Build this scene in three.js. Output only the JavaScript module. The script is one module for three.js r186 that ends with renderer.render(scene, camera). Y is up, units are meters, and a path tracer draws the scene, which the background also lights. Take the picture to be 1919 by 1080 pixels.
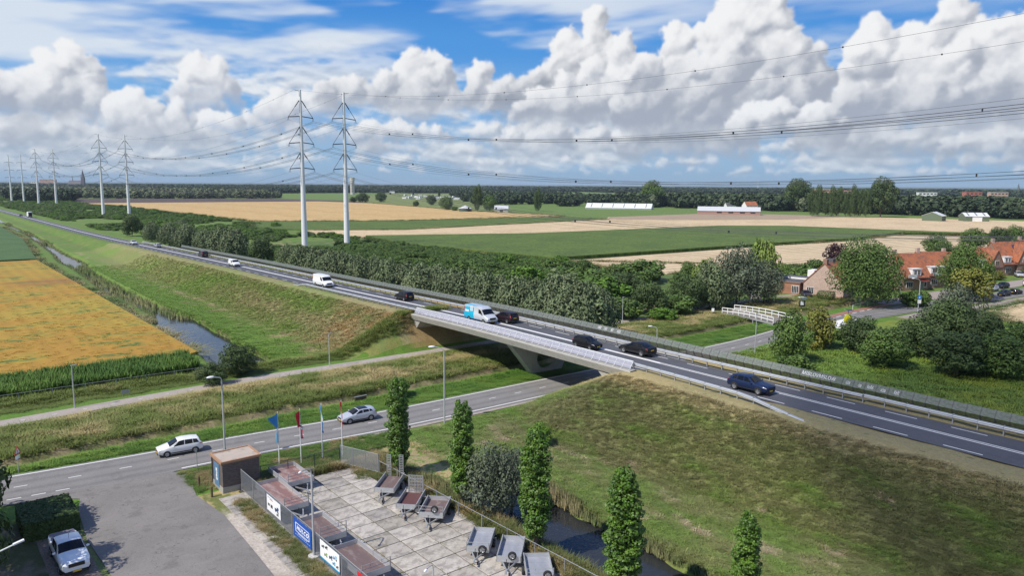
import * as THREE from 'three';
import { mergeGeometries, toCreasedNormals, mergeVertices } from 'three/addons/utils/BufferGeometryUtils.js';
import { FontLoader } from 'three/addons/loaders/FontLoader.js';
import { TextGeometry } from 'three/addons/geometries/TextGeometry.js';

// ---------------------------------------------------------------- camera, exposure, sun, sky
// world: x across the raised road (the photographer stands on the -x side), -z along it towards the far left, y up, metres
const renderer = new THREE.WebGLRenderer({ antialias: true });
renderer.toneMapping = THREE.LinearToneMapping;
renderer.toneMappingExposure = 1.0;
renderer.shadowMap.enabled = true;
const scene = new THREE.Scene();
const camera = new THREE.PerspectiveCamera(42.19, 1024 / 577, 0.5, 20000);
camera.rotation.order = 'YXZ';
camera.position.set(-67.12, 25.7, 19.16);
camera.rotation.set(-0.137, -0.6819, 0.00628);
const SUN = new THREE.Vector3(-0.83, 1, -0.05).normalize();
const sun = new THREE.DirectionalLight(new THREE.Color(1, 0.95, 0.865), 5.0);
sun.position.copy(SUN).multiplyScalar(400); sun.castShadow = true;
Object.assign(sun.shadow.camera, { left: -300, right: 300, top: 300, bottom: -300, near: 1, far: 1200 });
sun.shadow.mapSize.set(4096, 4096);
scene.add(sun, sun.target);

// ---------------------------------------------------------------- random numbers and noise
function rng(seed) { let a = seed >>> 0; return () => { a = (a + 0x6D2B79F5) | 0; let t = Math.imul(a ^ (a >>> 15), 1 | a); t = (t + Math.imul(t ^ (t >>> 7), 61 | t)) ^ t; return ((t ^ (t >>> 14)) >>> 0) / 4294967296; }; }
const PERM = new Uint8Array(65536 + 256);
const HASHF = new Float32Array(65536);
{ const r = rng(77); for (let i = 0; i < 65536; i++) HASHF[i] = r() * 2 - 1; }
function vnoise(x, y) {                                     // value noise, -1..1
  const xi = Math.floor(x), yi = Math.floor(y); let fx = x - xi, fy = y - yi;
  fx = fx * fx * fx * (fx * (fx * 6 - 15) + 10); fy = fy * fy * fy * (fy * (fy * 6 - 15) + 10);
  const a = (xi * 73 + yi * 9781) & 65535, b = (a + 73) & 65535, c = (a + 9781) & 65535, d = (a + 9854) & 65535;
  const p = HASHF[a] + (HASHF[b] - HASHF[a]) * fx, q = HASHF[c] + (HASHF[d] - HASHF[c]) * fx;
  return p + (q - p) * fy;
}
function fbm(x, y, oct = 4, gain = 0.5) { let s = 0, a = 1, n = 0; for (let i = 0; i < oct; i++) { s += a * vnoise(x, y); n += a; a *= gain; const t = x * 1.6 + y * 1.2 + 17.3; y = y * 1.6 - x * 1.2 + 5.1; x = t; } return s / n; }
const clamp = (x, a = 0, b = 1) => Math.min(b, Math.max(a, x));
const smooth = (a, b, x) => { const t = clamp((x - a) / (b - a)); return t * t * (3 - 2 * t); };
const lerp = (a, b, t) => a + (b - a) * t;
const s2l = c => (c <= 0.04045 ? c / 12.92 : Math.pow((c + 0.055) / 1.055, 2.4));
const L8 = (r, g, b) => [s2l(r / 255), s2l(g / 255), s2l(b / 255)];

// the sky: blue air, high streaks and heaps of cumulus computed for the whole upper half of the sphere
{
  const SW = 4096, SH = 2048, data = new Float32Array(SW * SH * 4);
  const HR = SH / 2, PPD = SW / 360;                        // pixels per degree
  const buf = new Float32Array(SW * HR * 3);                // upper half, row 0 = horizon
  const keys = [[0, L8(146, 176, 204)], [2, L8(150, 184, 216)], [6, L8(122, 176, 228)], [10, L8(84, 152, 222)], [15, L8(56, 130, 212)], [30, L8(44, 112, 198)], [90, L8(30, 84, 170)]];
  const air = el => { let i = 0; while (i < keys.length - 2 && el > keys[i + 1][0]) i++; const t = smooth(keys[i][0], keys[i + 1][0], el); return [0, 1, 2].map(k => lerp(keys[i][1][k], keys[i + 1][1][k], t)); };
  const wrapN = (az, el, fx, fy, o) => fbm((az + 400) * fx, el * fy, o);
  for (let j = 0; j < HR; j++) {
    const el = (j + 0.5) / PPD, c = air(el), far = 1 / Math.max(0.05, Math.sin(el * Math.PI / 180));
    for (let i = 0; i < SW; i++) {
      const az = (i + 0.5) / PPD - 180;
      // high thin streaks, tilted a little
      let a = 0;
      if (el > 3.5) {
        const n = wrapN(az + el * 1.6, el - az * 0.035, 0.055, 0.34, 5), m = wrapN(az - el * 2.1 + 31, el - az * 0.05, 0.2, 1.1, 4);
        a = smooth(-0.12, 0.42, n + 0.3 * m) * smooth(3.5, 7, el) * 0.86;
        a *= lerp(1, 0.25, smooth(42, 62, az) * smooth(20, 9, el));       // clearer to the right of the picture, as up to the heaps there
        a *= lerp(1, 0.3, smooth(18, 45, el));
      }
      const o = (j * SW + i) * 3, hi = [0.76, 0.82, 0.88];
      for (let k = 0; k < 3; k++) buf[o + k] = lerp(c[k], hi[k], a);
      // a soft, broken sheet of grey-white cloud low down
      if (el < 13) {
        const q = fbm(az * 0.11 + 60, el * 0.42 + 3, 5, 0.55), w = fbm(az * 0.45 - 20 + 0.6 * q, el * 1.5 + 31, 5, 0.58), thin = smooth(0.1, 1.0, el) * (1 - smooth(6.5, 12, el));
        let b = smooth(-0.16, 0.42, q + 0.55 * w + 0.1 * Math.exp(-(((el - 4.5) / 2.2) ** 2))) * thin * 0.92;
        const up = fbm(az * 0.45 - 20 + 0.6 * q, (el + 0.35) * 1.5 + 31, 4, 0.58), shade = clamp(0.52 + 0.9 * (w - up) - 0.5 * (q + 0.3 * w) + 0.06 * el), g0 = [0.4, 0.46, 0.55], g1 = [0.84, 0.865, 0.89];
        for (let k = 0; k < 3; k++) buf[o + k] = lerp(buf[o + k], lerp(lerp(g0[k], g1[k], shade), c[k] * 1.05, 0.42 * Math.exp(-el / 2.5)), b);
      }
    }
  }
  const R = rng(4242);
  // one heap: towers [az, elTop, halfWidth] on a base elevation, drawn as a relief of puffs that is then lit from the sun's side
  function heap(base, towers, tone = 1, soft = 1, opacity = 1) {
    const puffs = [];
    const put = (x, y, z, r, d) => {
      puffs.push([x, y, z, r]);
      if (d > 0 && r > 0.09) { const n = d > 1 ? 9 : 7; for (let k = 0; k < n; k++) { const a = (R() * 1.5 - 0.25) * Math.PI, q = r * (0.72 + 0.28 * R()), rr = r * (0.3 + 0.24 * R()); put(x + Math.cos(a) * q, y + Math.sin(a) * q * 0.92, z + r * (R() * 0.8 - 0.1), rr, d - 1); } }
    };
    let x0 = 1e9, x1 = -1e9, y1 = -1e9;
    for (const [az, top, hw] of towers) {
      const h = Math.max(0.25, top - base), n = Math.max(2, Math.round(h / hw * 2.2) + 1);
      for (let k = 0; k < n; k++) { const t = k / (n - 1 || 1), r = hw * lerp(0.78, 0.5, t) * (0.85 + 0.3 * R()); const y = lerp(base + r * 0.45, top - r, t); put(az + (R() - 0.5) * hw * 1.1 * (1 - t * 0.6), Math.max(base + r * 0.3, y), (R() - 0.5) * hw * 0.5, r, 3); }
      x0 = Math.min(x0, az - hw * 2.2); x1 = Math.max(x1, az + hw * 2.2); y1 = Math.max(y1, top + hw * 1.2);
    }
    const y0 = base - 0.8, S = PPD, W = Math.ceil((x1 - x0) * S), H = Math.ceil((y1 - y0) * S);
    const z = new Float32Array(W * H).fill(-9);
    for (const [px, py, pz, r] of puffs) {
      const cx = (px - x0) * S, cy = (py - y0) * S, rp = r * S;
      for (let j = Math.max(0, Math.floor(cy - rp)); j <= Math.min(H - 1, cy + rp); j++) for (let i = Math.max(0, Math.floor(cx - rp)); i <= Math.min(W - 1, cx + rp); i++) {
        const d2 = ((i - cx) ** 2 + (j - cy) ** 2) / (rp * rp); if (d2 < 1) { const v = pz + r * Math.sqrt(1 - d2); if (v > z[j * W + i]) z[j * W + i] = v; }
      }
    }
    // coverage, blurred twice to soften the edge; a broad relief for light, a fine one for texture
    const blur = (src, rad) => { const t = new Float32Array(W * H), o = new Float32Array(W * H), n = 2 * rad + 1; for (let j = 0; j < H; j++) { let s = 0; for (let i = -rad; i < W; i++) { if (i + rad < W) s += src[j * W + i + rad]; if (i - rad - 1 >= 0) s -= src[j * W + i - rad - 1]; if (i >= 0) t[j * W + i] = s / n; } } for (let i = 0; i < W; i++) { let s = 0; for (let j = -rad; j < H; j++) { if (j + rad < H) s += t[(j + rad) * W + i]; if (j - rad - 1 >= 0) s -= t[(j - rad - 1) * W + i]; if (j >= 0) o[j * W + i] = s / n; } } return o; };
    const cov0 = z.map(v => (v > -8 ? 1 : 0)), zf = z.map(v => (v > -8 ? v : -0.6));
    const b1 = Math.max(1, Math.round(1.3 * soft)), cov = blur(blur(cov0, b1), b1), covW = blur(blur(cov0, Math.max(3, Math.round(S * 0.42))), Math.max(3, Math.round(S * 0.42)));
    const zs = blur(zf, 1), zb = blur(blur(zf, Math.max(2, Math.round(S * 0.25))), Math.max(2, Math.round(S * 0.25)));
    const at = (f, x, y) => { x = clamp(x, 1, W - 2.01); y = clamp(y, 1, H - 2.01); const i = x | 0, j = y | 0, u = x - i, v = y - j, o = j * W + i; return (f[o] * (1 - u) + f[o + 1] * u) * (1 - v) + (f[o + W] * (1 - u) + f[o + W + 1] * u) * v; };
    const top = y1, fh = clamp((top - base) * 0.36, 0.16, 1.1);
    for (let j = 0; j < H; j++) {
      const el = y0 + (j + 0.5) / S, row = Math.floor(el * PPD); if (row < 0 || row >= HR) continue;
      for (let i = 0; i < W; i++) {
        const az = x0 + (i + 0.5) / S;
        const wx = i + S * (0.5 * fbm(az * 0.8 + 9, el * 0.8, 5, 0.6)), wy = j + S * (0.5 * fbm(az * 0.8 - 50, el * 0.8 + 70, 5, 0.6));
        let c = at(cov, wx, wy); if (c < 0.01) continue;
        const wide = at(covW, wx, wy), det = fbm(az * 2.4, el * 2.4 + 40, 5, 0.6), big = fbm(az * 0.5 + 7, el * 0.6 - 12, 4, 0.55);
        c = smooth(0.18 - 0.06 * soft, 0.78 + 0.1 * soft, c + 0.5 * det * (1 - c)) * smooth(0.04, 0.42, wide + 0.3 * det);
        const below = smooth(base - 0.5 * fh, base + (1.5 + 0.5 * big) * fh, el + (0.8 * big + 0.35 * det) * fh);     // ragged foot that thins out
        c *= below * opacity;
        const gx = (at(zs, wx + 1, wy) - at(zs, wx - 1, wy)) * S * 0.5, gy = (at(zs, wx, wy + 1) - at(zs, wx, wy - 1)) * S * 0.5;
        const bx = (at(zb, wx + 2, wy) - at(zb, wx - 2, wy)) * S * 0.25, by = (at(zb, wx, wy + 2) - at(zb, wx, wy - 2)) * S * 0.25;
        const nx = -(0.26 * clamp(gx, -2, 2) + 1.05 * bx), ny = -(0.26 * clamp(gy, -2, 2) + 1.05 * by), nl = Math.hypot(nx, ny, 1);
        let lit = (nx * -0.52 + ny * 0.62 + 0.58) / nl;
        lit = clamp(0.5 + 0.5 * lit + 0.1 * det);
        const hgt = smooth(base - 0.2, base + (top - base) * 0.62, el);
        let s = clamp(lit * 1.3 - 0.62 + 0.3 * hgt - 0.34 * wide * (1 - hgt) + 0.16 * (1 - wide) - 0.28 * Math.max(0, big + 0.1) * (1 - 0.6 * hgt));
        s = smooth(0.02, 0.95, s) ;
        const lo = [0.39 * tone, 0.425 * tone, 0.5 * tone], hiC = [0.9, 0.905, 0.915];
        const haze = Math.exp(-el / 2.6) * 0.45, o = (row * SW + ((Math.floor((az + 180) * PPD) % SW) + SW) % SW) * 3, ai = air(Math.max(el, 0));
        for (let k = 0; k < 3; k++) { let v = lerp(lo[k], hiC[k], s); v = lerp(v, ai[k] * 1.02, haze); buf[o + k] = lerp(buf[o + k], v, c); }
      }
    }
  }
  const D = (p, hw) => [p[0], p[1], hw];
  // all round, outside the picture, the same weather: far rows first, nearer and larger heaps above
  const inView = (az, el, m) => az > -2 - m && az < 80 + m && el < 19;
  for (let el = 2.2; el < 60; el *= 1.32) {
    const size = 0.55 + el * 0.16;
    for (let az = -180; az < 180; az += size * (3.2 + 4.5 * R()) * (1 + Math.max(0, el - 8) / 12)) {
      if (inView(az, el, size * 2)) { R(); continue; }
      const tw = [], n = 2 + Math.floor(R() * 4); for (let k = 0; k < n; k++) tw.push([az + (R() - 0.5) * size * 4, el + size * (0.8 + 1.5 * R()), size * (0.5 + 0.5 * R())]);
      if (R() < 0.8) heap(el, tw, 0.95 + 0.2 * R());
    }
  }
  // the rows low over the horizon in the picture
  for (const [el, n, sz, op] of [[0.9, 40, 0.32, 0.7], [1.5, 34, 0.5, 0.85], [2.3, 26, 0.75, 0.9], [3.3, 18, 1.05, 0.95], [4.6, 12, 1.4, 0.95]]) for (let k = 0; k < n; k++) {
    const az = -4 + 86 * (k + R()) / n, tw = []; if (R() < 0.18) continue;
    const m = 2 + Math.floor(R() * 3); for (let q = 0; q < m; q++) tw.push([az + (R() - 0.5) * sz * 4.4, el + sz * (0.5 + 1.1 * R()), sz * (0.55 + 0.5 * R())]);
    heap(el - 0.2, tw, 1.0 + 0.2 * R(), 1.6, op);
  }
  const B = (x, y) => (y);
  // [base row, towers [x, top row, half width] ...] measured on the photograph, as directions
  const heaps = [
    [[7.28,2.09], [[[5.95,3.53], 1.9], [[8.54,3.31], 1.6], [[10.35,3.21], 1.2]], 1.0],
    [[14.46,2.10], [[[12.90,3.66], 1.5], [[15.22,3.92], 1.5], [[17.58,3.27], 1.2]], 1.02],
    [[30.43,2.59], [[[28.31,4.30], 1.5], [[30.66,4.73], 1.6], [[33.22,3.99], 1.3]], 1.0],
    [[41.04,2.29], [[[39.02,4.25], 1.4], [[42.22,4.45], 1.7], [[45.02,4.06], 1.5]], 0.98],
    [[50.96,1.91], [[[48.55,4.44], 1.7], [[51.63,4.79], 2.0], [[55.04,4.18], 1.7]], 0.96],
    [[63.97,1.67], [[[61.12,4.07], 1.8], [[64.13,4.35], 2.0], [[67.04,3.92], 1.7]], 0.96],
    [[72.00,1.44], [[[69.81,3.49], 1.7], [[72.38,3.74], 2.0]], 0.96],
    [[7.66,3.44], [[[3.77,7.04], 2.6], [[5.63,6.74], 2.2], [[7.39,7.85], 2.0], [[9.04,8.68], 1.5], [[10.04,8.08], 1.1], [[10.54,6.29], 1.2]], 1.05],
    [[17.31,5.08], [[[15.71,6.95], 0.9], [[16.97,8.64], 1.2], [[18.16,8.43], 1.0], [[18.62,7.12], 0.8]], 1.1],
    [[11.89,2.85], [[[11.60,5.85], 1.0], [[12.73,6.26], 1.1], [[13.82,5.63], 1.0], [[15.30,5.53], 1.1]], 1.05],
    [[17.56,2.91], [[[17.13,4.89], 1.0], [[18.70,5.03], 1.0]], 1.1],
    [[21.88,3.58], [[[21.04,5.59], 0.9], [[21.80,6.69], 0.9], [[22.88,6.03], 0.8]], 1.1],
    [[28.33,5.06], [[[25.71,7.43], 1.3], [[27.23,7.67], 1.5], [[29.55,8.30], 1.5], [[31.51,9.77], 1.7], [[33.26,9.33], 1.4], [[34.62,6.91], 1.3], [[36.61,8.90], 1.2], [[37.20,7.70], 1.0]], 1.0],
    [[41.02,4.65], [[[38.99,7.72], 1.5], [[40.97,8.86], 1.6], [[43.50,11.25], 1.7], [[44.84,12.57], 1.3], [[46.24,10.67], 1.1]], 0.86],
    [[44.22,4.07], [[[40.99,7.15], 1.4], [[42.96,8.10], 1.5], [[44.91,9.03], 1.5], [[46.82,10.88], 1.2], [[47.62,9.73], 0.9], [[45.74,7.33], 1.6]], 1.0],
    [[53.58,3.25], [[[48.80,9.15], 1.8], [[51.01,11.34], 1.5], [[52.22,9.06], 2.0], [[54.33,11.66], 2.2], [[55.49,14.00], 2.5], [[57.51,12.69], 2.2], [[59.05,10.02], 1.6], [[60.62,9.76], 1.1], [[56.71,7.46], 2.4]], 1.0],
    [[66.46,3.24], [[[62.96,9.78], 1.5], [[64.34,10.91], 1.7], [[65.95,10.55], 1.6], [[67.47,10.64], 1.5], [[68.88,11.71], 1.8], [[70.45,10.14], 1.7], [[72.07,10.74], 1.9], [[73.96,10.52], 2.8], [[64.27,7.14], 2.2], [[68.36,6.91], 2.4], [[71.83,7.01], 2.6]], 1.0],
    [[58.38,2.83], [[[56.07,5.65], 1.5], [[58.22,5.96], 1.6], [[60.68,5.70], 1.5]], 0.9],
  ];
  for (const [b, t, tone] of heaps) heap(b[1], t.map(([p, hw]) => [p[0], p[1], hw]), tone, 1);
  // into the equirectangular image (three: u = atan2(dir.z, dir.x) / 2pi + 0.5, v up)
  for (let j = 0; j < SH; j++) for (let i = 0; i < SW; i++) {
    const o = (j * SW + i) * 4, row = j - HR;
    if (row < 0) { data[o] = 0.10; data[o + 1] = 0.12; data[o + 2] = 0.07; data[o + 3] = 1; continue; }
    const phi = ((i + 0.5) / SW - 0.5) * 2 * Math.PI, az = Math.atan2(Math.cos(phi), -Math.sin(phi)) * 180 / Math.PI;
    const q = (row * SW + ((Math.floor((az + 180) * PPD) % SW) + SW) % SW) * 3;
    data[o] = buf[q]; data[o + 1] = buf[q + 1]; data[o + 2] = buf[q + 2]; data[o + 3] = 1;
  }
  const sky = new THREE.DataTexture(data, SW, SH, THREE.RGBAFormat, THREE.FloatType);
  sky.mapping = THREE.EquirectangularReflectionMapping; sky.magFilter = THREE.LinearFilter; sky.minFilter = THREE.LinearFilter; sky.needsUpdate = true;
  scene.background = sky; scene.environment = sky;
}
// ---------------------------------------------------------------- helpers
const used = new Map();
function numbered(n) { const k = used.get(n) ?? 0; used.set(n, k + 1); return k ? `${n}_${String(k).padStart(3, '0')}` : n; }
function tag(o, label, category, group) { if (label) o.userData.label = label; if (category) o.userData.category = category; if (group) o.userData.group = group; return o; }
function thing(name, label, category, [x, z] = [0, 0], turn = 0, group, y = 0) { const o = new THREE.Group(); o.name = numbered(name); o.position.set(x, y, z); o.rotation.y = turn; scene.add(o); return tag(o, label, category, group); }
function part(name, geo, mat, parent, label) { const m = new THREE.Mesh(Array.isArray(geo) ? merge(geo) : geo, mat); m.name = name; m.castShadow = m.receiveShadow = true; parent.add(m); if (label) m.userData.label = label; return m; }
function solo(name, geo, mat, label, category, group) { const m = part(numbered(name), geo, mat, scene); return tag(m, label, category, group); }
function struct(name, geo, mat) { const m = part(numbered(name), geo, mat, scene); m.userData.kind = 'structure'; return m; }
function copyOf(root, name, [x, z], turn, label, y = 0, scale = 1) { const c = root.clone(); c.name = numbered(name); c.position.set(x, y, z); c.rotation.y = turn; if (Array.isArray(scale)) c.scale.set(...scale); else c.scale.setScalar(scale); if (label) c.userData = { ...c.userData, label }; scene.add(c); return c; }
function merge(list) {
  const flat = list.map(g => { let q = g.index ? g.toNonIndexed() : g; const has = n => q.attributes[n]; if (!has('uv')) q.setAttribute('uv', new THREE.BufferAttribute(new Float32Array(q.attributes.position.count * 2), 2)); for (const k of Object.keys(q.attributes)) if (!['position', 'normal', 'uv', 'color'].includes(k)) q.deleteAttribute(k); if (!has('normal')) q.computeVertexNormals(); return q; });
  const anyC = flat.some(g => g.attributes.color), allC = flat.every(g => g.attributes.color); if (anyC && !allC) flat.forEach(g => g.deleteAttribute('color'));
  return mergeGeometries(flat, false);
}
const box = (w, h, d, x = 0, y = 0, z = 0, ry = 0) => { const g = new THREE.BoxGeometry(w, h, d); if (ry) g.rotateY(ry); g.translate(x, y, z); return g; };
const cyl = (r0, r1, h, x, y, z, n = 10) => new THREE.CylinderGeometry(r1, r0, h, n).translate(x, y + h / 2, z);          // stands on y
const bar = (a, b, r, n = 6) => { const A = new THREE.Vector3(...a), B = new THREE.Vector3(...b), d = B.clone().sub(A), g = new THREE.CylinderGeometry(r, r, d.length(), n); g.applyQuaternion(new THREE.Quaternion().setFromUnitVectors(new THREE.Vector3(0, 1, 0), d.normalize())); return g.translate((a[0] + b[0]) / 2, (a[1] + b[1]) / 2, (a[2] + b[2]) / 2); };
const beam = (a, b, w, h) => { const A = new THREE.Vector3(...a), B = new THREE.Vector3(...b), d = B.clone().sub(A), g = new THREE.BoxGeometry(w, h, d.length()); const m = new THREE.Matrix4().lookAt(B, A, new THREE.Vector3(0, 1, 0)); g.applyMatrix4(m); return g.translate((a[0] + b[0]) / 2, (a[1] + b[1]) / 2, (a[2] + b[2]) / 2); };
const tube = (pts, r, seg = 20, n = 6) => new THREE.TubeGeometry(new THREE.CatmullRomCurve3(pts.map(p => new THREE.Vector3(...p))), seg, r, n);
function tris(pos, idx, uv, col) { const g = new THREE.BufferGeometry(); g.setAttribute('position', new THREE.Float32BufferAttribute(pos, 3)); if (uv) g.setAttribute('uv', new THREE.Float32BufferAttribute(uv, 2)); if (col) g.setAttribute('color', new THREE.Float32BufferAttribute(col, 3)); if (idx) g.setIndex(idx); g.computeVertexNormals(); return g; }
const quad = (a, b, c, d) => tris([...a, ...b, ...c, ...d], [0, 1, 2, 0, 2, 3], [0, 0, 1, 0, 1, 1, 0, 1]);
const interp = (t, xs, ys) => { if (t <= xs[0]) return ys[0]; for (let i = 1; i < xs.length; i++) if (t <= xs[i]) return lerp(ys[i - 1], ys[i], (t - xs[i - 1]) / (xs[i] - xs[i - 1])); return ys[ys.length - 1]; };
// a strip of ground between two lines of points [x, z] (left and right), at height y(x, z)
function strip(left, right, y, perM = 1) {
  const pos = [], uv = [], idx = []; let d = 0;
  for (let i = 0; i < left.length; i++) { if (i) d += Math.hypot(left[i][0] - left[i - 1][0], left[i][1] - left[i - 1][1]); const w = Math.hypot(left[i][0] - right[i][0], left[i][1] - right[i][1]); pos.push(left[i][0], y(...left[i]), left[i][1], right[i][0], y(...right[i]), right[i][1]); uv.push(0, d / perM, w / perM, d / perM); if (i) { const a = 2 * i - 2; idx.push(a, a + 1, a + 2, a + 1, a + 3, a + 2); } }
  const g = tris(pos, idx, uv); if (g.attributes.normal.getY(0) < 0) { const ix = g.index.array; for (let i = 0; i < ix.length; i += 3) { const t = ix[i]; ix[i] = ix[i + 1]; ix[i + 1] = t; } g.computeVertexNormals(); } return g;
}
function ribbon(pts, half, y, perM = 1, off = 0) {
  const l = [], r = [];
  pts.forEach((p, i) => { const a = pts[Math.max(0, i - 1)], b = pts[Math.min(pts.length - 1, i + 1)], dx = b[0] - a[0], dz = b[1] - a[1], n = Math.hypot(dx, dz), nx = dz / n, nz = -dx / n; l.push([p[0] + nx * (off - half), p[1] + nz * (off - half)]); r.push([p[0] + nx * (off + half), p[1] + nz * (off + half)]); });
  return strip(l, r, y, perM);
}
const spline = (pts, step) => { const c = new THREE.CatmullRomCurve3(pts.map(p => new THREE.Vector3(p[0], 0, p[1])), false, 'centripetal'), n = Math.max(2, Math.ceil(c.getLength() / step)); return c.getSpacedPoints(n).map(p => [p.x, p.z]); };
// a flat polygon [x, z] ... of some thickness, top at y, uv in metres along its first edge
function slabOf(pts, y, depth, perM = 1, turn = 0) {
  const s = new THREE.Shape(pts.map(p => new THREE.Vector2(p[0], -p[1]))), g = new THREE.ExtrudeGeometry(s, { depth, bevelEnabled: false }); g.rotateX(-Math.PI / 2); g.translate(0, y - depth, 0);
  const p = g.attributes.position, u = g.attributes.uv, c = Math.cos(turn), q = Math.sin(turn); for (let i = 0; i < p.count; i++) { const X = p.getX(i), Z = p.getZ(i); u.setXY(i, (X * c + Z * q) / perM, (-X * q + Z * c) / perM); } return g;
}
// gradient noise for the ground, -1..1
const GC = new Float32Array(65536), GS = new Float32Array(65536); for (let i = 0; i < 65536; i++) { GC[i] = Math.cos(HASHF[i] * Math.PI); GS[i] = Math.sin(HASHF[i] * Math.PI); }
function gnoise(x, y) {
  const xi = Math.floor(x), yi = Math.floor(y), fx = x - xi, fy = y - yi, u = fx * fx * fx * (fx * (fx * 6 - 15) + 10), v = fy * fy * fy * (fy * (fy * 6 - 15) + 10), a = (xi * 73 + yi * 9781) & 65535, b = (a + 73) & 65535, c = (a + 9781) & 65535, d = (a + 9854) & 65535;
  const p = GC[a] * fx + GS[a] * fy, q = GC[b] * (fx - 1) + GS[b] * fy, r = GC[c] * fx + GS[c] * (fy - 1), s = GC[d] * (fx - 1) + GS[d] * (fy - 1), t = p + (q - p) * u; return 1.55 * (t + (r + (s - r) * u - t) * v);
}
function gfbm(x, y, oct = 4, gain = 0.55) { let s = 0, a = 1, n = 0; for (let i = 0; i < oct; i++) { s += a * gnoise(x, y); n += a; a *= gain; const t = x * 1.6 + y * 1.2 + 17.3; y = y * 1.6 - x * 1.2 + 5.1; x = t; } return s / n * 1.15; }
// textures
function texture(w, h, fn, { srgb = true, repeat = true } = {}) {
  const d = new Uint8Array(w * h * 4), e = v => Math.round(255 * clamp(srgb ? (v <= 0.0031308 ? 12.92 * v : 1.055 * Math.pow(Math.max(v, 0), 1 / 2.4) - 0.055) : v));
  for (let j = 0; j < h; j++) for (let i = 0; i < w; i++) { const c = fn((i + 0.5) / w, (j + 0.5) / h, i, j), o = (j * w + i) * 4; d[o] = e(c[0]); d[o + 1] = e(c[1]); d[o + 2] = e(c[2]); d[o + 3] = c.length > 3 ? Math.round(255 * c[3]) : 255; }
  const t = new THREE.DataTexture(d, w, h, THREE.RGBAFormat); if (srgb) t.colorSpace = THREE.SRGBColorSpace; t.magFilter = THREE.LinearFilter; t.minFilter = THREE.LinearMipmapLinearFilter; t.generateMipmaps = true; if (repeat) t.wrapS = t.wrapT = THREE.RepeatWrapping; t.needsUpdate = true; return t;
}
function pnoise(x, y, px, py) { const xi = Math.floor(x), yi = Math.floor(y); let fx = x - xi, fy = y - yi; fx = fx * fx * (3 - 2 * fx); fy = fy * fy * (3 - 2 * fy); const m = (a, n) => ((a % n) + n) % n, h = (a, b) => HASHF[(m(a, px) * 73 + m(b, py) * 9781) & 65535]; return lerp(lerp(h(xi, yi), h(xi + 1, yi), fx), lerp(h(xi, yi + 1), h(xi + 1, yi + 1), fx), fy); }
const pfbm = (u, v, f, oct = 4, g = 0.55) => { let s = 0, a = 1, n = 0; for (let i = 0; i < oct; i++) { s += a * pnoise(u * f + i * 7, v * f + i * 13, f, f); n += a; a *= g; f *= 2; } return s / n; };
const mix3 = (a, b, t) => [lerp(a[0], b[0], t), lerp(a[1], b[1], t), lerp(a[2], b[2], t)];
const mul3 = (a, k) => [a[0] * k, a[1] * k, a[2] * k];
const lin = (r, g, b) => new THREE.Color().setRGB(r, g, b);
const std = (rgb, o = {}) => new THREE.MeshStandardMaterial({ color: Array.isArray(rgb) ? lin(...rgb) : rgb, roughness: 0.8, ...o });
const withMap = (map, o = {}) => new THREE.MeshStandardMaterial({ map, roughness: 0.9, ...o });

// ---------------------------------------------------------------- lie of the land
const RS = [-40, 0, 22, 45, 65, 85, 105, 117, 158, 171, 255, 323, 403, 579, 790, 1600], RH = [4.7, 4.95, 5.1, 5.3, 5.48, 5.3, 5.0, 4.88, 4.47, 4.35, 3.25, 2.25, 1.6, 1.1, 1.0, 0.8];
const roadY = Z => { const s = -Z; return (interp(s - 7, RS, RH) + interp(s, RS, RH) + interp(s + 7, RS, RH)) / 3; };
const CH = { z: [-700, -500, -416, -262, -222, -180, -138, -84.5], x: [-14, -18.5, -19, -25.2, -27.4, -28.9, -28.2, -30.4], w: [0.9, 1.2, 1.5, 2.9, 1.6, 1.9, 1.6, 3.3] };
const channelX = Z => interp(Z, CH.z, CH.x), channelW = Z => (Z > -132 ? 3.3 : interp(Z, [-700, -500, -300, -262, -235, -200, -180, -160, -140, -132], [0.9, 1.2, 1.6, 3.2, 1.4, 1.3, 2.2, 1.4, 1.7, 3.3]));
const DITCH_Z = -60.9;
const LOWP = [[-110, -61], [-85, -57.6], [-62, -54.2], [-50, -53.0], [-42, -52.5], [-30, -51.2], [-20, -50.75], [0, -50.4], [30, -49.5], [45, -50.0], [58, -51.3], [72, -51.9], [95, -50.4], [118, -47], [140, -44.6], [170, -42], [240, -36]];
const PATHP = [[-110, -71.5], [-85, -73.6], [-61, -75.0], [-45, -76.2], [-33, -77.0], [-15, -76.6], [0, -77.0], [32, -76.3], [52, -76.0], [66, -77.6], [74, -75.2], [84, -75]];
const lineZ = (P, X) => interp(X, P.map(p => p[0]), P.map(p => p[1]));
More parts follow.
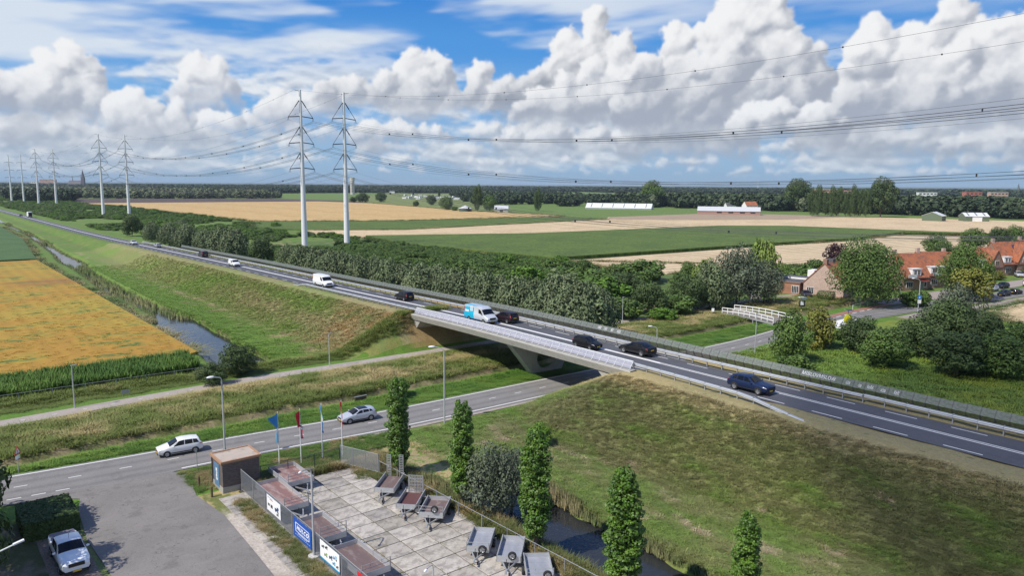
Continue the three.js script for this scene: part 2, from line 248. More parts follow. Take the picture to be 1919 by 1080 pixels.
function landY(X, Z) {
  const h = roadY(Z), ax = X < 0 ? -X - 6.7 : X - 6.6;
  let dz = 0; if (Z > -82 && Z < -36) dz = Math.min((Z + 82) * 2.7, -36 - Z);
  const d = Math.hypot(Math.max(ax, 0), Math.max(dz, 0));
  let y = Math.max(0, h - d / 2.1);
  const foot = d / 2.1 - h; if (foot > -0.5 && foot < 0.5) y = (0.5 - foot) ** 2 / 2;                    // rounded foot of the slope
  if (Z > -74 && Z < DITCH_Z) y = Math.max(y, 0) + 0.12 * Math.sin((Z + 74) / 13 * Math.PI);
  const flat = smooth(3.6, 5, Math.abs(Z - lineZ(LOWP, X))) * (X < 84 ? smooth(1.5, 2.6, Math.abs(Z - lineZ(PATHP, X))) : 1) * (X > -59.5 && X < -46 && Z > -52 ? 0 : 1);
  if (flat < 1 && y > -0.3 && y < 0.4) y *= flat;
  if (Z > -120 && Z < 12) y += flat * (0.05 * vnoise(X * 0.7, Z * 0.7) + 0.07 * vnoise(X * 0.23 + 5, Z * 0.23));
  // water courses
  const cut = (dist, half) => { if (dist < half + 2.0) y = Math.min(y, -1.5 + Math.max(0, dist - half + 0.55) * 1.15); };
  if (X < 95) cut(Math.abs(Z - DITCH_Z - 0.2 * vnoise(X * 0.12, 3)), 0.75);
  if (Z < -84 && Z > -700) cut(Math.hypot(Math.max(0, Math.abs(X - channelX(Z)) - channelW(Z) + 0.0), Z > -86 ? (Z + 86) * 0.8 : 0) + 0.25 * vnoise(Z * 0.5, 9), 0.3);
  if (Z > -34) cut(Math.hypot(Math.max(0, Math.abs(X + 29.9) - 2.7), Z < -31 ? (-31 - Z) : 0) + 0.3 * vnoise(Z * 0.6, 4), 0.3);
  return y;
}
// ---------------------------------------------------------------- ground, one sheet to the horizon
const P = { lush: [0.085, 0.175, 0.014], green: [0.105, 0.17, 0.024], olive: [0.14, 0.155, 0.042], dull: [0.125, 0.132, 0.044], dry: [0.235, 0.2, 0.095], tan: [0.29, 0.235, 0.12], straw: [0.36, 0.285, 0.13], rust: [0.33, 0.215, 0.09], bare: [0.36, 0.265, 0.185], dirt: [0.2, 0.165, 0.125], gravel: [0.43, 0.375, 0.315], dark: [0.045, 0.08, 0.018], mud: [0.1, 0.08, 0.05] };
function groundColor(X, Z) {
  const n1 = gfbm(X * 0.045, Z * 0.045, 3), n2 = gfbm(X * 0.3 + 40, Z * 0.22, 4), n3 = gfbm(X * 1.9, Z * 1.9 + 9, 3), n4 = gnoise(X * 7, Z * 7);
  let c;
  if (Z < -78.9 && X < 8 && X > (Z > -84.5 ? -17 + 3 * gnoise(X * 0.3, Z * 0.6) : channelX(Z))) {                                  // slope left of the bridge
    c = mul3(mix3(P.green, P.olive, smooth(-0.5, 0.5, n1 + n3 * 0.5)), 1.22);
    const near = smooth(-112, -84, Z) * smooth(-24, -16, X), crest = smooth(-9.5, -6.8, X), track = Math.exp(-(((X + 13.2 + 0.02 * (Z + 90)) / 2.4) ** 2)) * smooth(-190, -120, Z);
    c = mix3(c, P.tan, clamp(smooth(-0.2, 0.95, 0.5 * n2 + 0.6 * n3 + 0.75 * near + 0.5 * crest + 0.65 * track - 0.1) * 0.8));
    c = mix3(c, P.rust, clamp(near * smooth(-0.05, 0.4, n2 + 0.3 * n3 + 0.35 * near - 0.2)) * 0.75);
    c = mix3(c, P.lush, smooth(-17, -21, X) * smooth(-0.55, 0.15, n3 + n1) * 0.8);
    c = mix3(c, P.tan, smooth(-16, -18, X) * smooth(-23, -19, X) * smooth(0.1, 0.45, n2 + 0.2 * n3) * 0.9);
  } else if (Z > -47.5 && X < 6.5 && X > -33) {                                  // slope right of the bridge
    const m2 = gfbm(X * 0.5 + 11, Z * 0.16, 4);
    c = mix3(P.olive, P.dull, smooth(-0.5, 0.5, n1 + 0.5 * n3)); c = mul3(c, 0.95);
    c = mix3(c, P.green, smooth(0.0, 0.6, -m2 + 0.6 * n3 + 0.45 * smooth(-15, -22, X)) * 0.85);
    c = mix3(c, P.dry, smooth(-0.25, 0.95, 0.5 * m2 + 0.7 * n3) * 0.52);
    c = mix3(c, P.tan, smooth(-9.6, -7.2, X + 1.6 * n3) * 0.75);
    c = mix3(c, P.straw, smooth(-8.6, -7, X + 1.4 * n3) * smooth(-24, -35, Z) * 0.7);
    const bz = Math.exp(-(((X + 21.5) / 4) ** 2)); c = mix3(c, P.bare, smooth(0.16, 0.5, gfbm(X * 0.55, Z * 0.3 + 80, 4) + 0.4 * n3 - 0.34 * (1 - bz)) * 0.7);
    c = mix3(c, P.dark, smooth(0.52, 0.66, gfbm(X * 0.9 + 3, Z * 0.9, 2)) * 0.6);
    c = mix3(c, P.lush, smooth(-38, -45, Z) * smooth(-0.3, 0.3, n2) * 0.75);
  } else {
    c = mix3(P.green, P.lush, smooth(-0.35, 0.35, n1 + 0.4 * n2));
    c = mix3(c, P.olive, smooth(0.05, 0.5, n2 + 0.3 * n3) * 0.7);
  }
  if (X < 110) {                                                                   // verges and banks along the lower road and the path
    if (Z < -54.5 && Z > -60.4) c = mix3(c, P.lush, 0.9);
    if (Z <= -60.4 && Z > -74.4) { c = mix3(mix3(P.olive, P.tan, smooth(-0.3, 0.35, n2 + 0.3 * n3)), P.mud, 0.15); }
    if (Z <= -77.6 && Z > -84 && X < -9) c = mix3(c, P.lush, 0.55);
    if (Z <= -78.3 && Z > -84.5 && X >= -9 && X < 9) c = mix3(c, mix3(P.rust, P.straw, smooth(-0.2, 0.4, n2)), 0.75 * smooth(-9, -6, X + 2 * n2));
  }
  if (X > -36.5 && X < -33.4 && Z > -43 && Z < 12) c = mix3(P.olive, P.tan, smooth(-0.3, 0.4, n2 + 0.3 * n3));
  if (X > -38.5 && X < -29 && Z > -48.5 && Z < -33) c = mix3(mix3(P.straw, P.tan, smooth(-0.4, 0.4, n2)), P.green, smooth(0.1, 0.4, n3 + n1));
  if (X < -36 && X > -50.2 && Z > -49.3 && Z < -42) c = mix3(P.lush, mix3(P.dirt, P.gravel, 0.5), clamp(smooth(-44.2, -42.6, Z + n3 * 0.5) * smooth(-46, -44, X)));
  if (X < -46.7 && X > -50.6 && Z > -43) { const gx = smooth(-48.3, -48.8, X + 0.5 * n2 + 0.25 * n3) * smooth(-39.5, -36.5, Z + n3); c = mix3(mix3(P.olive, P.straw, smooth(-0.1, 0.4, n2 + n3 * 0.4)), mix3(mul3(P.gravel, 1 + 0.1 * n3), P.dirt, smooth(0.0, 0.6, n2 + 0.4 * n3) * 0.5), gx); }
  if (X < -57 && Z > -46 && Z < 20) { c = mix3(mul3([0.19, 0.155, 0.125], 1 + 0.25 * n4), P.olive, smooth(0.2, 0.6, n2)); if (X > -58.9) c = mix3(c, P.green, 0.7); if (X < -61.6) c = mix3([0.07, 0.085, 0.03], P.dirt, smooth(-0.2, 0.4, n2)); }  // far left: shade of the trees put into the ground colour, mixed with dirt
  if (X > 14 && Z > -46 && Z < 40) { c = mix3(mix3(P.green, [0.16, 0.2, 0.022], smooth(-0.2, 0.5, n2 + n1)), P.dark, smooth(0.2, 0.6, gfbm(X * 0.4, Z * 0.4 + 50, 3)) * 0.5); c = mix3(c, P.lush, smooth(22, 15, X) * 0.7); }
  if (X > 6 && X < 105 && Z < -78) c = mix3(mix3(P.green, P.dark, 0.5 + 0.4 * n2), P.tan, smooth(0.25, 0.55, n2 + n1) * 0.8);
  return mul3(c, 1 + 0.16 * n3 + 0.26 * n4 + 0.12 * gnoise(X * 17, Z * 17));
}
const NEAR = [-76, -112, 96, 124], MID = [-122, -300, 262, 320];                    // x, z, width, depth of the two painted sheets
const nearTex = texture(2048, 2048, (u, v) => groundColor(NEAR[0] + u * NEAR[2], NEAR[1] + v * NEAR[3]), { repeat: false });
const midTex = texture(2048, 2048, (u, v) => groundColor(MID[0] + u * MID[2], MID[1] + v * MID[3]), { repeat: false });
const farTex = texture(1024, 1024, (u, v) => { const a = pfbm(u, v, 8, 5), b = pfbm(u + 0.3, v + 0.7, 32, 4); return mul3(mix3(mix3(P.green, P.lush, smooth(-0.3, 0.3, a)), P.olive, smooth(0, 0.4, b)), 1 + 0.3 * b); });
for (const t of [nearTex, midTex]) t.wrapS = t.wrapT = THREE.ClampToEdgeWrapping;
{
  const grid = (from, spans) => { const a = [from]; let p = from; for (const [to, s0, g] of spans) { let s = s0; while (p < to - 1e-6) { p = Math.min(to, p + s); a.push(p); s *= g; } } return a; };
  const neg = a => a.map(v => -v).reverse();
  const xs = [...neg(grid(76, [[122, 1.2, 1], [9000, 3, 1.17]])), ...grid(-76, [[20, 0.6, 1], [140, 1.2, 1], [9000, 2.5, 1.16]]).slice(1)];
  const zs = [...neg(grid(112, [[300, 1.3, 1], [12000, 3, 1.14]])), ...grid(-112, [[12, 0.6, 1], [20, 1.5, 1], [600, 4, 1.3]]).slice(1)];
  const inside = (b, x, z) => x > b[0] && x < b[0] + b[2] && z > b[1] && z < b[1] + b[3];
  const geos = [0, 1, 2].map(() => ({ pos: [], uv: [], idx: [], map: new Map() }));
  const ys = new Float32Array(xs.length * zs.length);
  const under = (X, Z) => { let y = landY(X, Z); const near = y; if (Math.abs(X) < 4.6 && Z < -28) y -= 0.12; else if (Math.abs(X) < 4.3) y -= 0.12; if (X < -34.5 && X > -46.8 && Z > -42.4 && Z < 14) y = -0.16; return y; };
  zs.forEach((Z, j) => xs.forEach((X, i) => { ys[j * xs.length + i] = under(X, Z) - (Math.abs(X) > 400 || Z < -500 ? 0.02 : 0); }));
  for (let j = 0; j < zs.length - 1; j++) for (let i = 0; i < xs.length - 1; i++) {
    const cx = (xs[i] + xs[i + 1]) / 2, cz = (zs[j] + zs[j + 1]) / 2, k = inside(NEAR, cx, cz) ? 0 : inside(MID, cx, cz) ? 1 : 2, g = geos[k];
    const v = (a, b) => { const key = b * xs.length + a; let n = g.map.get(key); if (n === undefined) { n = g.pos.length / 3; g.map.set(key, n); g.pos.push(xs[a], ys[key], zs[b]); const bx = k === 0 ? NEAR : MID; if (k < 2) g.uv.push((xs[a] - bx[0]) / bx[2], (zs[b] - bx[1]) / bx[3]); else g.uv.push(xs[a] / 60, zs[b] / 60); } return n; };
    const a = v(i, j), b = v(i + 1, j), c = v(i, j + 1), d = v(i + 1, j + 1); g.idx.push(a, c, b, b, c, d);
  }
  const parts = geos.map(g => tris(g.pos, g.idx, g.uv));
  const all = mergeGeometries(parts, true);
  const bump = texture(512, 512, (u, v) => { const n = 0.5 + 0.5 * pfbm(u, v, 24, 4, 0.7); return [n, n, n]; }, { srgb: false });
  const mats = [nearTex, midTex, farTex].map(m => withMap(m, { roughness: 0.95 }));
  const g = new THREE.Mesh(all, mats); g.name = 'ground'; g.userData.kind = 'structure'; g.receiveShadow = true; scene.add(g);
}
// water in the ditch and the canals: one sheet each, a little below the banks
{
  const m = new THREE.MeshPhysicalMaterial({ color: lin(0.028, 0.03, 0.03), roughness: 0.04, ior: 1.33, specularIntensity: 1 });
  const nm = texture(512, 512, (u, v) => { const a = 0.5 + 0.5 * pfbm(u, v, 12, 4); return [a, a, a]; }, { srgb: false }); m.bumpMap = nm; m.bumpScale = 0.008;
  const W = (pts, half) => ribbon(pts, half, () => -0.82, 4);
  struct('canal_water', W([[-29.9, -36], [-29.9, 40]], 4.6), m);
  struct('canal_water', W(spline(CH.z.map((z, i) => [CH.x[i], z]), 8), 5.2), m);
  struct('ditch_water', W([[-160, DITCH_Z], [96, DITCH_Z]], 2.7), m);
}
// ---------------------------------------------------------------- roads, path, markings
function asphaltTex(base, f = 48, tracks = 0) { return texture(1024, 1024, (u, v) => { const n = pfbm(u, v, 6, 5), g = pfbm(u + 0.2, v, 128, 3, 0.8), s = smooth(0.32, 0.5, pfbm(u + 0.5, v + 0.1, 10, 3)); return mul3(base, 1 + 0.1 * n + 0.22 * g - 0.1 * s); }); }
const M = {};
M.oldAsphalt = withMap(asphaltTex([0.215, 0.205, 0.2]), { roughness: 0.92 });
M.laneAsphalt = withMap(texture(1024, 1024, (u, v) => { const n = pfbm(u, v, 6, 5), g = pfbm(u + 0.2, v, 128, 3, 0.8), X = u * 12, t = [0.75, 2.35, 4.35, 5.95].reduce((a, c) => a + Math.exp(-(((X - c + 0.1 * n) / 0.36) ** 2)), 0), s = smooth(0.32, 0.5, pfbm(u + 0.5, v + 0.1, 10, 3)); return mul3([0.2, 0.19, 0.18], (1 + 0.1 * n + 0.22 * g - 0.1 * s) * (1 - 0.2 * clamp(t))); }), { roughness: 0.92 });
M.darkAsphalt = withMap(asphaltTex([0.082, 0.084, 0.096]), { roughness: 0.85 });
M.yardAsphalt = withMap(texture(1024, 1024, (u, v) => { const n = pfbm(u, v, 4, 5), g = pfbm(u + 0.2, v, 128, 3, 0.8), a = Math.abs(pfbm(u + 0.1, v + 0.6, 5, 4)); const crack = Math.abs(pfbm(u + 0.37, v + 0.11, 7, 4)) < 0.008 ? 0.6 : 1, st = smooth(0.3, 0.5, pfbm(u + 0.7, v + 0.2, 9, 4)); return mul3([0.195, 0.18, 0.166], (1 + 0.2 * n + 0.2 * g + 0.16 * (0.1 - a) - 0.16 * st) * crack); }), { roughness: 0.95 });
M.path = withMap(texture(512, 512, (u, v) => { const g = pfbm(u, v, 64, 4, 0.8), n = pfbm(u, v, 4, 4); return mul3([0.33, 0.285, 0.25], 1 + 0.15 * n + 0.3 * g); }), { roughness: 0.95 });
M.paint = withMap(texture(256, 256, (u, v) => { const g = pfbm(u, v, 32, 4, 0.8); return mul3([0.72, 0.71, 0.68], 1 + 0.12 * g - 0.25 * smooth(0.3, 0.6, g)); }), { roughness: 0.7 });
M.wornPaint = withMap(texture(256, 256, (u, v) => { const g = pfbm(u, v, 40, 4, 0.8); return mix3([0.62, 0.6, 0.57], [0.25, 0.24, 0.23], smooth(0.05, 0.4, g)); }), { roughness: 0.8 });
M.redTile = withMap(texture(256, 256, (u, v) => { const g = pfbm(u, v, 32, 4, 0.8); return mul3([0.3, 0.15, 0.115], 1 + 0.25 * g); }), { roughness: 0.9 });
M.paving = withMap(texture(512, 512, (u, v) => { const g = pfbm(u, v, 48, 4, 0.8), j = (u * 20 % 1 < 0.08 || (v * 20 + (Math.floor(u * 20) & 1) * 0.5) % 1 < 0.08) ? 0.75 : 1; return mul3([0.32, 0.27, 0.24], (1 + 0.2 * g) * j); }), { roughness: 0.95 });
// the raised road: one ribbon of tarmac, slightly cambered, with double centre line and dashed edges
const zline = (from, to, step) => { const a = []; for (let z = from; z > to; z -= step) a.push(z); a.push(to); return a; };
const hwPts = zline(45, -1600, 3);
const hwX = Z => (Z < -500 ? -(((-Z - 500) / 100) ** 2) * 0.12 : 0);
const hwY = (X, Z) => roadY(Z) - Math.abs(X) * 0.012;
const hwStrip = (x0, x1, zs, lift, perM = 1) => strip(zs.map(z => [hwX(z) + x0, z]), zs.map(z => [hwX(z) + x1, z]), (X, Z) => hwY(X - hwX(Z), Z) + lift, perM);
struct('raised_road', merge([hwStrip(-3.45, 0, hwPts, 0, 12), hwStrip(0, 3.35, hwPts, 0, 12)]), M.darkAsphalt);
{
  const segs = [hwStrip(-0.26, -0.1, hwPts, 0.006), hwStrip(0.1, 0.26, hwPts, 0.006)];
  segs.push(hwStrip(-0.1, 0.1, zline(-36, -1600, 3), 0.005));
  struct('road_marking_centre', merge(segs), M.paint);
  const left = [], right = [];
  for (let z = 45; z > -900; z -= 5.7) {
    const o = z - 45;
    left.push(hwStrip(-2.98, -2.84, [-6.95 + o + 51.3 - 0.0, -9.85 + o + 51.3], 0.006)); right.push(hwStrip(2.42, 2.56, [-2.75 + o + 45.6, -5.6 + o + 45.6], 0.006));
  }
  struct('road_marking_edge', merge(left), M.paint); struct('road_marking_edge', merge(right), M.paint);
}
// the lower road
const LOW = spline(LOWP, 1.5);
const lowY = (X, Z) => 0.06;
struct('lower_road', ribbon(LOW, 3.35, lowY, 12), M.laneAsphalt);
{
  const X0 = p => p[0], seg = (a, b) => LOW.filter(p => p[0] >= a && p[0] <= b);
  struct('road_marking_edge', merge([ribbon(LOW.filter(p => p[0] < 56), 0.09, () => 0.066, 1, -2.93 * -1), ribbon(seg(-50.2, 44), 0.09, () => 0.066, 1, -2.93)]), M.paint);
  const dash = []; let d = 0, fine = spline(LOW, 0.25);
  for (let i = 1; i < fine.length - 5; i++) { const k = Math.round((fine[i][0] + 41.85) / 3.98 * 1e3) / 1e3; if (fine[i][0] > -70 && fine[i][0] < 62 && Math.abs(k - Math.round(k)) < 0.03) { dash.push(ribbon([fine[i], fine[i + 4]], 0.055, () => 0.066)); i += 4; } }
  struct('road_marking_dashes', merge(dash), M.paint);
  const give = []; for (let x = -62.5; x < -57.5; x += 1.7) give.push(ribbon([[x, -50.95 - (x + 57.5) * -0.11 * 0 - 0.1 * (-57.5 - x)], [x + 1, -50.95 - 0.1 * (-58.5 - x)]], 0.06, () => 0.068)); struct('road_marking_dashes', merge(give), M.paint);
}
// pale concrete kerb strip and rubble on the near side of the lower road
struct('kerb_strip', ribbon(LOW.filter(p => p[0] > -33 && p[0] < 6), 0.32, () => 0.045, 3, -3.75), M.path);
// side road into the yard
struct('side_road', slabOf([[-50.2, -49.6], [-49.5, -48.5], [-49.7, -46], [-50.15, -43], [-49.6, -38], [-49.9, -30], [-50.3, -22], [-50.3, 12], [-57.9, 12], [-58.2, -28], [-58.7, -40], [-58.3, -45.6], [-57.8, -48.2], [-59.5, -49.6], [-63, -50.4], [-63, -51.6], [-50.2, -50.6]], 0.055, 0.04, 10), M.yardAsphalt);
// cycle path
const PATH = spline(PATHP, 1.5);
struct('cycle_path', ribbon(PATH, 1.3, () => 0.07, 6), M.path);
{ const d = []; for (let i = 2; i < PATH.length - 3; i += 2) d.push(ribbon([[lerp(PATH[i][0], PATH[i + 1][0], 0.1), lerp(PATH[i][1], PATH[i + 1][1], 0.1)], [lerp(PATH[i][0], PATH[i + 1][0], 0.4), lerp(PATH[i][1], PATH[i + 1][1], 0.4)]], 0.05, () => 0.077)); struct('path_marking', merge(d), M.paint); }
// ---------------------------------------------------------------- bridge, guardrails, screens
M.concrete = withMap(texture(1024, 1024, (u, v) => { const n = pfbm(u, v, 5, 5), g = pfbm(u, v, 90, 3, 0.8), st = smooth(0.1, 0.5, pfbm(u * 1, v * 1 + 0.3, 14, 3)); return mul3(mix3([0.36, 0.345, 0.31], [0.25, 0.245, 0.22], st * 0.5), 1 + 0.12 * n + 0.12 * g); }), { roughness: 0.92 });
M.galv = withMap(texture(256, 256, (u, v) => { const n = pfbm(u, v, 8, 4), g = pfbm(u, v, 40, 3); return mul3([0.46, 0.475, 0.49], 1 + 0.16 * n + 0.1 * g); }), { roughness: 0.42, metalness: 0.55 });
M.galvDull = withMap(texture(256, 256, (u, v) => { const n = pfbm(u, v, 8, 4), g = pfbm(u, v, 40, 3); return mul3([0.36, 0.37, 0.375], 1 + 0.2 * n + 0.14 * g); }), { roughness: 0.6, metalness: 0.3 });
M.white = std([0.78, 0.78, 0.77], { roughness: 0.5 });
M.darkMetal = std([0.06, 0.062, 0.065], { roughness: 0.6 });
M.rubber = std([0.022, 0.022, 0.023], { roughness: 0.85 });
M.black = std([0.012, 0.012, 0.013], { roughness: 0.5 });
{
  const zs = zline(-35.2, -81.2, 2), bridge = thing('road_bridge', 'grey concrete road bridge carrying the raised road over the lower road', 'bridge');
  const sweep = (prof, close) => { const pos = [], uv = [], idx = [], n = prof.length; zs.forEach((z, i) => prof.forEach(([x, y], k) => { pos.push(x, roadY(z) + y, z); uv.push(z / 6, k * 0.25 + x / 6); if (i && (k < n - 1 || close)) { const a = (i - 1) * n + k, b = (i - 1) * n + (k + 1) % n; idx.push(a, b, a + n, b, b + n, a + n); } })); const g = tris(pos, idx, uv).toNonIndexed(); g.computeVertexNormals(); return g; };
  part('deck', sweep([[-4.6, -0.06], [-4.6, -1.05], [4.6, -1.05], [4.6, -0.06]], true), M.concrete, bridge);
  for (const s of [-1, 1]) { const pr = [[4.62, 0.0], [5.0, 0.06], [5.15, 0.14], [6.05, 0.10], [6.14, 0.0], [5.86, -0.82], [4.62, -1.06]].map(([x, y]) => [x * s, y]); part('edge_beam', sweep(s > 0 ? pr.reverse() : pr, true), M.concrete, bridge); }
  // pier: a wall that narrows downwards, with a round opening
  const sh = new THREE.Shape(); sh.moveTo(-1.4, -0.6); sh.lineTo(3.0, -0.6); sh.lineTo(3.35, 0.2); sh.lineTo(5.4, 4.45); sh.lineTo(-5.75, 4.45); sh.closePath();
  const hole = new THREE.Path(); hole.absellipse(0.95, 2.05, 2.25, 1.72, 0, Math.PI * 2, true); sh.holes.push(hole);
  const pg = new THREE.ExtrudeGeometry(sh, { depth: 1.0, bevelEnabled: true, bevelSize: 0.05, bevelThickness: 0.05, bevelSegments: 1, curveSegments: 24 }); pg.translate(0, 0, -57.4);
  { const u = pg.attributes.uv; for (let i = 0; i < u.count; i++) u.setXY(i, u.getX(i) / 6, u.getY(i) / 6); }
  part('pier', pg, M.concrete, bridge);
  const wedge = (pts, x0, x1) => { const s = new THREE.Shape(pts.map(p => new THREE.Vector2(...p))), g = new THREE.ExtrudeGeometry(s, { depth: x1 - x0, bevelEnabled: false }); g.rotateY(-Math.PI / 2); g.translate(x1, 0, 0); const u = g.attributes.uv; for (let i = 0; i < u.count; i++) u.setXY(i, u.getX(i) / 6, u.getY(i) / 6); return g; };
  const zW = (pts, a, b) => wedge(pts.map(([z, y]) => [z, y]), a, b);
  part('abutment', zW([[-81.4, 4.35], [-79.3, 4.35], [-81.3, 2.2], [-84, 2.2], [-84, 4.35]], -5.7, 5.7), M.concrete, bridge);
  part('abutment', zW([[-34.5, 4.15], [-40.4, 4.3], [-36.6, 1.0], [-34.5, 1.0]], -5.75, 5.75), M.concrete, bridge);
  // near side screen of milky panels, leaning in over the ledge, under a white rail
  M.milky = new THREE.MeshPhysicalMaterial({ color: lin(0.5, 0.5, 0.58), roughness: 0.3, transparent: true, opacity: 0.55, side: THREE.DoubleSide });
  const N = 38, dz = (81.0 - 35.6) / N, pane = quad([-5.66, 0.3, 0], [-5.66, 0.3, -dz + 0.05], [-5.2, 0.98, -dz + 0.05], [-5.2, 0.98, 0]), cap = box(0.2, 0.06, dz - 0.05, -5.16, 1.03, -dz / 2), stile = merge([beam([-6.0, 0.12, 0.02], [-5.7, 0.26, 0.02], 0.035, 0.05), beam([-5.7, 0.26, 0.02], [-5.2, 1.02, 0.02], 0.035, 0.05)]);
  const scr = thing('parapet_screen', 'row of milky leaning glass panels along the near edge of the bridge', 'parapet');
  for (let i = 0; i < N; i++) { const z = -35.6 - i * dz, y0 = roadY(z), slope = Math.atan2(roadY(z - dz) - y0, dz); for (const [n, g, m] of [['pane', pane, M.milky], ['stile', stile, M.white], ['rail', cap, M.white]]) { const q = part(n, g, m, scr); q.position.set(0, y0, z); q.rotation.x = slope; } }
}
// guardrails: post, spacer and beam every few metres
function guardrail(label, xOf, z0, z1, step, yOff = () => 0, group) {
  const g = thing('guardrail', label, 'guardrail', [0, 0], 0, group);
  const prof = [[0.0, 0.52], [0.05, 0.56], [0.05, 0.6], [0.0, 0.64], [0.05, 0.68], [0.05, 0.74], [0.0, 0.78]];
  for (let z = z0; z > z1; z -= step) {
    const zb = Math.max(z1, z - step) + 0.02, xa = xOf(z), xb = xOf(zb), ya = roadY(z) - 0.05 + yOff(z), yb = roadY(zb) - 0.05 + yOff(zb), pos = [], uv = [], idx = [];
    for (const s of [-1, 1]) { const o = pos.length / 3; prof.forEach(([d, y], k) => { pos.push(xa + s * (0.16 + d), ya + y, z, xb + s * (0.16 + d), yb + y, zb); uv.push(0, k * 0.2, 1, k * 0.2); if (k) { const a = o + 2 * k - 2; idx.push(a, a + 1, a + 2, a + 1, a + 3, a + 2); } }); }
    const o = pos.length / 3; pos.push(xa - 0.16, ya + 0.775, z, xb - 0.16, yb + 0.775, zb, xa + 0.16, ya + 0.775, z, xb + 0.16, yb + 0.775, zb); uv.push(0, 0, 1, 0, 0, 1, 1, 1); idx.push(o, o + 1, o + 2, o + 1, o + 3, o + 2);
    part('rail', tris(pos, idx, uv), M.galvSheet, g);
    const p = part('post', postGeo, M.galvDull, g); p.position.set(xa, ya, z);
  }
  return g;
}
M.galvSheet = withMap(M.galv.map, { roughness: 0.45, metalness: 0.3, side: THREE.DoubleSide, color: lin(1.05, 1.05, 1.05) });
const postGeo = merge([box(0.12, 1.1, 0.1, 0, 0.2, 0), box(0.3, 0.12, 0.08, 0, 0.79, 0)]);
guardrail('long steel guardrail along the far side of the raised road, below the screen', z => (z > -14 ? lerp(3.95, 3.75, (z + 14) / 20) : z > -40 ? lerp(3.3, 3.75, (z + 40) / 26) : 3.3), 16, -292, 2.0 * 1, undefined, undefined);
guardrail('short steel guardrail on the grass shoulder right of the bridge, sinking into the ground', z => -interp(-z, [12, 14, 18, 22, 29, 36], [6.45, 6.3, 5.85, 5.25, 4.85, 4.6]), -12, -36, 2.0, z => -0.86 * smooth(-22, -12, z));
guardrail('steel guardrail on the near shoulder left of the bridge', z => -interp(-z, [36, 60, 81, 105, 118, 130], [4.6, 4.75, 4.9, 4.6, 4.6, 4.8]), -36, -130, 2.0, z => -0.7 * smooth(-124, -130, z));
// the far screen: two tiers of panels, knee towards the road
{
  M.screenTop = withMap(texture(512, 256, (u, v) => { const n = pfbm(u, v, 6, 5), g = pfbm(u, v, 60, 3); return mul3(mix3([0.15, 0.165, 0.155], [0.09, 0.11, 0.088], smooth(-0.2, 0.5, n)), 1 + 0.15 * g); }), { roughness: 0.65, transparent: true, opacity: 0.9, side: THREE.DoubleSide });
  M.screenLow = withMap(texture(512, 256, (u, v) => { const n = pfbm(u, v, 6, 5), g = pfbm(u, v, 60, 3); return mul3(mix3([0.12, 0.12, 0.1], [0.07, 0.07, 0.05], smooth(-0.2, 0.4, n)), 1 + 0.2 * g); }), { roughness: 0.45, transparent: true, opacity: 0.8, side: THREE.DoubleSide });
  const dz = 1.14, up = quad([4.78, 0.98, 0], [4.78, 0.98, -dz + 0.05], [5.22, 1.62, -dz + 0.05], [5.22, 1.62, 0]), low = quad([5.3, 0.1, 0], [5.3, 0.1, -dz + 0.05], [4.79, 0.95, -dz + 0.05], [4.79, 0.95, 0]);
  const post = merge([beam([5.34, 0, 0.02], [4.78, 0.97, 0.02], 0.07, 0.1), beam([4.78, 0.97, 0.02], [5.24, 1.65, 0.02], 0.05, 0.07)]);
  const s = thing('roadside_screen', 'long kinked screen of grey-green panels along the far side of the raised road', 'noise screen');
  const base = part('footing', strip(zline(10, -262, 4).map(z => [5.0, z]), zline(10, -262, 4).map(z => [5.6, z]), (X, Z) => roadY(Z) + 0.05, 3), M.concrete, s);
  const N = Math.floor((262 - 8) / dz);
  for (let i = 0; i < N; i++) { const z = 6 - i * dz, y0 = roadY(z) - 0.02, slope = Math.atan2(roadY(z - dz) - roadY(z), dz); for (const [n, g, m] of [['panel', up, M.screenTop], ['lower_panel', low, M.screenLow], ['post', post, M.postDark ??= std([0.09, 0.09, 0.088], { roughness: 0.6 })]]) { const q = part(n, g, m, s); q.position.set(0, y0, z); q.rotation.x = slope; } }
  // white spray paint on the upper tier
  const spray = (text, z, w, h, seed) => {
    const c = document.createElement('canvas'); c.width = 512; c.height = 160; const x = c.getContext('2d'); x.fillStyle = '#000'; x.fillRect(0, 0, 512, 160); x.fillStyle = '#fff'; x.font = '120px sans-serif'; x.textBaseline = 'middle'; x.textAlign = 'center'; x.save(); x.translate(256, 84); const m = x.measureText(text).width || 300; x.scale(Math.min(1, 500 / m), 1); x.fillText(text, 0, 0); x.restore();
    const mask = new THREE.CanvasTexture(c); const mat = new THREE.MeshStandardMaterial({ color: lin(0.75, 0.75, 0.74), roughness: 0.7, alphaMap: mask, transparent: true, side: THREE.DoubleSide });
    const a = quad([4.77, 1.0, 0], [4.77, 1.0, -w], [4.77 + 0.44 * h, 1.0 + 0.62 * h, -w], [4.77 + 0.44 * h, 1.0 + 0.62 * h, 0]); const u = a.attributes.uv; u.setXY(0, 1, 0); u.setXY(1, 0, 0); u.setXY(2, 0, 1); u.setXY(3, 1, 1);
    a.translate(-0.012, 0.008, 0); const q = part('graffiti', a, mat, s, `white sprayed lettering reading ${text}`); q.position.set(0, roadY(z) - 0.02, z); q.rotation.x = Math.atan2(roadY(z - w) - roadY(z), w);
  };
  spray('MIBLOVMSLOW', -17.45, 3.75, 0.95); spray('GON', -15.75, 0.85, 0.8); spray('OM', -14.55, 0.85, 0.7); spray('KoRA', -13.4, 1.1, 0.9); spray('XOM', -12.2, 1.0, 0.75); spray('Kelt', -10.85, 1.2, 0.95);
  for (const [t, z] of [['WNM', -50.2], ['SOKE', -49.1], ['IMA', -47.9], ['NOES', -46.7]]) spray(t, z, 1.1, 1);
}
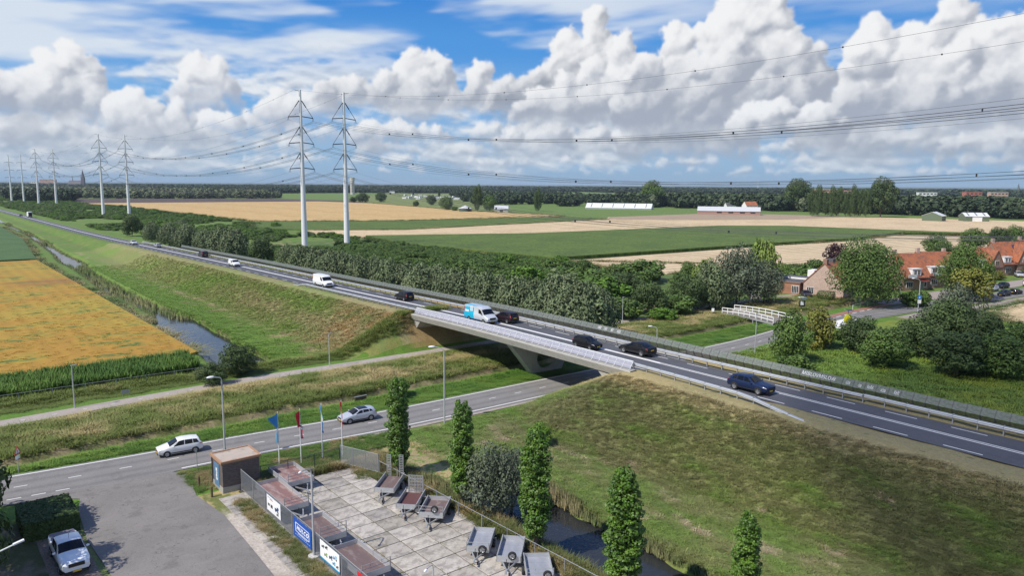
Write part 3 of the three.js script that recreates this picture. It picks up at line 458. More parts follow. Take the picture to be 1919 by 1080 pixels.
// ---------------------------------------------------------------- fields
function field(name, pts, y, tex, perM, turn = 0, depth = 0.5) { return struct(name, slabOf(pts, y, depth, perM, turn), withMap(tex, { roughness: 0.95 })); }
const ochreTex = texture(1024, 1024, (u, v) => {
  const X = -160 + u * 126, Z = -268 + v * 173, n1 = fbm(X * 0.03, Z * 0.05, 3), n2 = fbm(X * 0.22, Z * 0.5, 4), n3 = fbm(X * 1.4, Z * 1.4, 3), r = Math.sin(X * 2.1) * 0.08;
  let c = mix3([0.34, 0.185, 0.02], [0.33, 0.235, 0.028], smooth(-0.3, 0.4, n1 + 0.4 * n2)); c = mix3(c, [0.23, 0.12, 0.03], smooth(0.05, 0.5, -n1 + 0.25 * n2) * 0.8 * smooth(-150, -215, Z + 10 * n1)); c = mix3(c, [0.15, 0.19, 0.022], smooth(0.16, 0.55, n2 + 0.5 * n3 + 0.16 * n1) * 0.55); c = mix3(c, [0.06, 0.11, 0.02], smooth(0.42, 0.6, n2 + 0.3 * n3) * 0.8);
  return mul3(c, 1 + 0.12 * n3 + r * 0.7);
}, { repeat: false });
{ const g = slabOf([[-160, -95.5], [-36.2, -95.2], [-34.2, -97], [-34.4, -268], [-160, -268]], 0.42, 0.6, 1), u = g.attributes.uv; for (let i = 0; i < u.count; i++) u.setXY(i, (u.getX(i) + 160) / 126, (u.getY(i) + 268) / 173); struct('ochre_field', g, withMap(ochreTex)); }
const rowTex = (a, b, rows, amp, spots) => texture(1024, 1024, (u, v) => { const n = pfbm(u, v, 6, 5), g = pfbm(u, v, 60, 4, 0.75), w = pfbm(u, v, 9, 3) * 0.6, r = 0.5 + 0.5 * Math.sin(v * rows * 2 * Math.PI + w); return mul3(mix3(a, b, clamp(r * amp + 0.5 * (1 - amp) + 0.45 * n + (spots ?? 0) * g)), 1 + 0.18 * g); });
const potatoTex = rowTex([0.035, 0.085, 0.022], [0.075, 0.14, 0.035], 40, 0.5, 0.5), maizeTex = rowTex([0.034, 0.07, 0.006], [0.105, 0.155, 0.014], 40, 0.45, 0.9), wheatTex = rowTex([0.36, 0.225, 0.075], [0.56, 0.39, 0.17], 26, 0.3, 0.6), stubbleTex = rowTex([0.4, 0.29, 0.16], [0.62, 0.48, 0.29], 10, 0.3, 0.5), swathTex = rowTex([0.36, 0.27, 0.155], [0.6, 0.47, 0.29], 12, 0.85, 0.25), soilTex = rowTex([0.055, 0.038, 0.032], [0.1, 0.07, 0.055], 40, 0.3, 0.4), brownTex = rowTex([0.27, 0.2, 0.13], [0.36, 0.27, 0.18], 30, 0.3, 0.5), meadowTex = rowTex([0.11, 0.15, 0.03], [0.18, 0.205, 0.06], 20, 0.2, 0.5);
field('potato_field', [[-260, -271], [-34, -272.5], [-26.5, -380], [-24.5, -505], [-160, -505]], 0.5, potatoTex, 34, Math.PI / 2);
field('wheat_field', [[97, -1019], [112, -805], [117, -482], [206, -438], [335, -431], [362, -440], [360, -585], [418, -871], [400, -1000]], 0.6, wheatTex, 60);
field('ploughed_field', [[106, -1022], [128, -1340], [420, -1235], [466, -1025], [418, -874], [400, -1002]], 0.3, soilTex, 60);
field('grass_strip', [[87, -402], [112, -478], [206, -436.5], [335, -429.5], [352, -380], [152, -346.5], [108, -371]], 0.5, maizeTex, 50);
field('stubble_field', [[92, -312], [103, -372], [142, -365], [275, -403], [345, -380], [334, -274], [180, -269]], 0.3, stubbleTex, 50);
field('maize_field', [[103, -168], [93, -249], [104, -303], [183, -272], [330, -263.5], [365, -238], [392, -119], [362, -165.5], [287, -157], [223, -162.6]], 1.4, maizeTex, 50, -0.15, 1.6);
field('swath_field', [[99, -130], [107, -166], [221, -161], [306, -166], [348, -165], [390, -120], [520, -66], [520, -40], [347, -98], [250, -100], [158, -109.5], [105, -121]], 0.3, swathTex, 54, 0.03);
field('mown_field', [[334, -274], [348, -380], [377, -404.5], [497, -411.5], [560, -360], [610, -182], [620, -60], [524, -62], [392, -118], [368, -232], [331, -264]], 0.28, stubbleTex, 70);
field('bare_field', [[352, -381], [380, -405], [500, -412], [555, -372], [572, -300], [470, -300], [378, -345]], 0.36, brownTex, 60);
field('meadow', [[362, -590], [420, -880], [470, -1030], [600, -1250], [1000, -1900], [1250, -1700], [700, -1000], [420, -575]], 0.2, meadowTex, 80);
field('straw_field', [[95, -27.5], [107, -38.2], [127, -37], [190, -31], [260, -24], [260, 40], [130, 30], [97, -14]], 0.25, stubbleTex, 50);
// ---------------------------------------------------------------- trees, shrubs, crops, grass
M.bark = withMap(texture(128, 256, (u, v) => { const g = pfbm(u, v, 12, 4, 0.7); return mul3([0.15, 0.12, 0.09], 1 + 0.5 * g); }), { roughness: 0.95 });
const leafMat = (o = {}) => new THREE.MeshStandardMaterial({ vertexColors: true, roughness: 0.75, side: THREE.DoubleSide, ...o });
M.leaf = leafMat(); M.leafGlossy = leafMat({ roughness: 0.55 });
// a crown of many small leaves: blobs [x, y, z, rx, ry, rz] are clothed with folded leaf faces that look outwards, up or hang
function leaves(seed, blobs, count, size, pal, { hang = 0, fill = 0.35, stretch = 1.7, up = 0.25 } = {}) {
  const r = rng(seed), pos = [], nor = [], col = [], wts = blobs.map(b => (b[3] * b[4] + b[4] * b[5] + b[3] * b[5])), tot = wts.reduce((a, b) => a + b, 0), v = new THREE.Vector3(), n = new THREE.Vector3(), t = new THREE.Vector3(), b2 = new THREE.Vector3();
  blobs.forEach((b, bi) => {
    const m = Math.round(count * wts[bi] / tot), tone = 0.8 + 0.4 * r(), hue = r();
    for (let i = 0; i < m; i++) {
      const th = r() * Math.PI * 2, cz = r() * 2 - 1, s = Math.sqrt(1 - cz * cz), q = 1 - fill * r() * r() * 1.6;
      n.set(Math.cos(th) * s, cz, Math.sin(th) * s); v.set(b[0] + n.x * b[3] * q, b[1] + n.y * b[4] * q, b[2] + n.z * b[5] * q); if (v.y < 0.03) v.y = 0.03 + 0.2 * r();
      n.set(n.x / b[3], n.y / b[4] + up / b[4], n.z / b[5]).normalize(); n.x += (r() - 0.5) * 1.3; n.y += (r() - 0.5) * 1.1; n.z += (r() - 0.5) * 1.3; n.normalize();
      if (hang && r() < hang) t.set((r() - 0.5) * 0.4, -1, (r() - 0.5) * 0.4); else t.set(r() - 0.5, r() - 0.62, r() - 0.5); t.addScaledVector(n, -t.dot(n)); if (t.lengthSq() < 1e-4) t.set(1, 0, 0); t.normalize(); b2.crossVectors(n, t);
      const L = size * (0.7 + 0.6 * r()), w = L / stretch / 2, k = tone * (0.8 + 0.4 * r()), c = mix3(pal[0], pal[1], clamp(hue * 0.6 + r() * 0.4)), f = 0.25 * w;
      const P0 = [v.x - t.x * L / 2, v.y - t.y * L / 2, v.z - t.z * L / 2], P1 = [v.x + b2.x * w + n.x * f, v.y + b2.y * w + n.y * f, v.z + b2.z * w + n.z * f], P2 = [v.x + t.x * L / 2, v.y + t.y * L / 2, v.z + t.z * L / 2], P3 = [v.x - b2.x * w + n.x * f, v.y - b2.y * w + n.y * f, v.z - b2.z * w + n.z * f];
      pos.push(...P0, ...P2, ...P1, ...P0, ...P3, ...P2); for (let e = 0; e < 6; e++) { nor.push(n.x, n.y, n.z); col.push(c[0] * k, c[1] * k, c[2] * k); }
    }
  });
  const g = new THREE.BufferGeometry(); g.setAttribute('position', new THREE.Float32BufferAttribute(pos, 3)); g.setAttribute('normal', new THREE.Float32BufferAttribute(nor, 3)); g.setAttribute('color', new THREE.Float32BufferAttribute(col, 3)); return g;
}
function trunkOf(seed, h, r0, limbs, lean = 0.04, spread = 0.3) {
  const r = rng(seed), pts = [[0, -0.2, 0], [(r() - 0.5) * lean * h, h * 0.5, (r() - 0.5) * lean * h], [(r() - 0.5) * lean * h * 2, h, (r() - 0.5) * lean * h * 2]];
  const taper = (p, ra, rb, seg, n) => { const c = new THREE.CatmullRomCurve3(p.map(q => new THREE.Vector3(...q))), g = new THREE.TubeGeometry(c, seg, 1, n), a = g.attributes.position; for (let i = 0; i <= seg; i++) { const o = c.getPointAt(i / seg), rr = lerp(ra, rb, i / seg); for (let k = 0; k <= n; k++) { const q = i * (n + 1) + k; a.setXYZ(q, o.x + (a.getX(q) - o.x) * rr, o.y + (a.getY(q) - o.y) * rr, o.z + (a.getZ(q) - o.z) * rr); } } g.computeVertexNormals(); return g; };
  const gs = [taper(pts, r0, r0 * 0.35, 6, 8)];
  for (let i = 0; i < limbs; i++) { const t = 0.35 + 0.6 * i / limbs, a = i * 2.4 + r(), y = h * t, L = h * spread * (1.1 - 0.5 * t); gs.push(taper([[0, y, 0], [Math.cos(a) * L * 0.5, y + L * 0.35, Math.sin(a) * L * 0.5], [Math.cos(a) * L, y + L * 0.9, Math.sin(a) * L]], r0 * 0.4, r0 * 0.12, 4, 6)); }
  return merge(gs);
}
const GREEN = { willow: [[0.09, 0.13, 0.05], [0.16, 0.195, 0.095]], shrub: [[0.05, 0.105, 0.016], [0.105, 0.17, 0.026]], column: [[0.04, 0.1, 0.007], [0.105, 0.195, 0.015]], dark: [[0.035, 0.066, 0.016], [0.066, 0.106, 0.025]], mid: [[0.055, 0.11, 0.016], [0.105, 0.17, 0.03]], weeping: [[0.12, 0.18, 0.025], [0.19, 0.25, 0.05]], yellow: [[0.13, 0.15, 0.02], [0.2, 0.19, 0.03]], purple: [[0.03, 0.012, 0.016], [0.06, 0.022, 0.026]], grey: [[0.075, 0.1, 0.058], [0.13, 0.155, 0.095]], fresh: [[0.06, 0.14, 0.008], [0.11, 0.21, 0.015]] };
// unit crowns (1 m high, about 1 m wide) are made by scaling these families
function blobsRound(seed, n, rx, h0, h1) { const r = rng(seed), b = []; for (let i = 0; i < n; i++) { const t = (i + 0.5) / n, y = lerp(h0, h1, t), w = Math.sin(Math.PI * (0.16 + 0.76 * t)) , a = i * 2.4 + r() * 0.8, d = rx * w * (0.5 + 0.35 * r()), s = rx * (0.3 + 0.2 * r()); b.push([Math.cos(a) * d, y, Math.sin(a) * d, s, s * (0.8 + 0.3 * r()), s]); } for (let i = 0; i < 7; i++) { const a = r() * 6.283, y = lerp(h0, h1, 0.25 + 0.75 * r()), w = Math.sin(Math.PI * clamp((y - h0) / (h1 - h0) * 0.76 + 0.16)), s = rx * (0.12 + 0.1 * r()); b.push([Math.cos(a) * rx * w * 1.02, y, Math.sin(a) * rx * w * 1.02, s, s * 1.1, s]); } b.push([0, lerp(h0, h1, 0.55), 0, rx * 0.62, (h1 - h0) * 0.36, rx * 0.62]); return b; }
function blobsShaggy(seed, n, rx, h0, h1) { const r = rng(seed), b = []; for (let i = 0; i < n; i++) { const a = i * 2.4, q = Math.sqrt((i + 0.5) / n), d = rx * 0.62 * q, top = lerp(h1, h0 + (h1 - h0) * 0.62, q * q) * (0.92 + 0.14 * r()), ry = (top - h0) * 0.5; b.push([Math.cos(a) * d, h0 + ry * 0.98, Math.sin(a) * d, rx * (0.24 + 0.12 * r()), ry, rx * (0.24 + 0.12 * r())]); } return b; }
const fams = {
  willow: [1, 2, 3].map(s => leaves(s * 11, blobsShaggy(s * 5, 19, 0.52, 0.06, 1), 7200, 0.055, GREEN.willow, { hang: 0.35, stretch: 2.2 })),
  shrub: [1, 2, 3].map(s => leaves(s * 17, blobsRound(s * 7, 11, 0.55, 0.16, 0.84), 2400, 0.1, GREEN.shrub)),
  fresh: [1, 2].map(s => leaves(s * 19, blobsRound(s * 9, 11, 0.55, 0.18, 0.84), 2200, 0.1, GREEN.fresh)),
  dark: [1, 2, 3].map(s => leaves(s * 23, blobsRound(s * 13, 18, 0.5, 0.2, 0.88), 7000, 0.05, GREEN.dark)),
  mid: [1, 2].map(s => leaves(s * 29, blobsRound(s * 15, 18, 0.52, 0.22, 0.88), 5200, 0.06, GREEN.mid)),
  grey: [1, 2].map(s => leaves(s * 31, blobsRound(s * 17, 18, 0.5, 0.18, 0.88), 8000, 0.045, GREEN.grey, { hang: 0.3, stretch: 2 })),
  big: [1, 2].map(s => leaves(s * 53, blobsRound(s * 33, 26, 0.52, 0.2, 0.9), 15000, 0.034, GREEN.mid)),
  weeping: [1].map(s => leaves(s * 37, blobsShaggy(s * 19, 16, 0.52, 0.12, 0.98), 4200, 0.09, GREEN.weeping, { hang: 0.85, stretch: 3 })),
  yellow: [1].map(s => leaves(s * 41, blobsRound(s * 21, 14, 0.5, 0.14, 0.9), 3400, 0.072, GREEN.yellow)),
  purple: [1].map(s => leaves(s * 43, blobsRound(s * 23, 10, 0.5, 0.14, 0.9), 1600, 0.1, GREEN.purple)),
};
{ const bl = (s) => { const r = rng(s), b = []; for (let i = 0; i < 84; i++) { const t = (i + 0.9 * r()) / 84.9, w = interp(t, [0, 0.08, 0.35, 0.8, 0.95, 1], [0.55, 0.85, 1, 0.82, 0.55, 0.3]) * 0.125, a = i * 2.4 + r(); const k = 0.75 + 0.5 * r(); b.push([Math.cos(a) * w * 0.66 * k, 0.14 + 0.84 * t, Math.sin(a) * w * 0.66 * k, w * 0.48, 0.026 + 0.014 * r(), w * 0.48]); } return b; };
  fams.column = [1, 2, 3].map(s => leaves(s * 47, bl(s * 25), 14000, 0.019, GREEN.column, { stretch: 1.4, fill: 0.3, up: 0.6 })); }
const trunks = { tree: trunkOf(3, 0.62, 0.03, 7), shrub: trunkOf(5, 0.4, 0.02, 6, 0.1, 0.7), column: trunkOf(7, 0.9, 0.017, 3, 0.01, 0.05), low: trunkOf(9, 0.75, 0.035, 8, 0.08, 0.45) };
const plantCount = new Map();
function plant(kind, name, label, category, [x, z], h, w, { group, trunk = 'tree', turn, y } = {}) {
  const n = plantCount.get(kind) ?? 0; plantCount.set(kind, n + 1);
  const t = thing(name, label, category, [x, z], turn ?? n * 1.7, group, y ?? Math.max(landY(x, z), -0.2) - 0.05); t.scale.set(w, h, w);
  part('trunk', trunks[trunk], M.bark, t); part('crown', fams[kind][n % fams[kind].length], kind === 'column' ? M.leafGlossy : M.leaf, t); return t;
}
const ORD = ['first', 'second', 'third', 'fourth', 'fifth', 'sixth', 'seventh', 'eighth', 'ninth', 'tenth', 'eleventh', 'twelfth', 'thirteenth', 'fourteenth', 'fifteenth', 'sixteenth', 'seventeenth', 'eighteenth', 'nineteenth', 'twentieth', 'twenty-first'];
// front row: clipped columns along the yard
[[[-34.87,-36.38,9.00], 2.3, 'leafy columnar tree behind the ramp trailer, at the far corner of the trailer yard'], [[-34.1,-27.72,8.87], 2.3, 'leafy columnar tree beside the grey-leaved bush at the yard fence'], [[-34.13,-18.67,8.87], 2.6, 'tall leafy columnar tree between the yard fence and the canal, behind the three grey trailers'], [[-34.17,-10.34,8.71], 2.7, 'wide leafy columnar tree standing in front of the dark canal'], [[-29.47,-4.73,6.66], 2.6, 'columnar tree with a bright ragged top below the dry grass slope, rightmost of its row']].forEach(([[x, z, h], w, l]) => plant('column', 'columnar_tree', l, 'tree', [x, z], h * 1.02, h * 1.02 * (w / 2.5) * 0.95, { group: 'columnar trees along the trailer yard', trunk: 'column' }));
plant('grey', 'bush', 'large grey-leaved bush beside the trailer yard fence and the canal', 'bush', [-32.71,-25.36], 5.6, 4.9, { trunk: 'shrub' });
plant('grey', 'bush', 'small grey-leaved bush against the side of the larger grey bush', 'bush', [-29.61,-26.84], 4.2, 3.6, { trunk: 'shrub' });
plant('fresh', 'bush', 'bright green young bush on the grass slope above the columnar trees', 'bush', [-19.8,-34.71], 2.4, 2.2, { trunk: 'shrub' });
plant('fresh', 'bush', 'round bright green bush on the tall-grass bank beside the path', 'bush', [-22.03,-57.94], 2.4, 2.6, { trunk: 'shrub' });
plant('dark', 'bush', 'ragged dark bush at the near end of the left canal', 'bush', [-34.01,-80.13], 4.4, 5.0, { trunk: 'shrub' });
plant('dark', 'bush', 'low dark bush on the path side of the ragged canal bush', 'bush', [-38.12,-77.5], 3.0, 3.8, { trunk: 'shrub' });
plant('dark', 'tree', 'big dark tree at the left edge of the photo, shading the pickup', 'tree', [-69.5, -46], 12.5, 9.5, { trunk: 'tree' });
plant('dark', 'tree', 'dark tree in the lower left corner, in front of the big one', 'tree', [-66.6, -37.2], 10.4, 6.6, { trunk: 'tree' });
plant('dark', 'tree', 'dark leafy tree at the left edge beside the clipped hedge', 'tree', [-65.7, -41.8], 8.4, 5.4, { trunk: 'tree' });
// willows behind the screen
[[18,-376.31,10.09], [17,-336.23,9.14], [17,-308.48,9.84], [16,-279.68,10.88], [19,-268.78,9.09], [17,-244.00,11.08], [15,-224.76,12.03], [17,-205.67,9.29], [20,-193.25,8.30], [17,-176.60,9.19], [19,-170.17,8.95], [16,-155.71,9.24], [19,-154.07,8.95], [17,-142.30,9.14], [20,-140.43,8.85], [17,-127.99,9.24], [20,-126.47,8.85], [17,-114.96,9.24], [20,-113.75,8.95], [18,-104.78,9.29], [21,-103.54,8.90], [18,-94.12,9.44], [21,-93.00,8.95], [18,-84.65,9.64], [21,-84.43,9.14], [20,-74.64,11.58], [15,-72.98,9.64], [17,-67.05,10.78], [22,-68.85,9.69], [14,-66.87,9.09]].forEach(([x, z, h], i) => {
  const dark = i === 0 || i === 7, w = i >= 25 ? h * 1.12 : (h * 0.98 + 0.9) * (0.8 + 0.3 * Math.abs(Math.sin(i * 2.7)));
  plant(dark ? 'dark' : 'willow', 'willow', dark ? (i ? 'single dark bushy tree in the gap between the two willow rows behind the screen' : 'dark rounded tree at the far left end of the willow row beside the raised road') : i === 25 ? 'tallest silvery willow of the row behind the bridge, above the turquoise van' : i < 7 ? `grey-green willow beside the far end of the roadside screen, ${ORD[i]} from the left` : `grey-green willow behind the roadside screen, ${i - 7 <= 20 ? ORD[i - 8] + ' from the left' : ORD[29 - i] + ' from the right'} in the long row`, 'tree', [x, z], h * 1.03, w, { group: 'willows in a row behind the roadside screen', trunk: 'shrub' });
});
// copse between the white footbridge and the fields
[['willow', [64.36,-76.06], 10.5, 11, 'big silvery willow standing over the path left of the white footbridge'], ['grey', [72.68,-75.17], 12.5, 12, 'large grey-green tree behind the white footbridge'], ['weeping', [97.18,-84.99], 14.0, 11, 'yellow-green weeping willow rising above the grey-green trees'], ['weeping', [78.28,-87.79], 9.5, 8, 'smaller yellow-green willow at the left side of the copse'], ['dark', [58.46,-77.08], 7.5, 8, 'dark round tree beside the path lamp left of the footbridge'], ['grey', [78.75,-72.48], 9.5, 8.5, 'grey-green tree between the copse and the flat-roofed annex'], ['mid', [99.83,-109.18], 5, 5, 'small green tree at the edge of the swath field'], ['dark', [47.73,-78.68], 6.5, 7.5, 'dark rounded tree near the slim path lamp beyond the screen'], ['shrub', [52.06,-75.42], 4.2, 7, 'wide low bright bush beside the path lamp beyond the screen'], ['shrub', [39.8,-78.6], 4.5, 7, 'bushy green shrub at the foot of the last willow by the path'], ['fresh', [45.15,-73.11], 2.6, 5, 'low fresh green shrub at the edge of the path beyond the screen']].forEach(([k, p, h, w, l]) => plant(k, 'tree', l, k === 'shrub' || k === 'fresh' ? 'bush' : 'tree', p, h, w, { trunk: 'shrub' }));
// trees in the grass right of the lower road
[['mid', [32.46,-38.66], 7.4, 5.4, 'dark slender tree between the screen and the road crossing'], ['yellow', [44.43,-40.86], 6.6, 5.4, 'yellow-green tree beside the zebra crossing'], ['dark', [47.92,-35.77], 5.6, 6.6, 'dark tree with a loose crown, left end of the orchard group'], ['mid', [40.32,-28.52], 5.6, 7, 'round green orchard tree in the middle of the grass'], ['dark', [51.89,-29], 6.2, 7, 'dark orchard tree behind the round green one'], ['dark', [43.63,-20.24], 6.2, 8, 'spreading dark orchard tree with a visible short trunk'], ['mid', [47.67,-16.03], 5.8, 7.5, 'green orchard tree at the right edge of the photo'], ['dark', [59.36,-22.36], 6.4, 7.5, 'dark orchard tree below the straw field'], ['grey', [68.54,-30.23], 9.4, 8.6, 'tall blue-grey willow in front of the village street'], ['dark', [61.23,-28.01], 8, 8.6, 'dense dark tree in front of the blue-grey willow'], ['mid', [56.39,-16.15], 6.4, 7, 'orchard tree cut by the right edge of the photo'], ['shrub', [27.35,-34.64], 2.6, 4.6, 'low dark shrub in the shade of the slender tree by the screen']].forEach(([k, p, h, w, l]) => plant(k, 'tree', l, k === 'shrub' ? 'bush' : 'tree', p, h, w, { trunk: 'low' }));
// village trees
[['big', [94.51,-57.92], 13.8, 14, 'large spreading green tree in front of the pink gabled house'], ['purple', [167.25,-102.55], 7.5, 7, 'dark purple-leaved tree behind the pink gabled house'], ['big', [123.41,-48.95], 13, 10.5, 'bright green pointed tree in front of the orange-roofed houses'], ['yellow', [120.39,-46.16], 8, 9, 'yellow-green tree at the foot of the pointed green tree'], ['mid', [235.78,-99.26], 8, 9, 'dark green tree behind the left orange-roofed house'], ['dark', [215.75,-89], 6.5, 8, 'low dark tree behind the second orange-roofed house'], ['mid', [274.47,-100.56], 9, 11, 'green tree behind the middle orange roofs'], ['dark', [296.05,-98.28], 9, 11, 'dark tree behind the rightmost orange roofs'], ['mid', [323.22,-100.36], 8.5, 9, 'light green tree behind the houses at the right edge'], ['shrub', [114.8,-84.41], 5, 9, 'green garden shrub behind the flat-roofed annex'], ['shrub', [134.86,-91.06], 5.2, 9, 'broad green garden shrub beside the swath field'], ['shrub', [116.36,-89.99], 5, 8, 'green garden shrub left of the annex roof'], ['yellow', [111.07,-80.78], 3.2, 5, 'orange-brown garden shrub behind the white dormer'], ['shrub', [101.39,-50.95], 3.6, 4.2, 'clipped street tree in front of the balcony house, left one'], ['shrub', [104.07,-49.85], 3.6, 4.2, 'clipped street tree in front of the balcony house, right one'], ['yellow', [170.97,-57.09], 2.6, 4, 'yellow garden shrub beside the silver car'], ['shrub', [190.73,-58.35], 3, 4.5, 'flowering garden shrub above the silver car']].forEach(([k, p, h, w, l]) => plant(k, 'tree', l, h < 5.5 ? 'bush' : 'tree', p, h, w, { trunk: 'tree' }));
// shrubs between the willow row and the fields, in three loose lines behind the row, with low growth between them
{
  const r = rng(31);
  for (let col = 0; col < 21; col++) for (let line = 0; line < 3; line++) {
    const z = -94 - col * 7.9 + (r() - 0.5) * 4, far = lerp(98, 84, clamp((-120 - z) / 150)), x = lerp(24, far, [0.1, 0.45, 0.82][line] + (r() - 0.5) * 0.22), near = smooth(-215, -110, z), h = (1.9 + 2.8 * near) * (0.8 + 0.5 * r()), w = h * (1.4 + 0.6 * r()), q = r(), k = q < 0.55 ? 'shrub' : q < 0.78 ? 'fresh' : 'dark';
    plant(k, 'shrub', `${{ shrub: 'rounded green', fresh: 'bright green', dark: 'dark green' }[k]} shrub, ${ORD[20 - col] ?? 'last'} of the ${['front', 'middle', 'back'][line]} line behind the willow row`, 'bush', [x, z], h, w, { group: 'shrubs in the thicket behind the willow row', trunk: 'shrub' });
  }
}
// masses nobody could count
function mass(name, label, category, geo, mat, spots, colorFn) {
  const m = new THREE.InstancedMesh(geo, mat, spots.length), q = new THREE.Quaternion(), e = new THREE.Euler(), s = new THREE.Vector3(), p = new THREE.Vector3(), mt = new THREE.Matrix4(), c = new THREE.Color();
  spots.forEach((a, i) => { e.set(a[6] ?? 0, a[5] ?? 0, a[7] ?? 0); q.setFromEuler(e); m.setMatrixAt(i, mt.compose(p.set(a[0], a[1], a[2]), q, s.set(a[3], a[4], a[3]))); if (colorFn) { const k = colorFn(a, i); m.setColorAt(i, c.setRGB(...k)); } });
  m.name = numbered(name); m.userData = { kind: 'stuff', label, category }; m.castShadow = m.receiveShadow = true; scene.add(m); return m;
}
const polyHas = (pts, x, z) => { let c = false; for (let i = 0, j = pts.length - 1; i < pts.length; j = i++) if ((pts[i][1] > z) !== (pts[j][1] > z) && x < (pts[j][0] - pts[i][0]) * (z - pts[i][1]) / (pts[j][1] - pts[i][1]) + pts[i][0]) c = !c; return c; };
function scatter(seed, pts, n, fn) { const r = rng(seed), out = [], xs = pts.map(p => p[0]), zs = pts.map(p => p[1]), x0 = Math.min(...xs), x1 = Math.max(...xs), z0 = Math.min(...zs), z1 = Math.max(...zs); let g = 0; while (out.length < n && g++ < n * 30) { const x = x0 + r() * (x1 - x0), z = z0 + r() * (z1 - z0); if (!polyHas(pts, x, z)) continue; const a = fn(x, z, r); if (a) out.push(a); } return out; }
const farTree = (seed, pal) => leaves(seed, blobsRound(seed, 9, 0.52, 0.2, 0.86), 420, 0.2, pal, { stretch: 1.2 });
const farMid = farTree(61, [[0.075, 0.1, 0.045], [0.12, 0.14, 0.065]]), farDark = farTree(62, [[0.022, 0.042, 0.016], [0.04, 0.065, 0.022]]);
M.leafTint = leafMat();
mass('undergrowth', 'low green undergrowth filling the thicket behind the willow row', 'undergrowth', fams.shrub[1], M.leaf, scatter(70, [[18, -90], [99, -125], [90, -250], [84, -264], [20, -264]], 1500, (x, z, r) => { const n = fbm(x * 0.05, z * 0.05, 2); if (n < -0.3) return null; const h = (1.1 + 1.6 * r()) * (1 + 0.5 * n); return [x, -0.2, z, h * (1.5 + 0.8 * r()), h, r() * 6]; }));
// scrub on the far left, between the raised road and the ploughed land
for (const [nm, fam, seed, n] of [['low dark green scrub between the raised road and the pylons', fams.shrub[0], 71, 2600], ['lighter bushes scattered through the scrub below the pylons', fams.fresh[1], 79, 1100], ['grey-green willows scattered through the scrub below the pylons', fams.willow[1], 80, 350]]) mass('scrub', nm, 'scrub', fam, M.leaf, scatter(seed, [[22, -262], [80, -265], [97, -300], [110, -470], [108, -800], [100, -1100], [60, -1500], [30, -1500], [14, -900], [16, -500], [18, -330]], n, (x, z, r) => { const t = fbm(x * 0.03, z * 0.02, 3); if (t < -0.26 || (z > -420 && x < 24)) return null; const h = (1.3 + 2.4 * r() * r()) * (1 + 0.5 * t); return [x, -0.3, z, h * (1.6 + r()), h, r() * 6]; }));
mass('woodland', 'broad grey-green wood beyond the ploughed field', 'woodland', farMid, M.leaf, scatter(72, [[30, -1600], [130, -1395], [260, -1300], [400, -1245], [470, -1300], [560, -1700], [480, -2400], [150, -2600], [-100, -2600], [-60, -1800]], 2600, (x, z, r) => { const h = 9 + 6 * r(); return [x, -1, z, h * (1 + 0.4 * r()), h, r() * 6]; }));
mass('woodland', 'dark trees beside the foot of the second pylon pair', 'woodland', farDark, M.leaf, scatter(73, [[58, -1180], [110, -1130], [130, -1230], [90, -1330], [50, -1300]], 60, (x, z, r) => { const h = 13 + 6 * r(); return [x, -1, z, h * 0.9, h, r() * 6]; }));
mass('treeline', 'long dark belt of trees along the horizon behind the water tower', 'woodland', farDark, M.leaf, scatter(74, [[560, -1900], [980, -1960], [1300, -1760], [1600, -2200], [1000, -2700], [600, -2600]], 1500, (x, z, r) => { const h = 13 + 7 * r(); return [x, -1, z, h * (0.9 + 0.3 * r()), h, r() * 6]; }));
mass('treeline', 'dark trees around the farm buildings in the middle distance', 'woodland', farDark, M.leaf, scatter(75, [[430, -600], [600, -660], [760, -700], [900, -900], [1100, -1300], [900, -1400], [640, -980], [470, -700]], 420, (x, z, r) => { if (fbm(x * 0.01, z * 0.01, 2) < -0.25) return null; const h = 9 + 8 * r(); return [x, -1, z, h * (0.9 + 0.4 * r()), h, r() * 6]; }));
mass('treeline', 'dense dark belt of trees behind the long greenhouse and the brick shed', 'woodland', farDark, M.leaf, scatter(76, [[600, -600], [640, -560], [640, -470], [660, -370], [655, -190], [640, -60], [700, 20], [980, -100], [1100, -500], [1000, -900], [760, -760]], 2200, (x, z, r) => { const h = 11 + 9 * r() * (x < 740 ? 1 : 0.8); return [x, -1, z, h * (0.9 + 0.4 * r()), h, r() * 6]; }));
mass('treeline', 'lighter green trees mixed into the belt behind the sheds', 'woodland', farMid, M.leaf, scatter(77, [[600, -600], [640, -560], [640, -470], [660, -370], [655, -190], [700, -60], [980, -100], [1000, -900], [760, -760]], 330, (x, z, r) => { const h = 10 + 7 * r(); return [x, -1, z, h * (0.9 + 0.4 * r()), h, r() * 6]; }));
mass('horizon_woods', 'blue-grey far woods along the whole horizon', 'woodland', farDark, M.leaf, scatter(78, [[-900, -3600], [-200, -2700], [600, -2800], [1700, -2300], [2300, -1200], [2100, 300], [3600, 700], [5200, -1500], [4600, -4200], [2600, -5600], [400, -6000], [-1400, -5600]], 7000, (x, z, r) => { const h = 14 + 9 * r(); return [x, -1, z, h * (1.6 + 1.2 * r()), h, r() * 6]; }));
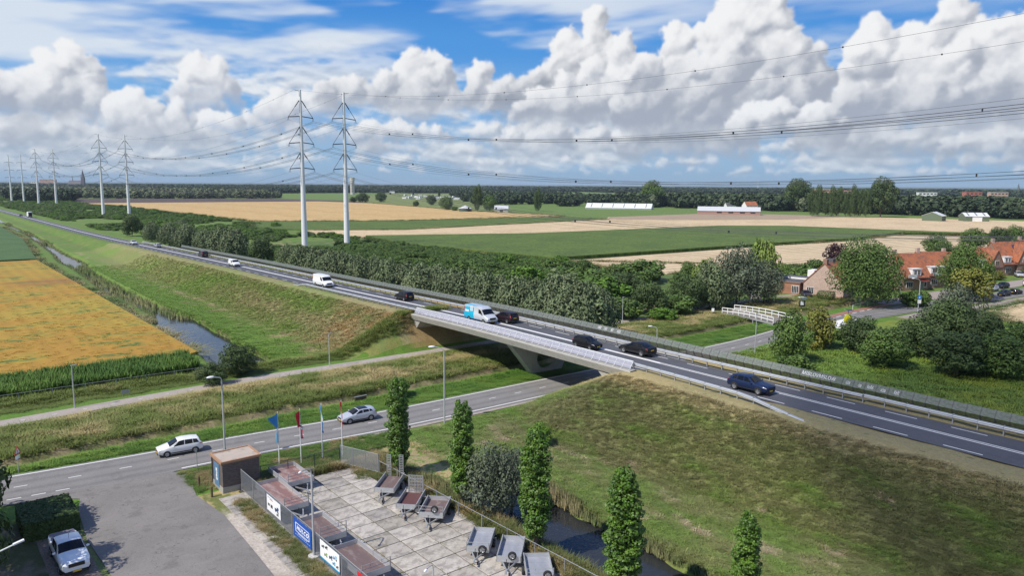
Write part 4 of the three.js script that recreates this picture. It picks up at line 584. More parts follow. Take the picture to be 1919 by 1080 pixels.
// tall grass, weeds, maize, reeds: instanced tufts
function tuft(seed, blades, h, spread, w, lean, pal, seedHead) {
  const r = rng(seed), pos = [], nor = [], col = [];
  for (let i = 0; i < blades; i++) {
    const a = r() * 6.283, d = spread * Math.sqrt(r()), x = Math.cos(a) * d, z = Math.sin(a) * d, H = h * (0.55 + 0.45 * r()), la = r() * 6.283, L = lean * H * (0.3 + r()), bx = Math.cos(la + 1.57) * w / 2, bz = Math.sin(la + 1.57) * w / 2, mx = x + Math.cos(la) * L * 0.35, mz = z + Math.sin(la) * L * 0.35, tx = x + Math.cos(la) * L, tz = z + Math.sin(la) * L, my = H * 0.6, k = 0.75 + 0.5 * r(), c = mix3(pal[0], pal[1], r()).map(v => v * k);
    pos.push(x - bx, 0, z - bz, x + bx, 0, z + bz, mx + bx * 0.8, my, mz + bz * 0.8, x - bx, 0, z - bz, mx + bx * 0.8, my, mz + bz * 0.8, mx - bx * 0.8, my, mz - bz * 0.8, mx - bx * 0.8, my, mz - bz * 0.8, mx + bx * 0.8, my, mz + bz * 0.8, tx, H, tz);
    const n = [-Math.cos(la) * 0.45, 0.85, -Math.sin(la) * 0.45]; for (let q = 0; q < 9; q++) { nor.push(...n); col.push(...c); }
  }
  const g = new THREE.BufferGeometry(); g.setAttribute('position', new THREE.Float32BufferAttribute(pos, 3)); g.setAttribute('normal', new THREE.Float32BufferAttribute(nor, 3)); g.setAttribute('color', new THREE.Float32BufferAttribute(col, 3)); return g;
}
const white1 = [[0.9, 0.9, 0.9], [1.1, 1.1, 1.1]];
const weedTuft = tuft(81, 30, 1, 0.5, 0.05, 0.85, white1), shortTuft = tuft(82, 22, 1, 0.5, 0.06, 0.8, white1), maizePlant = tuft(83, 13, 1, 0.16, 0.1, 0.55, white1), reedTuft = tuft(84, 24, 1, 0.35, 0.035, 0.2, white1);
{
  const Y = (x, z) => landY(x, z) - 0.03;
  const wcol = (a) => { const n = fbm(a[0] * 0.22, a[2] * 0.3, 3), m = fbm(a[0] * 1.1, a[2] * 1.1 + 7, 2); let c = mix3([0.15, 0.195, 0.035], [0.44, 0.36, 0.16], smooth(-0.2, 0.62, n + 0.35 * m - (a[9] ?? 0))); return c; };
  // the bank between path and ditch
  mass('tall_grass', 'tall tan and green weeds on the bank between the cycle path and the ditch', 'weeds', weedTuft, M.leaf, scatter(91, [[-92, -62.6], [100, -62.6], [100, -74.6], [66, -75.6], [20, -74.3], [-10, -74.9], [-33, -75.2], [-61, -73], [-92, -70.8]], 15000, (x, z, r) => { if (x > 60 && x < 68) return null; const k = smooth(-61.4, -64, z), edge = smooth(-75, -73.2, z); const a = [x, Y(x, z), z, 0.9 + 0.5 * r(), (0.22 + 0.5 * r() * r() + 0.18 * r()) * lerp(0.75, 1.1, edge) * (x > 5 ? 0.8 : 1), r() * 6, (r() - 0.5) * 0.3, (r() - 0.5) * 0.3]; a[9] = smooth(-66.5, -62.5, z) * 0.75 - 0.1; return a; }), wcol);
  mass('tall_grass', 'weeds in the strip between the wire fence and the cycle path', 'weeds', weedTuft, M.leaf, scatter(92, [[-92, -77], [-61, -78.7], [-45, -79.2], [-33, -80], [-10, -80.6], [2, -81.6], [2, -84.2], [-38, -84.6], [-92, -85]], 4200, (x, z, r) => { const far = smooth(-80.5, -83, z), a = [x, Y(x, z), z, 0.8 + 0.4 * r(), lerp(0.18, 0.62, far) * (0.6 + 0.8 * r()), r() * 6]; a[9] = lerp(0.8, 0.25, far); return a; }), wcol);
  mass('verge_grass', 'lush green grass verge along the far side of the lower road', 'grass', shortTuft, M.leaf, scatter(93, [[-92, -60.2], [-62, -58], [-50, -56.8], [-30, -55], [0, -54.3], [40, -53.6], [56, -55], [56, -60.3]], 9000, (x, z, r) => { if (landY(x, z) < -0.55) return null; return [x, Y(x, z), z, 0.55 + 0.4 * r(), 0.16 + 0.3 * r() * smooth(-56, -59.5, z) + 0.08 * r(), r() * 6]; }), a => mix3([0.08, 0.18, 0.016], [0.15, 0.25, 0.03], clamp(0.5 + fbm(a[0] * 0.5, a[2] * 0.5, 2))));
  mass('maize_strip', 'strip of tall green maize beside the ochre field', 'maize', maizePlant, M.leaf, scatter(94, [[-140, -86], [-52, -85], [-39.5, -84.8], [-36.8, -86.5], [-36.4, -94.6], [-140, -95]], 9500, (x, z, r) => [x, Y(x, z), z, 0.9 + 0.5 * r(), 1.35 + 0.6 * r(), r() * 6]), a => mix3([0.05, 0.125, 0.01], [0.1, 0.19, 0.02], clamp(0.5 + fbm(a[0] * 0.3, a[2] * 0.4, 3))));
  mass('ochre_crop', 'rough orange crop with green weeds standing up through it', 'crop', shortTuft, M.leaf, scatter(95, [[-150, -96], [-37, -96], [-35, -98], [-35, -200], [-150, -200]], 5000, (x, z, r) => (r() < smooth(-210, -100, z) + 0.1 ? [x, 0.4, z, 0.5 + 0.4 * r(), 0.1 + 0.12 * r(), r() * 6] : null)), a => { const n = fbm(a[0] * 0.22, a[2] * 0.5, 3), m = vnoise(a[0] * 1.3, a[2] * 1.3); return n + 0.4 * m > 0.36 ? [0.11, 0.17, 0.02] : mix3([0.42, 0.23, 0.025], [0.42, 0.3, 0.035], clamp(0.5 + n)); });
  const slopeCol = a => { const c = groundColor(a[0], a[2]); return c.map(v => v * 1.4); };
  mass('slope_grass', 'short dry grass and weeds on the embankment left of the bridge', 'grass', shortTuft, M.leaf, scatter(96, [[-6.9, -80], [-26.2, -82.5], [-26, -140], [-24, -240], [-7, -240]], 26000, (x, z, r) => (r() < smooth(-260, -110, z) + 0.12 && landY(x, z) > -0.6 ? [x, Y(x, z), z, 0.6 + 0.5 * r(), 0.12 + 0.3 * r() * r() + (z > -100 ? 0.12 : 0), r() * 6] : null)), slopeCol);
  mass('slope_grass', 'dry olive grass on the broad slope right of the bridge', 'grass', shortTuft, M.leaf, scatter(97, [[-6.9, 14], [-26.6, 14], [-26.6, -32], [-30, -36], [-30, -46.2], [2, -46.2], [-4, -40], [-6.9, -37]], 30000, (x, z, r) => (landY(x, z) > -0.6 ? [x, Y(x, z), z, 0.4 + 0.45 * r(), 0.08 + 0.26 * r() * r(), r() * 6] : null)), slopeCol);
  mass('orchard_grass', 'long green and yellow grass around the orchard trees', 'grass', shortTuft, M.leaf, scatter(98, [[7.5, -46.5], [58, -47.6], [96, -30], [110, 10], [60, 30], [7.5, 10]], 22000, (x, z, r) => [x, Y(x, z), z, 0.8 + 0.6 * r(), 0.2 + 0.5 * r() * smooth(8, 14, x), r() * 6]), a => { const c = groundColor(a[0], a[2]); return c.map(v => v * 1.4); });
  const reedCol = a => mix3([0.12, 0.165, 0.05], [0.27, 0.25, 0.12], clamp(0.15 + 1.2 * fbm(a[0] * 0.2, a[2] * 0.2, 2)));
  const R = [];
  { const r = rng(99); for (let i = 0; i < 3000; i++) { const z = -132 - r() * 420, side = r() < 0.5 ? -1 : 1, cx = channelX(z), w = channelW(z); const block = fbm(z * 0.03, 4, 2); const x = cx + side * (w + 0.6) * (block > 0.12 && side > 0 ? r() * 1.0 : 0.72 + 0.5 * r()) + (r() - 0.5); R.push([x, -0.95, z, 1 + 0.7 * r(), (0.7 + 0.9 * r()) * (block > 0.05 ? 1.1 : 0.5), r() * 6]); } for (let i = 0; i < 900; i++) { const z = -86 - r() * 48; R.push([channelX(z) + (r() < 0.8 ? 4.3 : -4.5) + (r() - 0.5) * 0.9, -0.75, z, 0.8, 0.35 + 0.5 * r(), r() * 6]); } }
  mass('reeds', 'grey-green reeds crowding the left canal', 'reeds', reedTuft, M.leaf, R, reedCol);
  const R2 = []; { const r = rng(100); for (let i = 0; i < 2600; i++) { const z = 12 - r() * 46, far = r() < 0.55; const b = fbm(z * 0.12, far ? 2 : 8, 2); R2.push([far ? -26.4 + (r() - 0.6) * 1.1 : -33.0 - r() * 1.1, -0.7 + (far ? 0.1 : 0.35), z, 0.8 + 0.4 * r(), (far ? 0.5 : 0.55) * (0.5 + r()) * (1 + Math.max(0, b * 2)), r() * 6]); } }
  mass('reeds', 'green reeds and weeds along both edges of the right canal', 'reeds', reedTuft, M.leaf, R2, a => mix3([0.08, 0.13, 0.03], [0.24, 0.2, 0.1], clamp(0.3 + fbm(a[0] * 0.4, a[2] * 0.3, 2) + (a[0] > -29 ? 0.25 : 0))));
  mass('yard_weeds', 'weeds and dry grass along the trailer yard fences', 'weeds', weedTuft, M.leaf, [...scatter(101, [[-35.1, -42], [-33.2, -42], [-33.2, 8], [-35.1, 8]], 1900, (x, z, r) => [x, 0, z, 0.6 + 0.4 * r(), 0.25 + 0.5 * r(), r() * 6]), ...scatter(102, [[-47.0, -40], [-48.3, -40], [-48.4, 0], [-47.0, 0]], 1300, (x, z, r) => [x, 0, z, 0.5, 0.12 + 0.25 * r(), r() * 6]), ...scatter(103, [[-46.4, -42.2], [-38, -41.9], [-37.6, -40.9], [-46.4, -41.4]], 420, (x, z, r) => [x, 0, z, 0.7, 0.25 + 0.6 * r(), r() * 6]), ...scatter(104, [[-50, -49], [-34, -48.2], [-30, -47.4], [-30, -44], [-36, -43], [-50, -43.5]], 2400, (x, z, r) => [x, 0, z, 0.5, 0.1 + 0.2 * r(), r() * 6]), ...scatter(105, [[-38, -38], [-33, -34], [-33, -44], [-36.5, -44]], 500, (x, z, r) => [x, 0, z, 0.6, 0.12 + 0.3 * r() * r(), r() * 6])], a => { const g = a[2] < -43; return mix3(g ? [0.09, 0.16, 0.02] : [0.11, 0.13, 0.03], [0.27, 0.21, 0.09], smooth(g ? 0.1 : -0.3, 0.5, fbm(a[0] * 0.6, a[2] * 0.6, 2) + 0.3 * vnoise(a[0] * 3, a[2] * 3))); });
}

{ // weeds in the joints of the yard and ragged margins round the fields
  const r = rng(777), J = []; for (let i = 0; i < 240; i++) { const along = r() < 0.5, k = Math.floor(r() * 6), m = Math.floor(r() * 18); J.push(along ? [-36.9 - 2.06 * k + (r() - 0.5) * 0.1, 0, -41.2 + r() * 36, 0.16 + 0.2 * r(), 0.06 + 0.14 * r() * r(), r() * 6] : [-36.9 - r() * 10.2, 0, -41.27 + 1.96 * m + (r() - 0.5) * 0.1, 0.16 + 0.2 * r(), 0.06 + 0.12 * r() * r(), r() * 6]); }
  mass('joint_weeds', 'small weeds growing in the joints of the yard slabs', 'weeds', shortTuft, M.leaf, J, () => mix3([0.08, 0.12, 0.02], [0.22, 0.19, 0.08], r()));
  const E = [], edge = (pts, n, h) => { const L = pts.slice(0, -1).map((p, i) => { const q = pts[i + 1]; return Math.hypot(q[0] - p[0], q[1] - p[1]); }), tot = L.reduce((a, b) => a + b, 0); pts.slice(0, -1).forEach((p, i) => { const q = pts[i + 1], m = Math.round(n * L[i] / tot); for (let k = 0; k < m; k++) { const t = r(); E.push([lerp(p[0], q[0], t) + (r() - 0.5) * 2.4, 0, lerp(p[1], q[1], t) + (r() - 0.5) * 2.4, 2 + 2 * r(), h * (0.5 + r()), r() * 6]); } }); };
  edge([[103, -168], [93, -249], [104, -303], [183, -272], [330, -263.5], [365, -238], [392, -119], [362, -165.5], [287, -157], [223, -162.6]], 1500, 1.2); edge([[87, -402], [112, -478], [206, -436.5], [335, -429.5], [352, -380], [152, -346.5], [108, -371]], 900, 0.9); edge([[99, -130], [107, -166], [158, -109.5], [105, -121]], 300, 0.9); edge([[-36, -96], [-34.3, -98], [-34.4, -268], [-34, -272], [-26, -380], [-24.4, -500]], 700, 0.5); edge([[97, -1019], [112, -805], [117, -482], [206, -438], [362, -440], [360, -585], [418, -871]], 1200, 1.3); edge([[95, -27.5], [107, -38.2], [127, -37], [190, -31], [260, -24]], 500, 0.5);
  mass('field_margin', 'ragged grass and weeds along the edges of the fields', 'weeds', weedTuft, M.leaf, E, a => mix3([0.09, 0.14, 0.025], [0.3, 0.25, 0.11], clamp(0.35 + 1.1 * fbm(a[0] * 0.1, a[2] * 0.1, 2))));
}
// ---------------------------------------------------------------- vehicles
M.glass = new THREE.MeshPhysicalMaterial({ color: lin(0.008, 0.009, 0.011), roughness: 0.06, specularIntensity: 0.7 });
M.tyre = std([0.02, 0.02, 0.021], { roughness: 0.85 });
M.rim = std([0.42, 0.43, 0.44], { roughness: 0.35, metalness: 0.7 });
M.trim = std([0.02, 0.02, 0.022], { roughness: 0.55 });
M.headlamp = new THREE.MeshPhysicalMaterial({ color: lin(0.72, 0.73, 0.75), roughness: 0.12, clearcoat: 1 });
M.tail = new THREE.MeshPhysicalMaterial({ color: lin(0.42, 0.02, 0.02), roughness: 0.2, clearcoat: 1 });
M.plate = std([0.75, 0.5, 0.05], { roughness: 0.5 });
const paint = (rgb, metal = 0.0) => { const dark = rgb[0] + rgb[1] + rgb[2] < 0.15; return new THREE.MeshPhysicalMaterial({ color: lin(...rgb), roughness: dark ? 0.5 : 0.35, metalness: metal, specularIntensity: dark ? 0.3 : 1, clearcoat: dark ? 0.45 : 1, clearcoatRoughness: 0.05 }); };
// body drawn from a side profile: x runs from the nose (-) to the tail (+); top = [x, y] of roof line, belt = [x, y] of the window sill
function carShape({ L, W, top, belt, sill = 0.3, roofW = 0.76, nose = 0.86, tail = 0.9 }) {
  const tx = top.map(p => p[0]), ty = top.map(p => p[1]), bx = belt.map(p => p[0]), by = belt.map(p => p[1]), n = 44, pos = [], idx = [];
  const half = x => W / 2 * (1 - (1 - nose) * smooth(-L / 2 + 0.75, -L / 2, x) - (1 - tail) * smooth(L / 2 - 0.6, L / 2, x));
  const section = x => {
    const t = interp(x, tx, ty), b = Math.min(interp(x, bx, by), t - 0.02), w = half(x), up = clamp((t - b) / 0.45), wr = lerp(w * 0.94, w * roofW / 0.97, up), lift = 0.1 * smooth(L / 2 - 0.5, L / 2, Math.abs(x));
    return [[w * 0.86, sill - 0.06 + lift], [w * 0.96, sill + 0.06 + lift], [w, lerp(sill, b, 0.45)], [w * 0.985, b - 0.06], [w * 0.955, b], [lerp(w * 0.9, wr, up), lerp(b + (t - b) * 0.5, t - 0.09, up)], [wr * 0.86, t - 0.025], [wr * 0.45, t], [0, t + 0.012]];
  };
  const S = 9;
  for (let i = 0; i <= n; i++) { const e = i / n, x = -L / 2 + L * (0.5 - 0.5 * Math.cos(Math.PI * e) * 0.5 - 0.0) ; const xx = -L / 2 + L * lerp(e, 0.5 - 0.5 * Math.cos(Math.PI * e), 0.5); const s = section(xx); for (const [z, y] of s) pos.push(xx, y, z); for (const [z, y] of s) pos.push(xx, y, -z); }
  const row = 2 * S; for (let i = 0; i < n; i++) for (let k = 0; k < S - 1; k++) { const a = i * row + k, b = a + 1, c = a + row, d = b + row; idx.push(a, c, b, b, c, d); const e = a + S, f = b + S, g = c + S, h = d + S; idx.push(e, f, g, f, h, g); }
  for (const i of [0, n]) { for (let k = 0; k < S - 1; k++) { const a = i * row + k, b = a + 1, e = a + S, f = b + S; if (i === 0) idx.push(a, b, e, b, f, e); else idx.push(a, e, b, b, e, f); } }
  let g = tris(pos, idx); g = toCreasedNormals(g, 0.6);
  const at = (x, k, side) => { const s = section(x), i = Math.min(S - 2, Math.floor(k)), f = k - i; return [x, lerp(s[i][1], s[i + 1][1], f), side * lerp(s[i][0], s[i + 1][0], f)]; };
  // a patch of the skin, from x0..x1 (as function of k) and k0..k1, lifted off by e
  const patch = (side, edge0, edge1, k0, k1, e = 0.008, nx = 8, nk = 4) => { const p = [], ix = []; for (let j = 0; j <= nk; j++) for (let i = 0; i <= nx; i++) { const k = lerp(k0, k1, j / nk), x = lerp(edge0(j / nk), edge1(j / nk), i / nx), q = at(x, k, side); const up = smooth(4.4, 7, k); p.push(q[0], q[1] + e * up, q[2] + side * e * (1 - up * 0.8)); } for (let j = 0; j < nk; j++) for (let i = 0; i < nx; i++) { const a = j * (nx + 1) + i, b = a + 1, c = a + nx + 1, d = c + 1; if (side > 0) ix.push(a, b, c, b, d, c); else ix.push(a, c, b, b, c, d); } return tris(p, ix); };
  // a pane right across the body between two stations
  const across = (x0, x1, kSide = 5.25, e = 0.01) => { const p = [], ix = [], ks = [kSide, 6, 7, 8], cols = [...ks.map(k => [k, 1]), ...ks.slice(0, 3).reverse().map(k => [k, -1])], nx = 6, m = cols.length; const nrm = x1 > x0 ? -1 : 1; for (let i = 0; i <= nx; i++) { const x = lerp(x0, x1, i / nx); for (const [k, sd] of cols) { const q = at(x, k, sd), d = (interp(x + 0.02, tx, ty) - interp(x - 0.02, tx, ty)) / 0.04, l = Math.hypot(d, 1); p.push(q[0] - d / l * e, q[1] + e / l, q[2]); } } for (let i = 0; i < nx; i++) for (let j = 0; j < m - 1; j++) { const a = i * m + j, b = a + 1, c = a + m, d = c + 1; ix.push(a, b, c, b, d, c); } const g2 = tris(p, ix); if (g2.attributes.normal.getY(Math.floor(p.length / 6)) < 0) { const arr = g2.index.array; for (let i = 0; i < arr.length; i += 3) { const t = arr[i]; arr[i] = arr[i + 1]; arr[i + 1] = t; } g2.computeVertexNormals(); } return g2; };
  return { g, at, patch, across, half };
}
const wheelGeo = new Map();
function wheelParts(r, w = 0.2) { const key = r + '/' + w; if (!wheelGeo.has(key)) { const pts = [[r * 0.62, -w / 2], [r * 0.93, -w / 2], [r, -w * 0.32], [r, w * 0.32], [r * 0.93, w / 2], [r * 0.62, w / 2]].map(p => new THREE.Vector2(...p)); const tyre = new THREE.LatheGeometry(pts, 20).rotateX(Math.PI / 2); const sp = []; for (let i = 0; i < 5; i++) sp.push(box(0.07, r * 0.58, 0.04, 0, r * 0.31, w * 0.4).rotateZ(i * 1.2566)); const rim = merge([new THREE.LatheGeometry([[0.02, w * 0.42], [r * 0.14, w * 0.42], [r * 0.15, w * 0.2], [r * 0.5, w * 0.14], [r * 0.6, w * 0.4], [r * 0.63, w * 0.4]].map(p => new THREE.Vector2(...p)), 20).rotateX(Math.PI / 2), ...sp]); wheelGeo.set(key, [tyre, rim, new THREE.CylinderGeometry(r * 0.6, r * 0.6, w * 0.2, 16).rotateX(Math.PI / 2)]); } return wheelGeo.get(key); }
function addWheel(parent, x, z, r, w = 0.2, steer = 0, rimMat = M.rim) { const [t, rim, disc] = wheelParts(r, w), wh = part('wheel', disc, M.trim, parent); wh.position.set(x, r, z); wh.rotation.y = (z < 0 ? Math.PI : 0) + steer; part('tyre', t, M.tyre, wh); part('rim', rim, rimMat, wh); return wh; }
function car(name, label, o, [x, z], turn, y, rgb, { metal = 0, group, roofMat } = {}) {
  const t = thing(name, label, o.cat ?? 'car', [x, z], turn, group, y), m = paint(rgb, metal), s = o.shape ??= carShape(o), { L, W } = o, c = k => () => k;
  part('body', s.g, m, t);
  for (const sd of [1, -1]) for (const w of o.side) part('side_window', s.patch(sd, q => lerp(w[0], w[1], q), q => lerp(w[2], w[3], q), w[4] ?? 4.12, w[5] ?? 4.98), M.glass, t);
  part('windscreen', s.across(...o.screen), M.glass, t);
  if (o.rear) part('rear_window', s.across(...o.rear), M.glass, t);
  if (o.sunroof) part('glass_roof', s.across(o.sunroof[0], o.sunroof[1], 6.1), M.glass, t);
  if (o.bed) part('load_bed', box(o.bed[1] - o.bed[0], 0.02, W * 0.8, (o.bed[0] + o.bed[1]) / 2, o.bed[2] + 0.03, 0), M.trim, t);
  for (const wx of o.wheels) for (const sd of [1, -1]) { const arch = new THREE.RingGeometry(o.r * 0.96, o.r * 1.16, 18, 1, 0, Math.PI).translate(wx, o.r, 0); if (sd < 0) arch.rotateY(Math.PI).translate(wx * 2, 0, 0); arch.translate(0, 0, sd * (W / 2 + 0.004)); part('wheel_arch', arch, M.trim, t); addWheel(t, wx, sd * (W / 2 - 0.1), o.r, 0.22); }
  const nx = -L / 2, tl = L / 2;
  for (const sd of [1, -1]) {
    part('headlamp', s.patch(sd, c(nx + 0.03), q => nx + 0.46 - 0.2 * q, 3.0, 3.7, 0.012), M.headlamp, t);
    part('tail_lamp', o.tallTail ? s.patch(sd, c(tl - 0.2), c(tl - 0.01), 3.2, 5.2, 0.014) : s.patch(sd, c(tl - 0.3), c(tl - 0.01), 2.9, 3.75, 0.014), M.tail, t);
    part('mirror', new THREE.SphereGeometry(0.1, 8, 6).scale(0.8, 0.85, 1.2).translate(o.mirror[0], o.mirror[1], sd * (W / 2 + 0.09)), o.darkMirror ? M.trim : m, t);
    part('sill_trim', box(o.wheels[1] - o.wheels[0] - o.r * 2.3, 0.09, 0.02, (o.wheels[0] + o.wheels[1]) / 2, (o.sill ?? 0.3) + 0.06, sd * (W / 2 * 0.975)), M.trim, t);
  }
  part('grille', box(0.04, o.grille?.[0] ?? 0.14, W * 0.52, nx - 0.002, o.grille?.[1] ?? 0.62, 0), M.trim, t);
  part('bumper', merge([box(0.05, 0.16, W * 0.74, nx - 0.006, 0.36, 0), box(0.05, 0.2, W * 0.72, tl + 0.004, 0.4, 0)]), M.trim, t);
  part('number_plate', box(0.02, 0.11, 0.5, nx - 0.03, 0.45, 0), M.plate, t); part('number_plate', box(0.02, 0.11, 0.5, tl + 0.03, o.plateY ?? 0.72, 0), M.plate, t);
  return t;
}
const HATCH = { L: 3.95, W: 1.7, r: 0.3, wheels: [-1.22, 1.27], top: [[-1.975, 0.68], [-1.87, 0.78], [-1.1, 1.0], [-1.02, 1.03], [-0.2, 1.46], [0.3, 1.52], [1.1, 1.49], [1.66, 1.42], [1.86, 1.05], [1.95, 0.92], [1.975, 0.74]], belt: [[-1.975, 0.72], [-1.0, 0.9], [1.4, 0.97], [1.975, 0.98]], side: [[-0.8, -0.1, 0.32, 0.34], [0.38, 0.4, 1.08, 1.06], [1.13, 1.1, 1.66, 1.46]], screen: [-0.97, -0.25], rear: [1.69, 1.86], mirror: [-0.66, 1.0] };
const SPORT = { L: 4.0, W: 1.72, r: 0.32, wheels: [-1.22, 1.25], top: [[-2.0, 0.64], [-1.88, 0.72], [-0.98, 0.97], [-0.9, 0.99], [-0.12, 1.38], [0.4, 1.44], [1.2, 1.42], [1.72, 1.36], [1.8, 1.22], [1.93, 0.92], [2.0, 0.78]], belt: [[-2.0, 0.68], [-0.9, 0.92], [1.5, 1.05], [2.0, 1.0]], side: [[-0.62, 0.0, 0.32, 0.34], [0.38, 0.4, 1.08, 1.02], [1.14, 1.1, 1.56, 1.3]], screen: [-0.84, -0.16], rear: [1.76, 1.92], sunroof: [-0.05, 1.0], mirror: [-0.55, 1.0] };
const SUV = { L: 4.55, W: 1.86, r: 0.38, sill: 0.36, wheels: [-1.37, 1.36], top: [[-2.275, 0.8], [-2.12, 0.93], [-1.02, 1.1], [-0.95, 1.12], [-0.22, 1.58], [0.4, 1.64], [1.3, 1.6], [1.75, 1.5], [2.12, 1.14], [2.22, 1.02], [2.275, 0.85]], belt: [[-2.275, 0.84], [-0.95, 1.0], [1.7, 1.1], [2.275, 1.1]], side: [[-0.68, -0.05, 0.3, 0.3], [0.38, 0.38, 1.12, 1.02], [1.2, 1.12, 1.68, 1.45]], screen: [-0.9, -0.26], rear: [1.77, 2.1], mirror: [-0.62, 1.12], plateY: 0.85 };
const COUPE = { L: 4.75, W: 1.92, r: 0.38, sill: 0.34, wheels: [-1.44, 1.42], top: [[-2.375, 0.74], [-2.2, 0.84], [-1.2, 1.04], [-1.12, 1.06], [-0.28, 1.52], [0.3, 1.6], [0.9, 1.56], [1.5, 1.38], [2.05, 1.14], [2.3, 1.08], [2.375, 0.9]], belt: [[-2.375, 0.78], [-1.1, 1.0], [1.7, 1.1], [2.375, 1.06]], side: [[-0.78, -0.1, 0.25, 0.28], [0.32, 0.34, 1.1, 0.95], [1.16, 1.05, 1.62, 1.25]], screen: [-1.06, -0.32], rear: [1.0, 1.9], mirror: [-0.7, 1.08], plateY: 0.8 };
const MPV = { L: 4.35, W: 1.8, r: 0.33, sill: 0.32, wheels: [-1.35, 1.35], top: [[-2.175, 0.74], [-2.0, 0.86], [-1.3, 1.05], [-1.22, 1.08], [-0.35, 1.58], [0.3, 1.66], [1.4, 1.64], [1.9, 1.56], [2.05, 1.2], [2.14, 1.0], [2.175, 0.8]], belt: [[-2.175, 0.78], [-1.2, 1.0], [1.8, 1.1], [2.175, 1.05]], side: [[-0.85, -0.2, 0.15, 0.17], [0.22, 0.24, 1.0, 0.98], [1.08, 1.06, 1.75, 1.6]], screen: [-1.15, -0.4], rear: [1.92, 2.04], mirror: [-0.78, 1.05], tallTail: true, plateY: 0.85 };
const VANB = { L: 5.9, W: 2.05, r: 0.35, sill: 0.36, cat: 'van', wheels: [-1.95, 1.65], roofW: 0.9, nose: 0.9, tail: 0.98, top: [[-2.95, 0.78], [-2.85, 0.95], [-2.2, 1.26], [-2.1, 1.32], [-1.45, 2.08], [-1.15, 2.3], [-0.6, 2.42], [1.0, 2.46], [2.7, 2.44], [2.9, 2.36], [2.94, 1.4], [2.95, 0.8]], belt: [[-2.95, 0.8], [-2.1, 1.24], [-0.8, 1.34], [2.95, 1.4]], side: [[-1.78, -1.32, -0.72, -0.72, 4.12, 4.75]], screen: [-2.04, -1.46], mirror: [-1.62, 1.42], darkMirror: true, tallTail: true, grille: [0.3, 0.82], plateY: 0.6 };
const SMALLVAN = { L: 4.45, W: 1.82, r: 0.32, sill: 0.32, cat: 'van', wheels: [-1.38, 1.3], roofW: 0.88, tail: 0.97, top: [[-2.225, 0.76], [-2.1, 0.9], [-1.4, 1.12], [-1.32, 1.16], [-0.6, 1.72], [-0.2, 1.82], [1.9, 1.84], [2.15, 1.76], [2.2, 1.2], [2.225, 0.8]], belt: [[-2.225, 0.8], [-1.3, 1.06], [0.2, 1.14], [2.225, 1.16]], side: [[-0.92, -0.4, 0.1, 0.1, 4.12, 4.9]], screen: [-1.26, -0.62], mirror: [-0.85, 1.15], darkMirror: true, tallTail: true };
const PICKUP = { L: 5.3, W: 1.82, r: 0.38, sill: 0.44, cat: 'pickup truck', wheels: [-1.65, 1.4], roofW: 0.78, top: [[-2.65, 0.86], [-2.5, 1.05], [-1.3, 1.2], [-1.22, 1.22], [-0.55, 1.7], [-0.2, 1.76], [0.7, 1.74], [0.9, 1.66], [1.02, 1.16], [1.05, 1.14], [2.62, 1.12], [2.65, 0.8]], belt: [[-2.65, 0.9], [-1.2, 1.12], [1.0, 1.14], [2.65, 1.12]], side: [[-1.0, -0.42, -0.1, -0.08], [-0.02, 0.0, 0.78, 0.72]], screen: [-1.16, -0.58], rear: [0.92, 1.0], mirror: [-0.9, 1.22], bed: [1.12, 2.55, 1.1], grille: [0.24, 0.86] };
const onRoad = (Z) => roadY(Z) + 0.0, TOWARD = Math.PI / 2 - 0, AWAY = -Math.PI / 2;
// nose lies at -x of a model: turned to +z (towards the right of the photo) or -z (away)
const NOSE_Z = Math.PI / 2, NOSE_AWAY = -Math.PI / 2;
const hw = (px, py) => 0;
const lane = (s, o) => [-o, -s];
